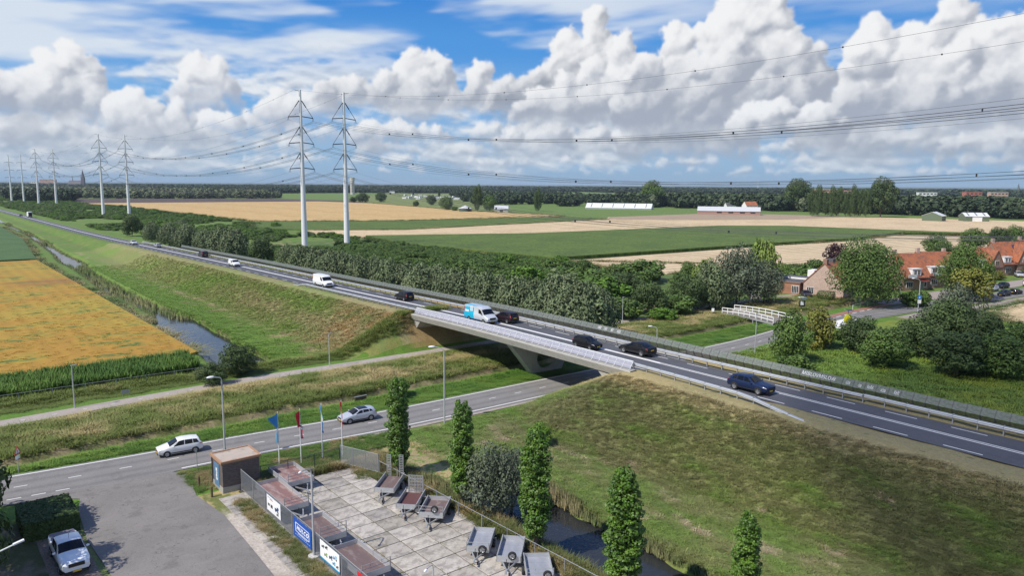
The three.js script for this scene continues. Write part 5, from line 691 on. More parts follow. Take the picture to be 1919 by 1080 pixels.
// ---------------------------------------------------------------- the vehicles in the picture
{
  const v = (s, o) => [-o, -s];
  car('car', 'white hatchback driving on the lower road past the brick hut', HATCH, [-48.4, -54.25], -0.1, 0.06, [0.78, 0.78, 0.77]);
  car('car', 'silver hatchback with black glass roof on the lower road behind the flags', SPORT, [-30.4, -52.75], -0.06, 0.06, [0.52, 0.55, 0.6], { metal: 0.3 });
  car('car', 'dark blue SUV on the raised road, nearest the right edge', SUV, v(22.9, 1.62), NOSE_Z, onRoad(-22.9), [0.01, 0.022, 0.07], { metal: 0.2 });
  car('car', 'black coupe-backed SUV driving away on the far lane right of the bridge', COUPE, v(40.9, -1.5), NOSE_AWAY, onRoad(-40.9), [0.008, 0.008, 0.009]);
  car('car', 'black hatchback coming across the right end of the bridge', HATCH, v(46.9, 1.15), NOSE_Z, onRoad(-46.9), [0.007, 0.007, 0.008]);
  car('car', 'dark red-black people carrier with tall red tail lamps beside the turquoise van', MPV, v(66.8, -1.5), NOSE_AWAY, onRoad(-66.8), [0.018, 0.009, 0.011]);
  const tv = car('van', 'silver delivery van with a turquoise printed rear half on the bridge', { ...VANB }, v(69.2, 1.35), NOSE_Z, onRoad(-69.2), [0.6, 0.62, 0.64], { metal: 0.2 });
  { const blue = new THREE.MeshPhysicalMaterial({ color: lin(0.0, 0.42, 0.62), roughness: 0.35, clearcoat: 1, clearcoatRoughness: 0.1 }), deep = new THREE.MeshPhysicalMaterial({ color: lin(0.0, 0.2, 0.5), roughness: 0.35, clearcoat: 1 }), S = VANB.shape; const sh = carShape(VANB);
    part('turquoise_wrap', sh.patch(-1, q => lerp(0.35, -0.1, q) + 0.35 * Math.sin(q * 3.1), () => 2.9, 1.2, 6.9, 0.012, 8, 10), blue, tv, 'turquoise printed panel'); part('turquoise_wrap', sh.patch(1, q => lerp(0.35, -0.1, q) + 0.35 * Math.sin(q * 3.1), () => 2.9, 1.2, 6.9, 0.012, 8, 10), blue, tv, 'turquoise printed panel');
    for (const s of [1, -1]) { part('blue_stripe', sh.patch(s, () => -1.2, () => 2.9, 0.9, 1.35, 0.016, 8, 2), deep, tv, 'dark blue stripe along the sill'); part('white_mark', merge([0, 1].map(k => sh.patch(s, () => 0.75 + k * 0.32, () => 0.95 + k * 0.32, 4.2, 5.0, 0.018, 2, 2)).concat(sh.patch(s, () => 1.7, () => 2.6, 4.0, 4.3, 0.018, 4, 1))), M.white, tv, 'white printed mark'); } }
  car('car', 'black car driving away on the far lane left of the bridge', MPV, v(96.0, -1.45), NOSE_AWAY, onRoad(-96), [0.01, 0.009, 0.011]);
  car('van', 'large white delivery van on the raised road left of the bridge', { ...VANB }, v(123.6, 1.2), NOSE_Z, onRoad(-123.6), [0.8, 0.8, 0.8]);
  car('van', 'small white van on the raised road behind the large white van', SMALLVAN, v(176.8, 1.2), NOSE_Z, onRoad(-176.8), [0.8, 0.8, 0.8]);
  car('van', 'dark grey van driving away beside the start of the roadside screen', { ...SMALLVAN, H: 0 }, v(212, -1.5), NOSE_AWAY, onRoad(-212), [0.03, 0.03, 0.033]);
  car('car', 'silver-grey car near the far start of the guardrail', HATCH, v(263.5, -1.5), NOSE_AWAY, onRoad(-263.5), [0.4, 0.42, 0.44], { metal: 0.3 });
  car('car', 'silver-white car, leftmost of the passenger cars on the raised road', SUV, v(286, 1.3), NOSE_Z, onRoad(-286), [0.6, 0.62, 0.64]);
  car('car', 'small dark car in front of the distant lorry', HATCH, v(628, 0.9), NOSE_Z, onRoad(-628), [0.02, 0.02, 0.022]);
  { const t = thing('lorry', 'white box lorry far off on the raised road', 'lorry', [-hwX(0) + hwX(-602) + 1.6, -602], NOSE_AWAY, undefined, onRoad(-602)); part('box_body', new THREE.BoxGeometry(7.4, 2.9, 2.5).translate(1.2, 2.45, 0), M.white, t); part('rear_door', box(0.06, 2.5, 2.2, 4.94, 2.35, 0), M.trim, t); part('cab', merge([box(1.9, 1.5, 2.3, -3.6, 1.35, 0), box(1.5, 1.1, 2.2, -3.4, 2.6, 0)]), M.white, t); part('chassis', box(8.6, 0.3, 1.2, 0.4, 0.75, 0), M.trim, t); for (const x of [-3.5, 2.2, 3.4]) for (const s of [1, -1]) addWheel(t, x, s * 1.05, 0.5, 0.3); }
  const pk = car('pickup', 'white pickup parked on bare ground beside the clipped hedge', PICKUP, [-60.2, -37.2], NOSE_Z + 0.02, -0.02, [0.8, 0.81, 0.81]);
  part('bed_cover', box(1.6, 0.05, 1.5, 1.82, 1.15, 0), std([0.16, 0.14, 0.17], { roughness: 0.6 }), pk, 'grey load bed cover'); part('aerial', bar([-0.2, 1.74, 0], [-0.35, 2.15, 0], 0.012), M.trim, pk);
  // in the village
  car('car', 'white car coming down the village street past the blue sign', MPV, [102.8, -50.6], 0.12, 0.06, [0.72, 0.73, 0.73]);
  car('car', 'silver car in the village street in front of the black off-roader', SPORT, [143.6, -49.3], -0.1, 0.03, [0.55, 0.57, 0.6], { metal: 0.2 });
  car('car', 'black off-roader parked at the kerb of the village street', { ...SUV, top: [[-2.275, 0.9], [-2.12, 1.1], [-1.02, 1.16], [-0.95, 1.18], [-0.4, 1.74], [0.3, 1.8], [1.7, 1.78], [2.05, 1.7], [2.2, 1.2], [2.24, 1.1], [2.275, 0.9]], rear: [2.08, 2.19] }, [151.5, -49.6], -0.1, 0.03, [0.01, 0.01, 0.012]);
  car('car', 'dark blue-black car parked on the near side of the village street', HATCH, [136.5, -44.3], -0.1, 0.03, [0.018, 0.02, 0.03]);
  car('car', 'black car with red tail lamp parked behind the dark blue-black car', SPORT, [142.3, -43.7], Math.PI - 0.1, 0.03, [0.018, 0.01, 0.012]);
  car('car', 'silver estate car in the front yard of the right-hand houses', { ...MPV }, [184.5, -56], 0.5, 0.03, [0.6, 0.62, 0.64], { metal: 0.2 });
  car('car', 'dark grey saloon parked in front of the pink gabled house', COUPE, [96.2, -72.3], 0.72, 0.05, [0.025, 0.027, 0.035]);
  car('van', 'white van cut off by the right edge of the village street', SMALLVAN, [163.2, -47.6], 0.3, 0.03, [0.72, 0.72, 0.72]);
}
// ---------------------------------------------------------------- trailer yard and the hut beside the lower road
{
  const r = rng(301), tex = [0, 1, 2].map(s => texture(512, 512, (u, v) => { const n = pfbm(u + s * 0.3, v, 4, 5), g = pfbm(u, v + s * 0.2, 50, 4, 0.75), st = smooth(0.05, 0.45, pfbm(u + 0.13 * s, v + 0.7, 5, 4)), w = smooth(0.3, 0.5, Math.abs(pfbm(u, v * 0.4 + s, 12, 3))); return mul3(mix3([0.4, 0.365, 0.32], [0.25, 0.225, 0.2], st * 0.8), 1 + 0.2 * n + 0.22 * g + 0.14 * w); }, { repeat: true }));
  const mats = []; for (const t of tex) for (const k of [0.78, 0.95, 1.08]) mats.push(withMap(t, { roughness: 0.95, color: lin(k, k, k * (0.97 + 0.05 * r())) }));
  const dx = 2.06, dz = 1.96, geos = [0, 1, 2, 3].map(k => { const g = new THREE.ExtrudeGeometry(new THREE.Shape([[-dx / 2 + 0.055, -dz / 2 + 0.055], [dx / 2 - 0.055, -dz / 2 + 0.055], [dx / 2 - 0.055, dz / 2 - 0.055], [-dx / 2 + 0.055, dz / 2 - 0.055]].map(p => new THREE.Vector2(...p))), { depth: 0.12, bevelEnabled: true, bevelSize: 0.015, bevelThickness: 0.015, bevelSegments: 1 }); g.rotateX(-Math.PI / 2); const u = g.attributes.uv; for (let i = 0; i < u.count; i++) u.setXY(i, u.getX(i) / 2.4 + k * 0.37, u.getY(i) / 2.4 + k * 0.61); return g; });
  const yard = thing('yard_pavement', 'pavement of large square concrete slabs in the trailer yard', 'pavement'); yard.userData.kind = 'structure'; delete yard.userData.category;
  for (let i = 0; i < 6; i++) for (let j = 0; j < 27; j++) { const x = -36.9 - dx / 2 - (i - 0) * dx + (i === 5 ? 0.3 : 0), z = -41.27 + dz / 2 + (j - 0) * dz; if (z > 10) continue; const q = part('slab', geos[Math.floor(r() * 4)], mats[Math.floor(r() * mats.length)], yard); q.position.set(x, -0.1 + 0.012 * r(), z); q.rotation.set((r() - 0.5) * 0.006, 0, (r() - 0.5) * 0.006); }
  for (let j = 0; j < 27; j++) { const z = -41.27 + dz / 2 + j * dz; if (z < -36 || z > 10) continue; const q = part('slab', geos[j % 4], mats[(j * 5) % mats.length], yard); q.position.set(-36.9 + dx / 2, -0.1 + 0.012 * r(), z); }
  struct('joint_soil', box(12.6, 0.05, 54, -41, -0.045, -15), withMap(texture(256, 256, (u, v) => { const g = pfbm(u, v, 40, 4, 0.8), n = pfbm(u, v, 6, 3); return mul3(mix3([0.06, 0.05, 0.04], [0.06, 0.075, 0.02], smooth(0.1, 0.4, n)), 1 + 0.3 * g); })));
}
// trailers: nose at -x
M.plywood = withMap(texture(512, 512, (u, v) => { const n = pfbm(u, v, 4, 5), g = pfbm(u, v, 60, 3, 0.8), s = smooth(0.2, 0.5, pfbm(u + 0.4, v, 6, 4)); return mul3(mix3([0.145, 0.1, 0.094], [0.23, 0.19, 0.175], s * 0.6), 1 + 0.2 * n + 0.14 * g); }), { roughness: 0.75 });
M.redPly = withMap(texture(512, 512, (u, v) => { const n = pfbm(u, v, 4, 5), g = pfbm(u, v, 60, 3, 0.8); return mul3(mix3([0.22, 0.12, 0.108], [0.31, 0.225, 0.205], smooth(0.0, 0.5, n)), 1 + 0.14 * g); }), { roughness: 0.75 });
M.alu = withMap(texture(256, 256, (u, v) => { const n = pfbm(u, v, 5, 4), g = pfbm(u, v, 50, 3); return mul3([0.52, 0.53, 0.545], 1 + 0.1 * n + 0.06 * g); }), { roughness: 0.42, metalness: 0.45 });
M.steelDeck = withMap(texture(512, 512, (u, v) => { const n = pfbm(u, v, 4, 5), g = pfbm(u, v, 50, 3, 0.8), j = Math.min(Math.abs((u * 4) % 1 - 0.5), 0.5) > 0.485 ? 0.7 : 1; return mul3([0.34, 0.355, 0.4], (1 + 0.2 * n + 0.08 * g) * j); }), { roughness: 0.55, metalness: 0.25 });
function trailer(label, [x, z], turn, { L, W, floor = 0.72, side = 0.34, deck = M.plywood, rack = 0.75, rails = 3, spare, ramps, tail, box: tool, fenders, frontBoard = true }) {
  const t = thing('trailer', label, 'trailer', [x, z], turn), h = floor;
  part('deck', box(L - 0.06, 0.05, W - 0.06, 0, h, 0), deck, t);
  const sideT = 0.035; for (const s of [1, -1]) { part('side_board', merge([box(L, side, sideT, 0, h + side / 2, s * W / 2), box(L, 0.05, 0.055, 0, h + side, s * W / 2), box(L, 0.1, 0.06, 0, h - 0.02, s * W / 2)]), M.alu, t); for (const q of L > 4 ? [-0.5, 0, 0.5] : [-0.5, 0.5]) part('stanchion', box(0.06, side + 0.14, 0.07, q * (L - 0.06), h + side / 2 - 0.02, s * (W / 2 + 0.005)), M.galvDull, t); }
  if (frontBoard) part('front_board', merge([box(sideT, side, W - 0.04, -L / 2, h + side / 2, 0), box(0.05, 0.1, W, -L / 2, h - 0.02, 0)]), M.alu, t);
  if (!ramps && !tail) part('tail_board', merge([box(sideT, side, W - 0.04, L / 2, h + side / 2, 0), box(0.05, 0.1, W, L / 2, h - 0.02, 0)]), M.alu, t);
  if (tail) part('ramp_gate', merge([...[-1, 1].map(s => box(0.06, 1.5, 0.06, L / 2 + 0.12, h + 0.72, s * (W / 2 - 0.2))), ...Array.from({ length: 9 }, (_, i) => box(0.03, 1.42, 0.05, L / 2 + 0.12, h + 0.74, -W / 2 + 0.28 + i * (W - 0.56) / 8)), ...Array.from({ length: 6 }, (_, i) => box(0.04, 0.05, W - 0.4, L / 2 + 0.12, h + 0.1 + i * 0.27, 0))]), M.galv, t, 'upright mesh ramp gate');
  if (ramps) for (const s of [1, -1]) part('ramp', merge([...[-1, 1].map(k => box(0.06, 2.0, 0.05, L / 2 + 0.1, h + 0.95, s * (W / 2 - 0.28) + k * 0.17)), ...Array.from({ length: 13 }, (_, i) => box(0.05, 0.05, 0.34, L / 2 + 0.1, h + 0.05 + i * 0.155, s * (W / 2 - 0.28)))]), M.galv, t, 'upright loading ramp');
  if (rack) part('front_rack', merge([...[-1, 1].map(s => bar([-L / 2, h, s * W / 2], [-L / 2, h + side + rack, s * W / 2], 0.03)), ...Array.from({ length: rails }, (_, i) => bar([-L / 2, h + side + rack * (i + 1) / rails - 0.03, -W / 2], [-L / 2, h + side + rack * (i + 1) / rails - 0.03, W / 2], 0.02)), ...[-0.2, 0.2].map(q => bar([-L / 2, h + side + rack * 0.62, q * W], [-L / 2, h + side + rack - 0.03, q * W], 0.018))]), M.galvDull, t);
  part('chassis', merge([...[-1, 1].map(s => box(L * 0.94, 0.1, 0.07, 0, h - 0.1, s * W * 0.3)), ...[-0.4, 0, 0.4].map(q => box(0.07, 0.08, W * 0.9, q * L, h - 0.1, 0))]), M.galvDull, t);
  part('drawbar', merge([...[-1, 1].map(s => beam([-L / 2 + 0.3, h - 0.16, s * W * 0.32], [-L / 2 - 1.15, 0.48, 0], 0.07, 0.1)), bar([-L / 2 - 1.0, 0.49, 0], [-L / 2 - 1.45, 0.47, 0], 0.05, 8), box(0.2, 0.1, 0.12, -L / 2 - 1.45, 0.48, 0)]), M.galv, t);
  const jw = part('jockey_wheel', merge([bar([-L / 2 - 0.95, 0.12, 0.14], [-L / 2 - 0.95, 0.85, 0.14], 0.03), bar([-L / 2 - 0.95, 0.85, 0.14], [-L / 2 - 0.8, 0.92, 0.14], 0.015)]), M.galv, t); part('tyre', new THREE.TorusGeometry(0.09, 0.035, 8, 14).translate(-L / 2 - 0.95, 0.12, 0.14), M.tyre, jw);
  part('handbrake', bar([-L / 2 - 0.75, 0.5, -0.08], [-L / 2 - 0.5, 0.95, -0.08], 0.02), M.trim, t);
  const wr = floor > 0.65 ? 0.26 : 0.28, wx = L > 3.6 ? [0.0, 0.62] : [0.18]; for (const q of wx) for (const s of [1, -1]) addWheel(t, q + 0.1, s * (floor > 0.65 ? W / 2 - 0.3 : W / 2 + 0.13), wr, 0.17);
  if (fenders) for (const s of [1, -1]) part('mudguard', new THREE.CylinderGeometry(0.36, 0.36, 0.24, 14, 1, true, -Math.PI * 0.42 - Math.PI / 2 + Math.PI / 2, Math.PI * 0.84).rotateX(Math.PI / 2).rotateZ(Math.PI / 2).scale(1.25, 1, 1).translate(0.28, 0.3, s * (W / 2 + 0.14)), M.alu2, t);
  if (spare) { const w = addWheel(t, 0, 0, 0.29, 0.17); w.name = 'spare_wheel'; w.position.set(...spare); w.rotation.set(0, -Math.PI / 2, 0); }
  if (tool) part('tool_box', merge([box(0.26, 0.3, 0.5, -L / 2 - 0.14, h + 0.3, tool), box(0.3, 0.04, 0.54, -L / 2 - 0.14, h + 0.46, tool)]), M.black, t);
  part('rear_lamp', box(0.04, 0.1, 0.22, L / 2 + 0.03, h - 0.12, W * 0.36), M.tail, t); part('rear_lamp', box(0.04, 0.1, 0.22, L / 2 + 0.03, h - 0.12, -W * 0.36), M.tail, t);
  return t;
}
M.alu2 = withMap(M.alu.map, { roughness: 0.4, metalness: 0.4, side: THREE.DoubleSide });
{
  const D = Math.PI / 2, A = 0.77;
  trailer('wide flatbed trailer with red plywood floor, farthest back beside the brick hut', [-42.95, -40.7], D, { L: 4.3, W: 2.25, deck: M.redPly });
  trailer('long flatbed trailer with red-brown floor behind the white printed banner', [-45.25, -37.15], D, { L: 6.1, W: 1.95, deck: M.redPly, rack: 0.7 });
  trailer('brown-floored flatbed trailer behind the blue banner', [-45.3, -29.6], D, { L: 4.0, W: 2.0, rack: 0.8 });
  trailer('dark brown flatbed trailer in the front row nearest the camera, behind the red banner', [-45.3, -23.7], D, { L: 4.6, W: 2.05, rack: 0.6, rails: 2 });
  trailer('open trailer with two upright loading ramps beside the columnar tree', [-37.0, -34.2], A, { L: 3.3, W: 1.65, floor: 0.55, side: 0.34, rack: 0, ramps: true, fenders: true });
  trailer('low trailer with dark red floor and upright mesh ramp gate', [-37.25, -30.35], A, { L: 3.0, W: 1.6, floor: 0.48, side: 0.34, rack: 0, tail: true, fenders: true, deck: std([0.11, 0.045, 0.042], { roughness: 0.7 }), spare: [-1.62, 0.42, 0.95] });
  trailer('grey-sided trailer with a spare wheel hung on its front rack, between ramp gate and fence', [-36.7, -27.65], A, { L: 3.05, W: 1.85, floor: 0.6, side: 0.36, rack: 0.5, rails: 2, spare: [-1.6, 1.25, 0.3] });
  trailer('grey steel trailer with mudguards and low spare wheel, first of three by the canal', [-37.05, -21.2], A, { L: 2.9, W: 1.55, floor: 0.52, side: 0.36, rack: 0.28, rails: 1, deck: M.steelDeck, fenders: true, spare: [-1.58, 0.72, 0.35] });
  trailer('grey steel trailer with spare wheel and black tool box, middle of three by the canal', [-36.25, -18.75], A, { L: 3.0, W: 1.6, floor: 0.55, side: 0.36, rack: 0, deck: M.steelDeck, spare: [-1.6, 1.0, 0.25], tool: -0.4 });
  trailer('grey steel trailer with front rails at the lower edge of the photo', [-36.4, -15.75], A + 0.18, { L: 3.0, W: 1.7, floor: 0.55, side: 0.32, rack: 0.5, rails: 2, deck: M.steelDeck, spare: [-1.58, 0.95, 0.45] });
}
// mesh fences: posts, top rail, bottom rail and upright wires
function meshFence(name, label, a, b, h, post, gap, { wire = 0.012, solid, cat = 'fence', mat = M.galvDull } = {}) {
  const t = thing(name, label, cat), L = Math.hypot(b[0] - a[0], b[1] - a[1]), n = Math.max(1, Math.round(L / post)), P = k => [lerp(a[0], b[0], k), lerp(a[1], b[1], k)], pg = box(0.06, h + 0.1, 0.06, 0, (h + 0.1) / 2 - 0.05, 0);
  for (let i = 0; i <= n; i++) { const p = P(i / n), q = part('post', pg, mat, t); q.position.set(p[0], 0, p[1]); }
  for (let i = 0; i < n; i++) { const p = P(i / n), q = P((i + 1) / n); part('rail', merge([bar([p[0], h, p[1]], [q[0], h, q[1]], 0.024), bar([p[0], 0.12, p[1]], [q[0], 0.12, q[1]], 0.018)]), mat, t); if (gap) { const m = Math.round(L / n / gap), w = []; for (let k = 1; k < m; k++) { const e = P((i + k / m) / n); w.push(box(wire, h - 0.14, wire, e[0], h / 2 + 0.06, e[1])); } part('bars', w, mat, t); } if (solid) { const dx = q[0] - p[0], dz = q[1] - p[1]; part('infill', quad([p[0], 0.14, p[1]], [q[0], 0.14, q[1]], [q[0], h - 0.04, q[1]], [p[0], h - 0.04, p[1]]), solid, t); } }
  return t;
}
M.meshSheet = new THREE.MeshStandardMaterial({ color: lin(0.3, 0.31, 0.32), roughness: 0.6, transparent: true, opacity: 0.42, side: THREE.DoubleSide });
meshFence('yard_fence', 'grey steel bar fence with banners along the front of the trailer yard', [-46.82, -41.8], [-46.82, -2], 1.85, 2.6, 0.11, { wire: 0.022 });
meshFence('yard_fence', 'dark wire fence at the back of the yard behind the flagpoles', [-45.0, -42.35], [-37.6, -42.35], 1.5, 2.5, 0.1, { mat: M.darkMetal });
meshFence('yard_fence', 'pale grey close-meshed fence at the far corner of the yard', [-37.5, -42.35], [-35.9, -38.1], 1.75, 1.5, 0.1, { solid: M.meshSheet, mat: M.galv });
meshFence('yard_fence', 'low wire fence with a steel top rail between yard and canal', [-35.85, -38.0], [-34.6, -6], 1.15, 2.9, 0, { mat: M.galv });
meshFence('path_fence', 'low wire fence with wooden posts between the maize and the cycle path', [-100, -84.2], [-37.5, -83.7], 1.0, 3.4, 0, { mat: M.galvDull });
meshFence('path_fence', 'low fence with a long top rail running under the bridge', [-10.5, -82.8], [14, -82.5], 1.05, 3.2, 0, { mat: M.galvDull });
// banners on the front fence
{
  const banner = (z0, z1, y0, y1, draw, label) => { const c = document.createElement('canvas'); c.width = 512; c.height = 384; const g = c.getContext('2d'); draw(g, 512, 384); const t = new THREE.CanvasTexture(c); t.colorSpace = THREE.SRGBColorSpace; const b = box(0.012, y1 - y0, z1 - z0, -46.9, (y0 + y1) / 2, (z0 + z1) / 2); const u = b.attributes.uv; solo('banner', b, withMap(t, { roughness: 0.55 }), label, 'banner'); };
  const machine = (g, x, y, s, col) => { g.fillStyle = col; g.fillRect(x, y, 46 * s, 22 * s); g.fillRect(x + 30 * s, y - 18 * s, 26 * s, 26 * s); g.fillStyle = '#222'; g.beginPath(); g.arc(x + 12 * s, y + 26 * s, 10 * s, 0, 7); g.arc(x + 44 * s, y + 26 * s, 10 * s, 0, 7); g.fill(); };
  banner(-35.9, -33.2, 0.5, 1.75, (g, w, h) => { g.fillStyle = '#e9eaee'; g.fillRect(0, 0, w, h); g.fillStyle = '#777'; g.fillRect(30, 40, 190, 14); g.fillStyle = '#b33'; g.fillRect(110, 70, 120, 16); g.fillStyle = '#333'; g.font = 'bold 90px sans-serif'; g.textBaseline = 'middle'; g.fillRect(40, 200, 70, 60); g.fillRect(140, 190, 80, 80); machine(g, 300, 180, 2.6, '#27466e'); machine(g, 360, 300, 1.4, '#555'); }, 'white printed banner with machine pictures on the front fence');
  banner(-30.75, -27.75, 0.35, 1.8, (g, w, h) => { g.fillStyle = '#1450a8'; g.fillRect(0, 0, w, h); g.strokeStyle = '#fff'; g.lineWidth = 12; g.strokeRect(60, 95, 390, 170); g.fillStyle = '#fff'; g.font = 'italic bold 120px sans-serif'; g.textAlign = 'center'; g.textBaseline = 'middle'; g.save(); g.translate(255, 180); const m = g.measureText('HULCO').width || 400; g.scale(350 / m, 1); g.fillText('HULCO', 0, 0); g.restore(); g.font = '34px sans-serif'; g.fillRect(120, 285, 280, 10); g.globalAlpha = 0.7; for (let i = 0; i < 9; i++) g.fillRect(40 + i * 50, 325, 34, 12); g.globalAlpha = 1; }, 'blue banner with white framed lettering on the front fence');
  banner(-26.3, -23.4, 0.4, 1.75, (g, w, h) => { g.fillStyle = '#f0f1f2'; g.fillRect(0, 0, w, h); g.fillStyle = '#1b9ccd'; g.fillRect(0, h - 44, w, 30); g.fillStyle = '#0b5f8c'; g.fillRect(0, h - 14, w, 14); machine(g, 40, 90, 1.3, '#444'); machine(g, 130, 60, 1.4, '#333'); machine(g, 110, 210, 1.6, '#8a6'); machine(g, 240, 180, 1.7, '#357'); machine(g, 350, 110, 1.9, '#9bd'); machine(g, 330, 250, 1.4, '#58a0c0'); machine(g, 420, 270, 1.2, '#444'); }, 'white banner with a cyan lower edge and pictures of machines');
  banner(-20.9, -18.0, 0.4, 1.75, (g, w, h) => { g.fillStyle = '#c8202a'; g.fillRect(0, 0, w, h); g.fillStyle = '#fff'; g.beginPath(); g.moveTo(120, 250); g.lineTo(160, 130); g.lineTo(200, 250); g.fill(); g.fillRect(240, 150, 180, 26); g.fillRect(240, 210, 180, 26); }, 'red banner on the front fence at the lower edge of the photo');
}
// brick hut
M.brick = withMap(texture(512, 512, (u, v) => { const rows = 24, y = v * rows, x = u * 10 + (Math.floor(y) & 1) * 0.5, j = (y % 1 < 0.16) || (x % 1 < 0.06), k = HASHF[(Math.floor(x) % 10 * 31 + Math.floor(y) * 97) & 65535], g = pfbm(u, v, 60, 3); return j ? [0.14, 0.13, 0.125] : mul3([0.115, 0.09, 0.083], 1 + 0.22 * k + 0.15 * g); }), { roughness: 0.92 });
{
  const h = thing('brick_hut', 'small dark brick transformer hut with flat roof beside the lower road', 'hut', [-46.72, -43.38]), W = 3.1, D = 2.65, H = 2.62;
  const uvm = g => { const p = g.attributes.position, n = g.attributes.normal, u = g.attributes.uv; for (let i = 0; i < p.count; i++) { const ax = Math.abs(n.getX(i)) > 0.5; u.setXY(i, (ax ? p.getZ(i) : p.getX(i)) / 2.2, p.getY(i) / 1.9); } return g; };
  part('wall', uvm(box(W, H - 0.5, D, 0, 0.5 + (H - 0.5) / 2, 0)), M.brick, h); part('plinth', box(W + 0.06, 0.52, D + 0.06, 0, 0.25, 0), M.concrete, h);
  const trim = std([0.38, 0.22, 0.13], { roughness: 0.85 }); part('roof_edge', merge([box(W + 0.3, 0.2, 0.16, 0, H + 0.06, D / 2 + 0.07), box(W + 0.3, 0.2, 0.16, 0, H + 0.06, -D / 2 - 0.07), box(0.16, 0.2, D + 0.0, W / 2 + 0.07, H + 0.06, 0), box(0.16, 0.2, D, -W / 2 - 0.07, H + 0.06, 0)]), trim, h, 'orange-brown roof edge');
  part('roof', box(W + 0.1, 0.12, D + 0.06, 0, H + 0.03, 0), withMap(texture(256, 256, (u, v) => { const n = pfbm(u, v, 4, 5), s = smooth(0.15, 0.5, pfbm(u + 0.3, v, 3, 4)); return mul3(mix3([0.42, 0.35, 0.29], [0.26, 0.21, 0.17], s), 1 + 0.14 * n); })), h);
  const dr = part('door', box(0.06, 2.0, 1.25, -W / 2 - 0.01, 1.25, -0.1), std([0.1, 0.2, 0.32], { roughness: 0.6 }), h, 'blue steel door'); part('poster', merge([0, 1, 2, 3].map(i => box(0.01, 0.2 + 0.06 * (i & 1), 0.34 - 0.06 * (i % 3), -W / 2 - 0.045, 0.9 + i * 0.27, -0.05 - 0.06 * (i & 1)))), M.white, dr); part('downpipe', bar([-W / 2 - 0.06, 0.2, -D / 2 + 0.1], [-W / 2 - 0.06, H, -D / 2 + 0.1], 0.045), M.darkMetal, h);
}
// flagpoles
function flagpole(label, [x, z, h], bands, wave, len) {
  const t = thing('flagpole', label, 'flagpole', [x, z], 0, 'flagpoles behind the yard fence'); part('pole', cyl(0.05, 0.028, h, 0, 0, 0, 10), M.white, t);
  const H = len, n = 14, m = 8, y1 = h - 0.12; const P = (i, j) => { const u = i / m, v = j / n, w = wave(v); return [w[0] * u + 0.035 + 0.1 * Math.sin(v * 9 + u * 4) * u * 0.4, y1 - v * H - u * w[1], w[2] * u + 0.12 * Math.sin(v * 7 + u * 5) * u]; };
  bands.forEach(([v0, v1, mat, nm]) => { const pos = [], idx = []; const k = 6; for (let j = 0; j <= k; j++) for (let i = 0; i <= m; i++) pos.push(...P(i, lerp(v0, v1, j / k) * n)); for (let j = 0; j < k; j++) for (let i = 0; i < m; i++) { const a = j * (m + 1) + i; idx.push(a, a + 1, a + m + 1, a + 1, a + m + 2, a + m + 1); } part('flag', tris(pos, idx), mat, t, nm); });
}
{
  const cloth = c => new THREE.MeshPhysicalMaterial({ color: lin(...c), roughness: 0.9, side: THREE.DoubleSide, transmission: 0.25 }), blue = cloth([0.04, 0.22, 0.52]), lt = cloth([0.3, 0.6, 0.8]), red = cloth([0.5, 0.015, 0.03]), pink = cloth([0.55, 0.06, 0.12]), wh = cloth([0.75, 0.75, 0.75]);
  flagpole('white flagpole with a flying blue flag, nearest the brick hut', [-42.05,-45.59,5.05], [[0, 0.5, blue, 'blue upper half of the flag'], [0.5, 0.62, wh, 'white band of the flag'], [0.62, 1, lt, 'pale blue lower half of the flag']], v => v < 0.5 ? [-1.0 + 1.5 * v, 0.35 - 0.5 * v, 0.25] : [-0.28, 0.1, 0.1], 2.75);
  flagpole('white flagpole with a red and white flag, second from the brick hut', [-40.36,-44.6,5.27], [[0, 0.55, red, 'red upper part of the flag'], [0.55, 0.68, wh, 'white band of the flag'], [0.68, 1, pink, 'pinkish red lower part of the flag']], v => v < 0.55 ? [-0.42, 0.3, 0.12] : [0.22, 0.05, 0.1], 2.75);
  flagpole('white flagpole with a hanging blue flag, third from the brick hut', [-38.28,-44.53,5.41], [[0, 0.45, lt, 'pale blue upper part of the flag'], [0.45, 0.6, wh, 'white band of the flag'], [0.6, 1, blue, 'blue lower part of the flag']], v => [-0.22 + 0.35 * v, 0.05, 0.15], 2.75);
  flagpole('white flagpole with a furled red flag in front of the silver hatchback', [-36.56,-43.89,5.54], [[0, 0.6, red, 'red upper part of the flag'], [0.6, 0.68, wh, 'white band of the flag'], [0.68, 1, pink, 'pinkish red lower part of the flag']], v => [-0.14 + 0.15 * v, 0.05, 0.08], 2.7);
}
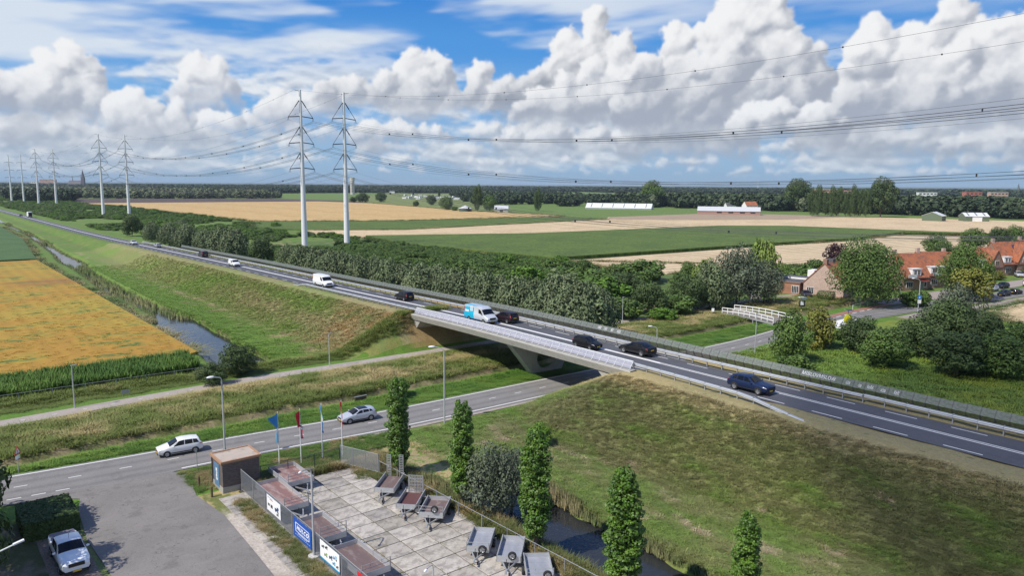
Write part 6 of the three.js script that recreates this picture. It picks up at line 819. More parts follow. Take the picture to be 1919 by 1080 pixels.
// clipped hedge and posts by the junction
{
  const hd = thing('clipped_hedge', 'flat-topped clipped hedge in the shade beside the parked pickup', 'hedge', [-60.55, -44.25]); const r = rng(404), pal = [[0.035, 0.07, 0.012], [0.06, 0.1, 0.02]], pos = [], nor = [], col = [];
  const Lx = 3.5, Lz = 4.6, H = 1.35; part('stems', box(Lx - 0.25, H - 0.15, Lz - 0.25, 0, (H - 0.15) / 2, 0), std([0.02, 0.03, 0.01]), hd);
  for (let i = 0; i < 9000; i++) { const f = r(), n = new THREE.Vector3(), p = new THREE.Vector3(); if (f < 0.5) { p.set((r() - 0.5) * Lx, H + (r() - 0.5) * 0.08, (r() - 0.5) * Lz); n.set(0, 1, 0); } else if (f < 0.75) { const s = r() < 0.5 ? -1 : 1; p.set(s * Lx / 2 + (r() - 0.5) * 0.1, r() * H, (r() - 0.5) * Lz); n.set(s, 0, 0); } else { const s = r() < 0.5 ? -1 : 1; p.set((r() - 0.5) * Lx, r() * H, s * Lz / 2 + (r() - 0.5) * 0.1); n.set(0, 0, s); } n.x += r() - 0.5; n.y += r() - 0.5; n.z += r() - 0.5; n.normalize(); const t = new THREE.Vector3(r() - 0.5, r() - 0.5, r() - 0.5).cross(n).normalize(), b = n.clone().cross(t), s = 0.05 + 0.035 * r(), c = mix3(pal[0], pal[1], r()); const q = (a, e) => [p.x + t.x * a * s + b.x * e * s, p.y + t.y * a * s + b.y * e * s, p.z + t.z * a * s + b.z * e * s]; pos.push(...q(-1, -0.7), ...q(1, -0.7), ...q(1, 0.7), ...q(-1, -0.7), ...q(1, 0.7), ...q(-1, 0.7)); for (let k = 0; k < 6; k++) { nor.push(n.x, n.y, n.z); col.push(...c); } }
  const g = new THREE.BufferGeometry(); g.setAttribute('position', new THREE.Float32BufferAttribute(pos, 3)); g.setAttribute('normal', new THREE.Float32BufferAttribute(nor, 3)); g.setAttribute('color', new THREE.Float32BufferAttribute(col, 3)); part('foliage', g, M.leaf, hd);
}
M.wood = withMap(texture(128, 256, (u, v) => { const g = pfbm(u, v * 0.3, 24, 3); return mul3([0.12, 0.075, 0.05], 1 + 0.4 * g); }), { roughness: 0.9 });
for (const [p, l] of [[[-49.37,-44.92], 'short wooden bollard on the grass left of the hut'], [[-49.22,-41.99], 'short wooden bollard in the weeds in front of the hut']]) solo('bollard', merge([cyl(0.09, 0.09, 0.85, p[0], 0, p[1], 10), cyl(0.1, 0.05, 0.06, p[0], 0.85, p[1], 10)]), M.wood, l, 'bollard');
solo('sign_post', merge([cyl(0.035, 0.035, 1.9, -48.35, 0, -48.9, 8), box(0.12, 0.3, 0.05, -48.35, 1.75, -48.9)]), M.galvDull, 'short grey post at the kerb in front of the white hatchback', 'post');
{ const c = document.createElement('canvas'); const t = thing('warning_sign', 'red and white triangular warning sign on a post at the left edge', 'road sign', [-61.0, -57.9], 0.9); part('post', cyl(0.035, 0.035, 2.2, 0, 0, 0, 8), M.galvDull, t); const tri = (s, z, m, n) => { const q = new THREE.ExtrudeGeometry(new THREE.Shape([new THREE.Vector2(0, s), new THREE.Vector2(-s * 0.87, -s / 2), new THREE.Vector2(s * 0.87, -s / 2)]), { depth: 0.02, bevelEnabled: false }); part(n, q.translate(0, 2.0, z), m, t); }; tri(0.52, 0.03, std([0.5, 0.02, 0.02], { roughness: 0.4 }), 'border'); tri(0.34, 0.036, M.white, 'face'); part('symbol', merge([box(0.05, 0.2, 0.01, 0, 2.02, 0.062), box(0.05, 0.05, 0.01, 0, 1.87, 0.062)]), M.black, t); part('lower_plate', box(0.55, 0.3, 0.02, 0, 1.45, 0.03), M.white, t); }
{ const t = thing('culvert_board', 'dark wooden board standing at the ditch bank above the silver hatchback', 'board', [-26.51,-59.41], 0.05); part('boards', merge([box(1.6, 0.24, 0.05, 0, 0.45, 0), box(1.6, 0.22, 0.05, 0, 0.2, 0)]), M.wood, t); part('coping', box(1.7, 0.06, 0.14, 0, 0.6, 0), M.galvDull, t); part('post', merge([box(0.1, 0.7, 0.1, -0.7, 0.25, 0.06), box(0.1, 0.7, 0.1, 0.7, 0.25, 0.06)]), M.wood, t); }
solo('notice_board', merge([box(0.9, 0.4, 0.04, -47.9, 0.5, -79.0), cyl(0.03, 0.03, 0.4, -48.2, 0, -79.0, 6), cyl(0.03, 0.03, 0.4, -47.6, 0, -79.0, 6)]), M.galvDull, 'small grey plate standing low beside the cycle path', 'sign');
// ---------------------------------------------------------------- lamps, signs, footbridge
function bentLamp(label, [x, z, h], turn, reach, { r = 0.085, head = 1, base } = {}) {
  const t = thing('street_lamp', label, 'street lamp', [x, z], turn, undefined, 0); const y0 = h - reach * 0.55;
  part('pole', merge([new THREE.CylinderGeometry(r * 0.75, r, y0, 10).translate(0, y0 / 2, 0), tube([[0, y0 - 0.02, 0], [-reach * 0.12, y0 + reach * 0.28, 0], [-reach * 0.55, h - 0.1, 0], [-reach, h, 0]], r * 0.55, 16, 8)]), M.galvPole, t);
  part('lamp_head', new THREE.SphereGeometry(0.2 * head, 12, 8).scale(1.9, 0.55, 0.9).translate(-reach - 0.22, h + 0.02, 0), M.white, t); part('door', box(0.02, 0.5, 0.1, r * 0.96, 0.9, 0), M.galvDull, t);
  if (base) part('concrete_foot', cyl(0.42, 0.4, 0.22, 0, -0.02, 0, 14), std([0.55, 0.54, 0.51], { roughness: 0.9 }), t); return t;
}
function flatLamp(label, [x, z, h], turn, { arms } = {}) { const t = thing('path_lamp', label, 'street lamp', [x, z], turn); part('pole', new THREE.CylinderGeometry(0.05, 0.075, h, 8).translate(0, h / 2, 0), M.galvPole, t); part('lamp_head', box(0.62, 0.09, 0.22, 0.22, h + 0.03, 0), M.galvDull, t); if (arms) { part('direction_sign', box(0.7, 0.16, 0.03, -0.42, h * 0.52, 0), M.white, t); part('round_sign', new THREE.CylinderGeometry(0.22, 0.22, 0.03, 16).rotateX(Math.PI / 2).translate(-0.12, h * 0.2, 0.1), M.white, t); } return t; }
M.galvPole = std([0.5, 0.51, 0.52], { roughness: 0.5, metalness: 0.25 });
bentLamp('tall grey street lamp with a white head behind the brick hut', [-45.54,-49.87,8.10], 0.1, 0.8);
bentLamp('tall grey street lamp at the near edge of the lower road left of the bridge', [-23.26,-46.37,8.49], -0.5, 1.1);
bentLamp('street lamp whose white head shows above the screen right of the bridge', [23.63,-56.29,3.79], -0.6, 0.9);
bentLamp('white street lamp with a blue sign on its pole beside the village street', [93.26,-46,7.29], -0.6, 1.3, { r: 0.1 });
bentLamp('tall white lamp with a curved arm in front of the black off-roader', [128.87,-44.89,7.05], -0.6, 2.4, { r: 0.11 });
bentLamp('grey lamp on a concrete foot at the front fence of the trailer yard', [-46.95,-27.25,6.75], 0.65, 1.25, { base: true, head: 0.5 });
bentLamp('dark bent lamp standing inside the trailer yard at the lower edge of the photo', [...[-45.8,-13.9], 5.0], 0.65, 1.0, { r: 0.05, head: 0.45 });
flatLamp('slim lamp with a flat head at the path beside the maize', [-53.67,-76.71,5.00], 0.3);
flatLamp('slim lamp with a flat head at the path left of the bridge', [-21.99,-77.27,4.78], 0.3);
flatLamp('slim lamp with a flat head at the path behind the screen', [35.68,-74.67,5.05], 0.3);
flatLamp('slim lamp with small direction signs beside the white footbridge', [64.39,-74.32,4.89], 0.3, { arms: true });
flatLamp('plain pale lamp pole on the grass between screen and lower road', [33.73,-45.22,6.30], 0.2);
flatLamp('thin pale lamp pole in front of the large spreading tree', [105.7,-55.18,5.45], 0.2);
flatLamp('thin lamp pole in front of the middle orange roof', [178.86,-62.11,4.57], 0.2);
{ const a = [-63.57,-25.87], b = [-64.67,-25.74], t = thing('street_lamp', 'lamp arm with a flat white head reaching in at the lower left edge', 'street lamp'), dx = b[0] - a[0], dz = b[1] - a[1], p = [a[0] + dx * 3, a[1] + dz * 3]; part('arm', bar([p[0], 6.25, p[1]], [a[0] + dx * 0.3, 6.92, a[1] + dz * 0.3], 0.04), M.white, t); part('lamp_head', beam([a[0] + dx * 0.45, 6.9, a[1] + dz * 0.45], [a[0], 7.0, a[1]], 0.17, 0.08), M.white, t); part('pole', cyl(0.09, 0.06, 6.3, p[0], 0, p[1], 10), M.galvPole, t); }
{ const [x, z, h] = [93.26,-46,3.56], t = thing('blue_sign', 'round blue traffic sign with a white plate below it on the village lamp', 'road sign', [x - 0.1, z + 0.15], -0.6); part('disc', new THREE.CylinderGeometry(0.45, 0.45, 0.04, 20).rotateX(Math.PI / 2).translate(0, h - 0.1, 0.06), std([0.03, 0.17, 0.5], { roughness: 0.4 }), t); part('arrow', merge([box(0.1, 0.42, 0.02, 0, h - 0.12, 0.09, 0), box(0.3, 0.1, 0.02, -0.06, h - 0.24, 0.09)]), M.white, t); part('plate', box(0.75, 0.75, 0.03, 0, h - 1.05, 0.06), M.white, t); }
const solar = new THREE.MeshPhysicalMaterial({ color: lin(0.03, 0.05, 0.12), roughness: 0.2, clearcoat: 1 });
const stripes = (t, h, n) => { for (let i = 0; i < n; i++) part('post_band', cyl(0.07, 0.07, h / n, 0, i * h / n, 0, 8), i & 1 ? std([0.75, 0.6, 0.2], { roughness: 0.6 }) : M.black, t); };
{ const [x, z, h] = [60.06,-52.86,5.99], t = thing('warning_light', 'solar panel and white signal box on a black-and-yellow post by the footbridge', 'signal', [x, z], -0.6); stripes(t, h - 2.0, 12); part('signal_box', box(0.95, 1.15, 0.35, 0.1, h - 1.6, 0), M.black, t); part('lens', box(0.62, 0.72, 0.03, 0.02, h - 1.5, 0.19), M.white, t); part('post', bar([0, h - 2.1, 0], [0, h - 0.7, 0], 0.05), M.galvDull, t); part('solar_panel', box(1.1, 0.05, 0.8, 0, h - 0.4, 0).rotateX(0), solar, t).rotation.x = 0.12; part('panel_frame', box(1.2, 0.04, 0.9, 0, h - 0.45, 0), M.white, t); }
{ const [x, z, h] = [65.55,-46.74,3.76], t = thing('warning_sign', 'yellow school crossing sign under a solar panel beside the white zebra', 'road sign', [x, z], -0.6); part('post', cyl(0.06, 0.06, h - 0.4, 0, 0, 0, 8), M.galvDull, t); const oct = new THREE.CylinderGeometry(0.85, 0.85, 0.05, 8).rotateX(Math.PI / 2).rotateZ(0.39).scale(1, 1.15, 1).translate(0, h - 2.0, 0.08); part('board', oct, std([0.75, 0.72, 0.02], { roughness: 0.5 }), t); const tr = new THREE.Shape([[0, 0.5], [-0.45, -0.3], [0.45, -0.3]].map(p => new THREE.Vector2(...p))); tr.holes.push(new THREE.Path([[0, 0.32], [-0.3, -0.21], [0.3, -0.21]].map(p => new THREE.Vector2(...p)))); part('triangle', new THREE.ExtrudeGeometry(tr, { depth: 0.01, bevelEnabled: false }).translate(0, h - 1.95, 0.11), std([0.5, 0.25, 0.02]), t); part('symbol', merge([box(0.06, 0.22, 0.01, -0.07, h - 2.05, 0.12), box(0.06, 0.18, 0.01, 0.08, h - 2.07, 0.12), box(0.5, 0.06, 0.01, 0, h - 2.5, 0.12)]), M.black, t); part('solar_panel', box(1.15, 0.05, 0.95, 0, h - 0.25, 0), solar, t).rotation.x = 0.1; part('panel_frame', box(1.25, 0.04, 1.05, 0, h - 0.3, 0), M.galvDull, t); }
{ const [x, z] = [67.58,-51.21], t = thing('bollard', 'white-topped yellow traffic bollard at the left end of the zebra', 'bollard', [x, z]); part('shaft', cyl(0.1, 0.1, 0.85, 0, 0, 0, 8), std([0.75, 0.6, 0.05]), t); part('disc', new THREE.CylinderGeometry(0.3, 0.3, 0.05, 16).rotateX(Math.PI / 2).translate(0, 1.15, 0), M.white, t); }
// railing beside the village road
{ const a = [86.98,-56.51], b = [100.73,-56.98], t = thing('railing', 'grey tube railing beside the village road under the spreading tree', 'railing'); part('tube', merge([0.55, 1.05].map(y => bar([a[0], y, a[1]], [b[0], y, b[1]], 0.04))), M.galvPole, t); for (let i = 0; i <= 4; i++) part('post', cyl(0.045, 0.045, 1.08, lerp(a[0], b[0], i / 4), 0, lerp(a[1], b[1], i / 4), 8), i ? M.galvPole : M.white, t); }
// white footbridge over the ditch
{
  const t = thing('footbridge', 'white-railed wooden footbridge over the ditch beside the lower road', 'footbridge'), N0 = [59.6, -69.6], N1 = [57.6, -56.9], F0 = [64.6, -70.2], F1 = [63.2, -56.4], up = k => 0.35 + 0.25 * Math.sin(k * Math.PI), L = (a, b, k) => [lerp(a[0], b[0], k), lerp(a[1], b[1], k)];
  const planks = 26; for (let i = 0; i < planks; i++) { const a = L(N0, N1, (i + 0.04) / planks), b = L(F0, F1, (i + 0.04) / planks), c = L(F0, F1, (i + 0.96) / planks), d = L(N0, N1, (i + 0.96) / planks), y = up((i + 0.5) / planks); part('plank', slabOf([a, b, c, d], y, 0.07, 1), M.wood2 ??= std([0.26, 0.23, 0.2], { roughness: 0.9 }), t); }
  part('girder', merge([[N0, N1], [F0, F1]].flatMap(([p, q]) => Array.from({ length: 8 }, (_, i) => { const a = L(p, q, i / 8), b = L(p, q, (i + 1) / 8); return beam([a[0], up(i / 8) - 0.22, a[1]], [b[0], up((i + 1) / 8) - 0.22, b[1]], 0.14, 0.3); }))), M.galvDull, t);
  for (const [p, q, nm] of [[N0, N1], [F0, F1]]) { const n = 9; for (let i = 0; i <= n; i++) { const a = L(p, q, i / n); part('post', box(0.12, 1.15, 0.12, a[0], up(i / n) + 0.55, a[1]), M.white, t); } for (let i = 0; i < n; i++) { const a = L(p, q, i / n), b = L(p, q, (i + 1) / n); part('rail', merge([0.5, 1.08].map(y => beam([a[0], up(i / n) + y, a[1]], [b[0], up((i + 1) / n) + y, b[1]], 0.07, 0.16))), M.white, t); } }
  part('pier', merge([0.3, 0.62].flatMap(k => [N0, F0].map((p, e) => { const a = L(p, e ? F1 : N1, k); return cyl(0.13, 0.13, 1.9, a[0], -1.5, a[1], 8); }))), M.galvDull, t);
}
{ const t = thing('bicycle', 'bicycle with a white carrier box standing on the path left of the footbridge', 'bicycle', [58.22,-70.78], 0.5), wg = new THREE.TorusGeometry(0.33, 0.03, 6, 20); for (const x of [-0.52, 0.52]) { const w = part('wheel', wg, M.tyre, t); w.position.set(x, 0.36, 0); } part('frame', merge([bar([-0.52, 0.36, 0], [-0.1, 0.36, 0], 0.025), bar([-0.1, 0.36, 0], [0.38, 0.85, 0], 0.025), bar([-0.1, 0.36, 0], [-0.2, 0.88, 0], 0.025), bar([0.52, 0.36, 0], [0.36, 1.02, 0], 0.025), bar([-0.2, 0.75, 0], [0.38, 0.85, 0], 0.02)]), M.darkMetal, t); part('handlebar', bar([0.36, 1.04, -0.28], [0.36, 1.04, 0.28], 0.02), M.darkMetal, t); part('saddle', box(0.26, 0.07, 0.16, -0.2, 0.93, 0), M.black, t); part('carrier_box', box(0.5, 0.62, 0.5, -0.45, 1.02, 0), M.white, t); }
// crossing plateau, cycle lane, pavements of the village street
{
  struct('zebra_crossing', slabOf([[66.93,-51.7], [65.54,-48.05], [78.1,-50.44], [76.05,-51.99]], 0.085, 0.03, 1), M.paint);
  struct('road_marking', merge([slabOf([[65.05,-49.75], [64.27,-49.02], [64.26,-47.08], [65.27,-47.61]], 0.08, 0.02, 1), ...Array.from({ length: 7 }, (_, i) => slabOf([[72 + i * 3.4, -54.0 - 0.1 * i], [74 + i * 3.4, -54.05 - 0.1 * i], [74 + i * 3.4, -53.8 - 0.1 * i], [72 + i * 3.4, -53.75 - 0.1 * i]], 0.078, 0.02, 1))]), M.paint);
  struct('cycle_lane', slabOf([[70, -54.1], [84, -54.6], [100, -54.2], [100, -56.0], [84, -56.3], [70, -55.6]], 0.09, 0.05, 4), M.redTile);
  struct('pavement', slabOf([[100, -54.2], [118, -51.4], [140, -49.6], [175, -47], [220, -42], [225, -47], [178, -52.5], [142, -56], [120, -58.5], [100, -58.5]], 0.12, 0.06, 4), M.paving);
  struct('pavement', slabOf([[84, -46.4], [97, -46.2], [114, -42.6], [140, -40.4], [175, -37.6], [220, -31], [220, -28.5], [175, -34.2], [140, -36.8], [114, -38.8], [97, -40.4], [86, -43]], 0.1, 0.05, 4), M.paving);
  struct('forecourt', slabOf([[91, -78], [99, -76], [99, -64], [96.4, -63.6], [93.5, -70]], 0.07, 0.05, 4), M.paving);
  struct('side_path', slabOf([[74.4, -76.5], [84, -76.5], [93, -82], [91.5, -84], [82, -78], [74.4, -78]], 0.06, 0.04, 4), M.path);
}
// ---------------------------------------------------------------- houses and far buildings
M.brickRed = withMap(texture(512, 512, (u, v) => { const rows = 40, y = v * rows, x = u * 16 + (Math.floor(y) & 1) * 0.5, j = (y % 1 < 0.14) || (x % 1 < 0.06), k = HASHF[(Math.floor(x) % 16 * 31 + Math.floor(y) * 97) & 65535], g = pfbm(u, v, 6, 4); return j ? [0.3, 0.26, 0.22] : mul3([0.26, 0.145, 0.1], 1 + 0.22 * k + 0.15 * g); }), { roughness: 0.92 });
M.brickPink = withMap(texture(512, 512, (u, v) => { const rows = 40, y = v * rows, x = u * 16 + (Math.floor(y) & 1) * 0.5, j = (y % 1 < 0.14) || (x % 1 < 0.06), k = HASHF[(Math.floor(x) % 16 * 31 + Math.floor(y) * 97) & 65535], g = pfbm(u, v, 6, 4); return j ? [0.4, 0.34, 0.3] : mul3([0.5, 0.36, 0.29], 1 + 0.16 * k + 0.18 * g); }), { roughness: 0.92 });
M.brickOrange = std([0.36, 0.18, 0.11], { roughness: 0.9 });
M.tile = withMap(texture(512, 512, (u, v) => { const y = v * 24, x = u * 24, r = 0.5 + 0.5 * Math.cos(x * 6.283), c = (y % 1), g = pfbm(u, v, 8, 4), k = HASHF[(Math.floor(x) * 31 + Math.floor(y) * 97) & 65535]; return mul3(mix3([0.4, 0.135, 0.06], [0.23, 0.1, 0.062], smooth(-0.25, 0.5, g)), (0.86 + 0.14 * r) * (c < 0.12 ? 0.72 : 1) * (1 + 0.1 * k)); }), { roughness: 0.85 });
M.tileDark = std([0.16, 0.07, 0.05], { roughness: 0.85 });
M.pane = new THREE.MeshPhysicalMaterial({ color: lin(0.02, 0.024, 0.028), roughness: 0.08, clearcoat: 1 });
M.slate = std([0.09, 0.09, 0.095], { roughness: 0.8 });
const uvBox = (g, k = 3) => { const p = g.attributes.position, n = g.attributes.normal, u = g.attributes.uv; for (let i = 0; i < p.count; i++) { const ax = Math.abs(n.getX(i)) > 0.7; u.setXY(i, (ax ? p.getZ(i) : p.getX(i)) / k, p.getY(i) / k); } return g; };
// house body along x: gables at the x ends, ridge along x
function gableBody(L, D, eave, ridge) { const s = new THREE.Shape([[-D / 2, 0], [D / 2, 0], [D / 2, eave], [0, ridge], [-D / 2, eave]].map(p => new THREE.Vector2(...p))), g = new THREE.ExtrudeGeometry(s, { depth: L, bevelEnabled: false }); g.translate(0, 0, -L / 2); g.rotateY(Math.PI / 2); return uvBox(g.toNonIndexed ? g : g); }
function roofSlopes(L, D, eave, ridge, over = 0.35, th = 0.16) { const gs = []; for (const s of [1, -1]) { const len = Math.hypot(D / 2, ridge - eave) + over, a = Math.atan2(ridge - eave, D / 2), g = new THREE.BoxGeometry(L + 0.3, th, len); const u = g.attributes.uv; for (let i = 0; i < u.count; i++) u.setXY(i, u.getX(i) * L / 6, u.getY(i) * len / 6); g.translate(0, th / 2, len / 2); g.rotateX(a); if (s < 0) g.rotateY(Math.PI); g.translate(0, ridge, 0); gs.push(g); } return gs; }
function windowPart(parent, x, y, z, w, h, face, bars = 1) { const wn = part('window', box(face === 'x' ? 0.08 : w, h, face === 'x' ? w : 0.08, x, y, z), M.white, parent), n = bars + 1; const gap = 0.09; for (let i = 0; i < n; i++) { const pw = (w - gap * (n + 1)) / n, o = -w / 2 + gap + pw / 2 + i * (pw + gap), d = 0.05; part('pane', face === 'x' ? box(0.03, h - 2 * gap, pw, x - d, y, z + o) : box(pw, h - 2 * gap, 0.03, x + o, y, z + d), M.pane, wn); } return wn; }
{ // pink gabled house with flat annexes
  const t = thing('gabled_house', 'pale pink brick house with a plain gable wall, beside the spreading tree', 'house', [103.6, -70.3], 0.12);
  part('wall', gableBody(9.2, 9.4, 3.1, 7.9), M.brickPink, t); for (const g of roofSlopes(9.2, 9.4, 3.1, 7.9, 0.25)) part('roof', g, M.tile, t); part('chimney', box(1.0, 1.6, 0.9, -4.0, 8.2, 0), M.brickRed, t); part('chimney', box(1.2, 1.1, 1.6, 0.5, 8.2, -0.6), M.slate, t);
  windowPart(t, -4.64, 1.35, -3.0, 1.7, 1.7, 'x', 3); part('dormer', box(3.0, 1.6, 1.6, -2.4, 5.3, -3.4), M.white, t); windowPart(t, -4.64, 1.35, 2.6, 0.3, 0.3, 'x', 0); part('plinth', uvBox(box(9.3, 0.5, 9.5, 0, 0.25, 0)), M.brickRed, t);
  const a = thing('annex', 'orange brick flat-roofed annex left of the pink gabled house', 'building', [100.2, -78.9], 0.12); part('wall', uvBox(box(5.6, 2.75, 7.2, 0, 1.38, 0)), M.brickOrange, a); part('roof', box(5.9, 0.12, 7.5, 0, 2.95, 0), M.slate, a); part('parapet', merge([box(0.16, 0.3, 7.5, -2.9, 2.9, 0), box(5.9, 0.3, 0.16, 0, 2.9, 3.7)]), M.brickRed, a); windowPart(a, -2.84, 1.3, 2.5, 1.7, 1.8, 'x', 3);
  const c = thing('carport', 'open carport with a white roof edge left of the orange annex', 'carport', [100.8, -87.2], 0.12); part('roof', box(6.4, 0.18, 8.6, 0, 2.8, 0), std([0.2, 0.22, 0.2]), c); part('fascia', merge([box(0.08, 0.4, 8.7, -3.24, 2.8, 0), box(6.4, 0.4, 0.08, 0, 2.8, 4.32)]), M.white, c); for (const z of [-4, -1.2, 1.6, 4]) part('post', box(0.2, 2.7, 0.2, -3.0, 1.35, z), M.white, c); part('back_wall', box(0.2, 2.7, 8.4, 3.0, 1.35, 0), M.brickRed, c); part('side_wall', box(6.0, 2.7, 0.2, 0, 1.35, -4.2), M.brickRed, c);
  const u = thing('flat_extension', 'white-edged flat roof extension behind the orange annex', 'building', [106, -80], 0.12); part('wall', uvBox(box(5.4, 3.2, 7, 0, 1.6, 0)), M.brickPink, u); part('roof', box(5.6, 0.12, 7.2, 0, 3.3, 0), M.slate, u); part('fascia', merge([box(0.08, 0.45, 7.3, -2.84, 3.3, 0), box(5.7, 0.45, 0.08, 0, 3.3, 3.64)]), M.white, u);
  solo('garden_hedge', (() => { const g = leaves(515, [[0, 1.1, 0, 1.3, 1.1, 1.6]], 2600, 0.16, GREEN.shrub, { fill: 0.15 }); const p = g.attributes.position; for (let i = 0; i < p.count; i++) { p.setXYZ(i, clamp(p.getX(i) * 1.4, -1.2, 1.2) + 94.6, clamp(p.getY(i) * 1.2, 0, 2.2), clamp(p.getZ(i) * 1.4, -1.7, 1.7) - 66.6); } return g; })(), M.leaf, 'boxy clipped garden hedge in front of the pink gable wall', 'hedge');
}
function rowHouse(label, [x, z], turn, { L = 7.4, D = 8.6, eave = 3.4, ridge = 9.0, dormer = true, wide = false, balcony = false, cross = false, panel = false } = {}) {
  const t = thing('row_house', label, 'house', [x, z], turn);                 // front towards +z
  part('wall', gableBody(L, D, eave, ridge), M.brickRed, t); for (const g of roofSlopes(L, D, eave, ridge)) part('roof', g, M.tile, t);
  part('chimney', uvBox(box(0.9, 1.6, 0.7, -L / 2 + 0.5, ridge + 0.3, 0)), M.brickPink, t); part('gutter', merge([box(L + 0.2, 0.16, 0.3, 0, eave - 0.12, D / 2 + 0.3), box(L + 0.2, 0.16, 0.3, 0, eave - 0.12, -D / 2 - 0.3)]), M.white, t);
  if (cross) { const s = new THREE.Shape([[-2.4, 0], [2.4, 0], [2.4, eave + 0.6], [0, ridge - 0.5], [-2.4, eave + 0.6]].map(p => new THREE.Vector2(...p))), g = uvBox(new THREE.ExtrudeGeometry(s, { depth: 3.2, bevelEnabled: false }).translate(L / 2 - 2.6, 0, D / 2 - 2.4)); part('front_gable', g, M.brickRed, t); for (const q of [1, -1]) { const w = 2.4, hh = ridge - 0.5 - eave - 0.6, len = Math.hypot(w, hh) + 0.3, b = new THREE.BoxGeometry(len, 0.14, 3.8); b.translate(len / 2, 0.07, 0); b.rotateZ(-Math.atan2(hh, w)); if (q < 0) b.rotateY(Math.PI); b.translate(L / 2 - 2.6, ridge - 0.45, D / 2 - 0.9); part('front_gable_roof', b, M.tile, t); } windowPart(t, L / 2 - 2.6, 4.6, D / 2 + 0.82, 1.4, 1.5, 'z', 1); }
  if (dormer) { const w = wide ? L * 0.78 : 2.6, cx = cross ? -L / 2 + 1.9 : 0; const dm = part('dormer', box(w, 1.7, 2.6, cx, eave + 1.25, D / 2 - 1.2), M.white, t); part('dormer_roof', box(w + 0.3, 0.12, 2.9, cx, eave + 2.16, D / 2 - 1.15), M.white, t); const n = wide ? 4 : 2; for (let i = 0; i < n; i++) windowPart(t, cx + (i - (n - 1) / 2) * (w - 0.5) / n, eave + 1.25, D / 2 + 0.12, (w - 0.6) / n - 0.15, 1.25, 'z', 1); part('porch_roof', box(L * 0.96, 0.18, 0.9, 0, eave - 0.05, D / 2 + 0.55), M.tileDark, t); }
  windowPart(t, -L / 4, 1.6, D / 2 + 0.02, 2.0, 1.6, 'z', 2); windowPart(t, L / 2 - 0.9, 1.5, D / 2 + 0.02, 0.8, 1.4, 'z', 0); part('door', box(0.95, 2.1, 0.06, L / 4, 1.05, D / 2 + 0.03), std([0.16, 0.2, 0.17], { roughness: 0.5 }), t); windowPart(t, -L / 2 - 0.03, 1.6, 1.2, 1.0, 1.2, 'x', 0);
  if (balcony) { part('awning', box(2.4, 0.08, 1.2, L / 4, 2.6, D / 2 + 0.7).rotateX(0), std([0.45, 0.06, 0.05], { roughness: 0.8 }), t).rotation.x = 0; part('balcony', box(2.6, 0.9, 0.06, -L / 4, eave + 0.4, D / 2 + 0.9), std([0.5, 0.55, 0.57], { roughness: 0.5 }), t); }
  if (panel) part('solar_panel', (() => { const g = new THREE.BoxGeometry(2.2, 0.06, 1.6), a = Math.atan2(ridge - eave, D / 2); g.rotateX(a); g.translate(L / 4, ridge - 1.7 + 0.28, D / 4 - 0.55); return g; })(), solar, t);
  return t;
}
rowHouse('orange-roofed brick house half hidden by the spreading tree, with white balcony', [130.33,-65.31], -0.42, { L: 7.5, wide: false, balcony: true });
rowHouse('orange-roofed brick house with a long white dormer and red awning', [141.33,-63.56], -0.42, { L: 9.4, wide: true, balcony: true });
rowHouse('low orange-roofed house behind the pointed green tree', [159,-64.39], -0.42, { L: 8.5, ridge: 8.0, dormer: false });
rowHouse('orange-roofed house with a front gable right of the pointed green tree', [172.71,-63.43], -0.42, { L: 9, ridge: 8.6, cross: true });
rowHouse('orange-roofed brick house with a solar panel and white dormer', [190.04,-62.22], -0.42, { L: 10, ridge: 9.6, cross: true, panel: true });
rowHouse('orange-roofed brick house cut off by the right edge of the photo', [207.07,-60.47], -0.42, { L: 10, ridge: 9.8, dormer: true });
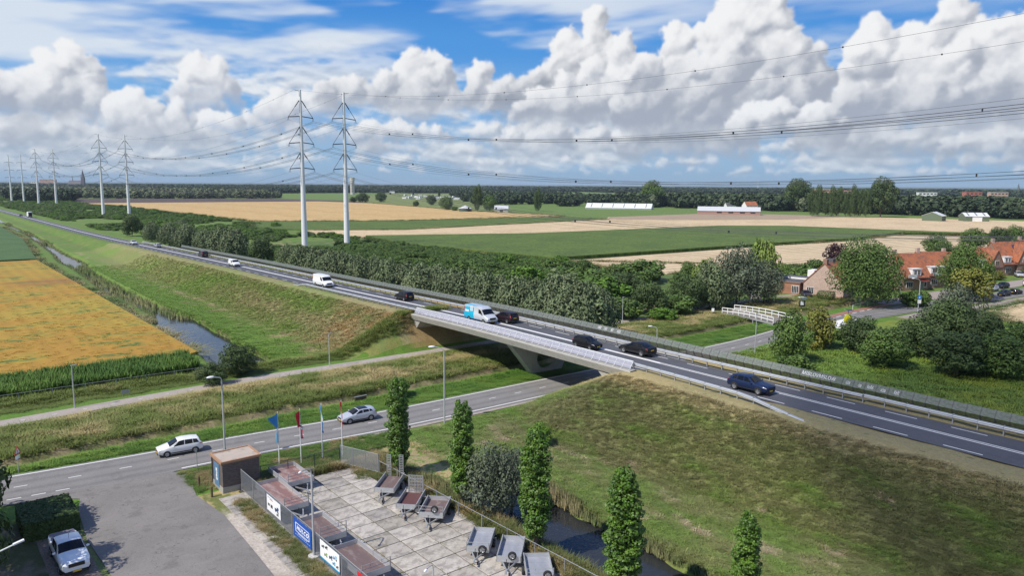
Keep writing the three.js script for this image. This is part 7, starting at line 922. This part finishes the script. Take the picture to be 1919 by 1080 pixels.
// farm and trade buildings beyond the fields
{
  const far = (name, label, cat, [x, z], turn, L, D, eave, ridge, wall, roof, o = {}) => { const t = thing(name, label, cat, [x, z], turn); part('wall', gableBody(L, D, eave, ridge), wall, t); for (const g of roofSlopes(L, D, eave, ridge, 0.5, 0.2)) part('roof', g, roof, t); if (o.doors) for (const [dx, w, h, m] of o.doors) part('door', box(w, h, 0.2, dx, h / 2, D / 2 + 0.05), m ?? M.white, t); if (o.vents) for (let i = 0; i < o.vents; i++) part('roof_light', (() => { const a = Math.atan2(ridge - eave, D / 2), g = new THREE.BoxGeometry(0.7, 0.1, D / 2 * 0.9); g.rotateX(a); g.translate(-L / 2 + L * (i + 0.5) / o.vents, (eave + ridge) / 2 + 0.33, D / 4); return g; })(), M.slate, t); if (o.windows) for (const wx of o.windows) part('window', box(4.2, 0.9, 0.2, wx, eave - 1.3, D / 2 + 0.05), M.pane, t); return t; };
  const mid = (a, b) => [(a[0] + b[0]) / 2, (a[1] + b[1]) / 2], ang = (a, b) => -Math.atan2(b[1] - a[1], b[0] - a[0]), ln = (a, b) => Math.hypot(b[0] - a[0], b[1] - a[1]);
  const pale = std([0.62, 0.63, 0.62], { roughness: 0.5 }), grn = std([0.12, 0.16, 0.1], { roughness: 0.8 }), grnD = std([0.06, 0.1, 0.08], { roughness: 0.8 }), greyR = std([0.5, 0.51, 0.52], { roughness: 0.6 });
  { const a = [531.76,-585.29], b = [570.45,-523.42]; far('greenhouse', 'long pale greenhouse with dark vents along its roof, in front of the tree belt', 'greenhouse', mid(a, b), ang(a, b), ln(a, b), 16, 1.2, 6.2, pale, pale, { vents: 6 }); }
  { const a = [500.33,-409.69], b = [530.59,-364.22]; far('brick_shed', 'long pink brick shed with a pale roof at the edge of the bare field', 'shed', mid(a, b), ang(a, b), ln(a, b), 13, 3.6, 7.2, std([0.36, 0.22, 0.18], { roughness: 0.9 }), greyR, { windows: [-8, 2, 12, 21] }); }
  { const a = [551.41,-233.77], b = [556.83,-220.33]; far('green_shed', 'olive green shed with a lopsided roof at the far field edge', 'shed', mid(a, b), ang(a, b) + 1.35, 13, ln(a, b) * 0.95, 4.2, 7.0, grn, pale); }
  { const a = [569.12,-212.77], b = [581.31,-200.26]; far('green_shed', 'green shed with a white banded roof and a white door', 'shed', mid(a, b), ang(a, b), ln(a, b), 11, 4.0, 6.6, grn, pale, { doors: [[0, 7, 3.6]], vents: 3 }); }
  { const a = [376.61,-556.42], b = [372.7,-526.85]; far('barn', 'small white-fronted barn with a brown side wall beside the tall poplar', 'barn', mid(a, b), ang(a, b) + 1.0, 13, 11, 3.2, 6.2, std([0.5, 0.46, 0.43]), greyR, { doors: [[0, 3, 2.6, M.slate]] }); }
  { const p = [348.43,-563.95], t = thing('round_shed', 'round green shed with a pale cone roof left of the tall poplar', 'shed', p, 0.2); part('wall', cyl(6, 6, 3.3, 0, 0, 0, 10), grnD, t); part('roof', cyl(6.6, 0.3, 3.0, 0, 3.3, 0, 10), pale, t); part('door', box(2.6, 2.6, 0.2, -1.5, 1.3, 6.0), M.black, t); }
  { const [x, z, h] = [789.58,-1656.41,41.31], t = thing('water_tower', 'pale concrete water tower standing above the trees on the horizon', 'water tower', [x, z]); part('shaft', cyl(5.2, 5.0, h * 0.8, 0, 0, 0, 16), std([0.5, 0.47, 0.43], { roughness: 0.9 }), t); part('tank', cyl(5.8, 5.9, h * 0.2, 0, h * 0.8, 0, 16), std([0.58, 0.55, 0.5], { roughness: 0.9 }), t); for (let i = 0; i < 4; i++) part('window_slot', box(1.4, h * 0.11, 0.6, -3.2, h * (0.2 + 0.15 * i), 4.2), M.slate, t); }
  // flats, church and town beyond the woods
  const block = (name, label, cat, [x, z, h], turn, w, d, m, o = {}) => { const t = thing(name, label, cat, [x, z], turn); part('wall', box(w, h, d, 0, h / 2, 0), m, t); part('roof', box(w + 0.6, 0.8, d + 0.6, 0, h + 0.3, 0), o.roof ?? greyR, t); const n = Math.max(2, Math.round(w / 9)), f = Math.max(1, Math.round(h / 8)); for (let k = 0; k < f; k++) for (let i = 0; i < n; i++) part('window', box(w / n * 0.6, h / f * 0.34, 0.4, -w / 2 + w * (i + 0.5) / n, h * (k + 0.55) / f, d / 2 + 0.05), M.pane, t); return t; };
  const pinkish = std([0.5, 0.31, 0.23]), whitish = std([0.68, 0.67, 0.64]), redd = std([0.42, 0.13, 0.09]);
  block('flats', 'pinkish block of flats above the poplar row, left part', 'building', [1646.8,-908.39,20.24], -0.7, 50, 14, pinkish); block('flats', 'pinkish block of flats above the poplar row, right part', 'building', [1695.97,-891.69,17.90], -0.7, 40, 14, pinkish, { roof: redd });
  block('flats', 'small white block above the large round tree on the right horizon', 'building', [1834.77,-844.53,17.10], -0.7, 16, 10, whitish); block('flats', 'low pale building on the right horizon, left of the red roof', 'building', [1853.42,-763.01,14.06], -0.7, 44, 12, whitish); block('flats', 'red-roofed low building on the right horizon', 'building', [1993.18,-713.48,15.09], -0.7, 40, 16, redd, { roof: redd }); block('flats', 'pale stepped building near the right end of the horizon', 'building', [2075.52,-684.3,14.67], -0.7, 44, 14, pinkish);
  block('flats', 'pale low building among the trees on the central horizon', 'building', [1422.24,-2030.44,11.54], -0.7, 40, 10, whitish);
  block('flats', 'pale pink flats on the far left horizon between the pylons', 'building', [594.54,-5025.02,40.99], -0.7, 90, 16, pinkish); block('flats', 'grey low block on the far left horizon beside the pink flats', 'building', [459.8,-4458.74,28.04], -0.7, 40, 14, whitish);
  { const [x, z] = [423.16,-2931.78], t = thing('church', 'distant church with a pointed spire on the left horizon', 'church', [x, z], -0.6); const st = std([0.13, 0.12, 0.13]); part('tower', box(10, 42, 10, 0, 21, 0), st, t); part('spire', new THREE.ConeGeometry(6.5, 28, 4).rotateY(Math.PI / 4).translate(0, 56, 0), st, t); part('nave', gableBody(42, 16, 20, 32).translate(-26, 0, 0), st, t); part('turret', cyl(1.6, 0.3, 16, -34, 30, 0, 8), st, t); }
  { const [x, z] = [3384.00,-1043.23], t = thing('church', 'distant spire at the right end of the horizon', 'church', [x, z]); part('tower', box(9, 20, 9, 0, 10, 0), std([0.16, 0.16, 0.17]), t); part('spire', new THREE.ConeGeometry(6, 26, 4).translate(0, 33, 0), std([0.12, 0.13, 0.15]), t); }
  { const [x, z] = [2756.96,-1809.91], t = thing('mast', 'thin white mast on the central right horizon', 'mast', [x, z]); part('shaft', cyl(1.2, 0.5, 52, 0, 0, 0, 8), M.white, t); part('foot', box(4, 3, 4, 0, 1.5, 0), M.concrete, t); }
  { const t = thing('white_house', 'white house with a red side wall behind the long brick shed', 'house', [581.81,-409.12], -0.5); part('wall', gableBody(12, 10, 7, 11), M.white, t); for (const g of roofSlopes(12, 10, 7, 11)) part('roof', g, M.tile, t); }
  for (const [spot, l, w] of [[[639.31,-466.59], 'white terraced houses above the roof of the long brick shed, left group', 20], [[665.91,-472.35], 'white terraced houses above the roof of the long brick shed, right group', 22], [[1028.25,-1879.08], 'small white house at the tree belt right of the water tower', 14], [[1193.61,-1286.75], 'pale house among the trees above the greenhouse', 12], [[1159.27,-690.47], 'brown house glimpsed beside the poplar row', 14], [[1117.21,-1483.95], 'white gable among the trees right of the tall poplar', 14], [[876.16,-2094.39], 'orange roof at the wood edge left of the pylon pair', 22]]) { const t = thing('far_house', l, 'house', spot, -0.6); part('wall', gableBody(w, 9, 5, 8), l.includes('brown') ? M.brickOrange : M.white, t); for (const g of roofSlopes(w, 9, 5, 8)) part('roof', g, l.includes('orange') ? M.tile : M.slate, t); }
  // caravans on the camp site, seen as a scatter of white boxes
  const r = rng(606), proto = thing('caravan', 'white caravan at the left end of the far camp site, nearest the tree belt', 'caravan', [666.35,-1183.72], -0.5, 'white caravans on the far camp site'); part('body', merge([box(6.5, 2.5, 2.4, 0, 1.6, 0), box(5.6, 0.4, 2.2, 0, 3.0, 0)]), M.white, proto); part('window', merge([box(1.6, 0.8, 0.06, -1.6, 2.0, 1.22), box(1.6, 0.8, 0.06, 1.4, 2.0, 1.22)]), M.pane, proto); for (const s of [1, -1]) part('wheel', new THREE.CylinderGeometry(0.35, 0.35, 0.2, 10).rotateX(Math.PI / 2).translate(0.3, 0.35, s * 1.15), M.tyre, proto);
  const upper = [[787.42,-1404.35], [691.59,-1232.92], [803.54,-1399.68], [705.47,-1228.2], [818.62,-1395.32], [755.42,-1274.23], [802.36,-1327.11], [777.67,-1267.01], [793.72,-1261.81], [777.41,-1203.76]], lower = [[628.48,-1143.37], [638.4,-1139.71], [626.34,-1093.55], [685.35,-1176.99], [669.38,-1128.31], [706.46,-1169.5], [653.57,-1083.17], [686.9,-1121.86], [692.47,-1119.81], [734.64,-1159.52], [681.18,-1072.65], [662.8,-1031.48], [753.31,-1152.9], [670.58,-1028.42], [702.82,-1064.4], [681.01,-1024.32], [686.25,-1022.26], [747.1,-1099.69]];
  for (const p of [...upper, ...lower]) { const up = upper.indexOf(p), lo = lower.indexOf(p), k = up >= 0 ? up : lo; copyOf(proto, 'caravan', p, -0.5 + (r() - 0.5) * 1.5, `white caravan on the far camp site, ${ORD[k]} from the left in the ${up >= 0 ? 'back' : 'front'} row`, 0, [1.25, 1.2, 1.2]); }
  // single trees of the middle distance
  for (const [p, k, h, w, l] of [[[354.55,-552.59], 'dark', 25, 9.5, 'tall dark poplar between the round shed and the small barn'], [[414.93,-535.18], 'dark', 23, 8.5, 'tall dark poplar left of the long greenhouse'], [[362.35,-616.17], 'mid', 14, 15, 'round dark tree at the corner of the wheat field'], [[445.04,-772.79], 'dark', 13, 13, 'round dark tree standing alone in the meadow'], [[392.89,-723.75], 'dark', 7, 8, 'small dark tree in the meadow, left of the lone round tree'], [[381.93,-570.22], 'mid', 15, 14, 'yellow-green tree between the tall poplar and the barn'], [[717.1,-1165.73], 'dark', 20, 5, 'slim dark tree among the white caravans'], [[650.46,-593.35], 'mid', 31, 29, 'large double-crowned tree behind the right end of the greenhouse'], [[671.84,-410.85], 'dark', 34, 30, 'very large round tree left of the poplar row'], [[583.18,-281.67], 'dark', 33, 28, 'large dark tree at the right end of the poplar row'], [[432.94,-928.94], 'dark', 14, 18, 'dark tree group beside the farm at the meadow edge, left one'], [[471.52,-946.77], 'dark', 14, 18, 'dark tree group beside the farm at the meadow edge, right one'], [[420.92,-934.3], 'dark', 8, 11, 'small dark tree beside the second near pylon'], [[351.87,-586.75], 'shrub', 5, 6, 'small round shrub left of the round shed']]) plant(k, 'tree', l, 'tree', p, h, w, { trunk: 'tree' });
  [1520, 1532, 1545, 1558, 1571, 1584, 1597, 1610, 1622].forEach((px, i) => plant('dark', 'poplar', `tall slim poplar in the row left of the large dark tree, ${ORD[i]} from the left`, 'tree', [[550.34,-326.2], [552.18,-321.27], [554.43,-316.13], [555.56,-310.44], [558.89,-305.97], [561.1,-300.94], [563.29,-295.96], [566.57,-291.56], [569.42,-287.44]][i], 25 + 3 * Math.sin(i * 2.3), 8.2, { group: 'poplars in the row behind the fields', trunk: 'tree' }));
}
// ---------------------------------------------------------------- pylons and cables
M.pylon = std([0.74, 0.75, 0.76], { roughness: 0.55 });
M.cable = std([0.1, 0.1, 0.105], { roughness: 0.6, metalness: 0.3 });
M.insulator = std([0.06, 0.055, 0.06], { roughness: 0.5 });
const ARMS = [51.6, 41.6, 31.8], PH = 62;                                     // heights of the arms
function pylon(label, [x, z], s = 1, flat = false, ear = 1) {
  const t = thing('pylon', label, 'pylon', [x, z], 0, undefined, -0.3); const H = PH * s;
  part('mast', new THREE.CylinderGeometry(0.42, 1.22, H, 20).translate(0, H / 2, 0), M.pylon, t); part('foot', cyl(1.7, 1.6, 0.8, 0, 0, 0, 16), M.concrete, t);
  const d = [ACR[0], ACR[1]], R = 5.1; part('earth_arm', bar([0, H - 0.3, 0], [-d[0] * 2.2 * ear, H - 0.2, -d[1] * 2.2 * ear], 0.16), M.pylon, t);
  for (const a of ARMS) for (const q of [1, -1]) { const y = a * s, tip = [d[0] * R * q, y - 0.1, d[1] * R * q]; if (!flat) { const top = [d[0] * 0.5 * q, y + 6.4, d[1] * 0.5 * q], m = [lerp(top[0], tip[0], 0.38), lerp(top[1], tip[1], 0.38), lerp(top[2], tip[2], 0.38)]; const k = part('brace', bar(m, tip, 0.09), M.insulator, t); part('insulator', bar(top, m, 0.2, 8), M.insulator, k); } part('crossarm', bar([0, y + 0.4, 0], tip, flat ? 0.2 : 0.17, 8), M.insulator, t); part('hanger', merge([bar(tip, [tip[0] + 0.3, y - 1.3, tip[2]], 0.06), bar(tip, [tip[0] - 0.3, y - 1.3, tip[2]], 0.06)]), M.insulator, t); }
  return { x, z, s, H, ear };
}
const ACR = [1, -0.02];
const PA = pylon('white tubular pylon, left one of the nearest pair beside the raised road', [55.99,-263.45], 1, false, 1), PB = pylon('white tubular pylon, right one of the nearest pair beside the raised road', [72.26,-259.26], 1, false, -1);
const PC = pylon('white tubular pylon, left one of the second pair', [51.23,-620.25], 1), PD = pylon('white tubular pylon, right one of the second pair', [69.50,-622.16], 1, false, -1), PE = pylon('white tubular pylon, left one of the third pair', [50.14,-954.74], 1), PF = pylon('white tubular pylon, right one of the third pair', [65.52,-944.83], 1, false, -1), PG = pylon('white tubular pylon with flat arms, leftmost on the horizon', [47.52,-1188.72], 1, true), PI = pylon('white tubular pylon with flat arms, second from the left on the horizon', [60.55,-1180.72], 1, true, -1);
const next = (a, c) => ({ x: 2 * a.x - c.x, z: 2 * a.z - c.z, s: 1, H: PH, ear: a.ear }), PA2 = next(PA, PC), PB2 = next(PB, PD);
function span(a, b, which, sag, arm, q, bundle, label, r, group) {
  const t = thing('power_cable', label, 'power cable', [0, 0], 0, group), off = (p, o) => arm === null ? [p.x - ACR[0] * 2.2 * p.ear, p.H - 0.3, p.z - ACR[1] * 2.2 * p.ear] : [p.x + ACR[0] * (5.1 * q + o), ARMS[arm] * p.s - 1.6, p.z + ACR[1] * (5.1 * q + o)];
  const P = (k, o, dy) => { const A = off(a, o), B = off(b, o), s = sag * 4 * k * (1 - k); return new THREE.Vector3(lerp(A[0], B[0], k), lerp(A[1], B[1], k) - s + dy, lerp(A[2], B[2], k)); };
  const n = 40, offs = bundle ? [[-0.25, 0], [0.25, 0], [-0.25, -0.5], [0.25, -0.5]] : [[0, 0]];
  for (const [o, dy] of offs) { const c = new THREE.CatmullRomCurve3(Array.from({ length: n + 1 }, (_, i) => P(i / n, o, dy))); part('conductor', new THREE.TubeGeometry(c, n, r, 4), M.cable, t); }
  const spots = bundle ? 8 : arm === null ? 12 : 0; for (let i = 1; i < spots; i++) { const k = (i + 0.3) / spots, p = P(k, 0, -0.25); part('spacer', bundle ? box(0.54, 0.56, 0.07, p.x, p.y, p.z) : new THREE.SphereGeometry(0.17, 8, 6).translate(p.x, p.y + 0.25, p.z), M.cable, t); }
}
{
  const tiers = ['upper', 'middle', 'lower'];
  for (const [a, b, nm, sag, to, right] of [[PA, PA2, 'left near pylon', 13.5, 'to the right edge of the photo', 0], [PB, PB2, 'right near pylon', 13.5, 'to the right edge of the photo', 1], [PC, PA, 'left near pylon', 10, 'back to the second pair', 0], [PD, PB, 'right near pylon', 10, 'back to the second pair', 1], [PE, PC, 'left second pylon', 9, 'back to the third pair', 0], [PF, PD, 'right second pylon', 9, 'back to the third pair', 1], [PG, PE, 'left third pylon', 6, 'back to the last pair', 0], [PI, PF, 'right third pylon', 6, 'back to the last pair', 1]]) {
    const r = sag > 12 ? 0.026 : sag > 9.5 ? 0.034 : 0.04;
    span(a, b, 0, sag, null, 0, false, `thin earth wire from the ${nm} ${to}`, r * 0.9);
    for (let k = 0; k < 3; k++) { const inner = right ? -1 : 1; span(a, b, 0, sag, k, inner, sag > 8, `${tiers[k]} inner cable from the ${nm} ${to}`, r); if (sag > 8) span(a, b, 0, sag * 1.03, k, -inner, false, `${tiers[k]} thin outer cable from the ${nm} ${to}`, r * 0.8); }
  }
}
// ---------------------------------------------------------------- air: a thin haze
scene.fog = new THREE.FogExp2(new THREE.Color().setRGB(0.55, 0.66, 0.8), 0.00005);
// the cloud whose shade lies on the slope and the road at the right, high up behind the photographer's shoulder
{
  const g = new THREE.IcosahedronGeometry(1, 24), p = g.attributes.position, v = new THREE.Vector3();
  for (let i = 0; i < p.count; i++) { v.fromBufferAttribute(p, i); const n = 0.22 * fbm(v.x * 2.1 + 5, v.z * 2.1 + v.y, 3) + 0.08 * fbm(v.x * 6, v.z * 6 + v.y * 3, 2); v.multiplyScalar(1 + n); p.setXYZ(i, v.x * 66, Math.max(v.y, -0.35) * 26, v.z * 60); }
  g.computeVertexNormals();
  const c = solo('cloud', g, new THREE.MeshStandardMaterial({ color: lin(0.8, 0.8, 0.8), roughness: 1, transparent: true, opacity: 0.36 }), 'thin cumulus cloud high above the photographer, shading the slope right of the bridge', 'cloud');
  const H = 520; c.position.set(41 - 0.83 * H, H, 33 - 0.05 * H);
}
renderer.render(scene, camera);
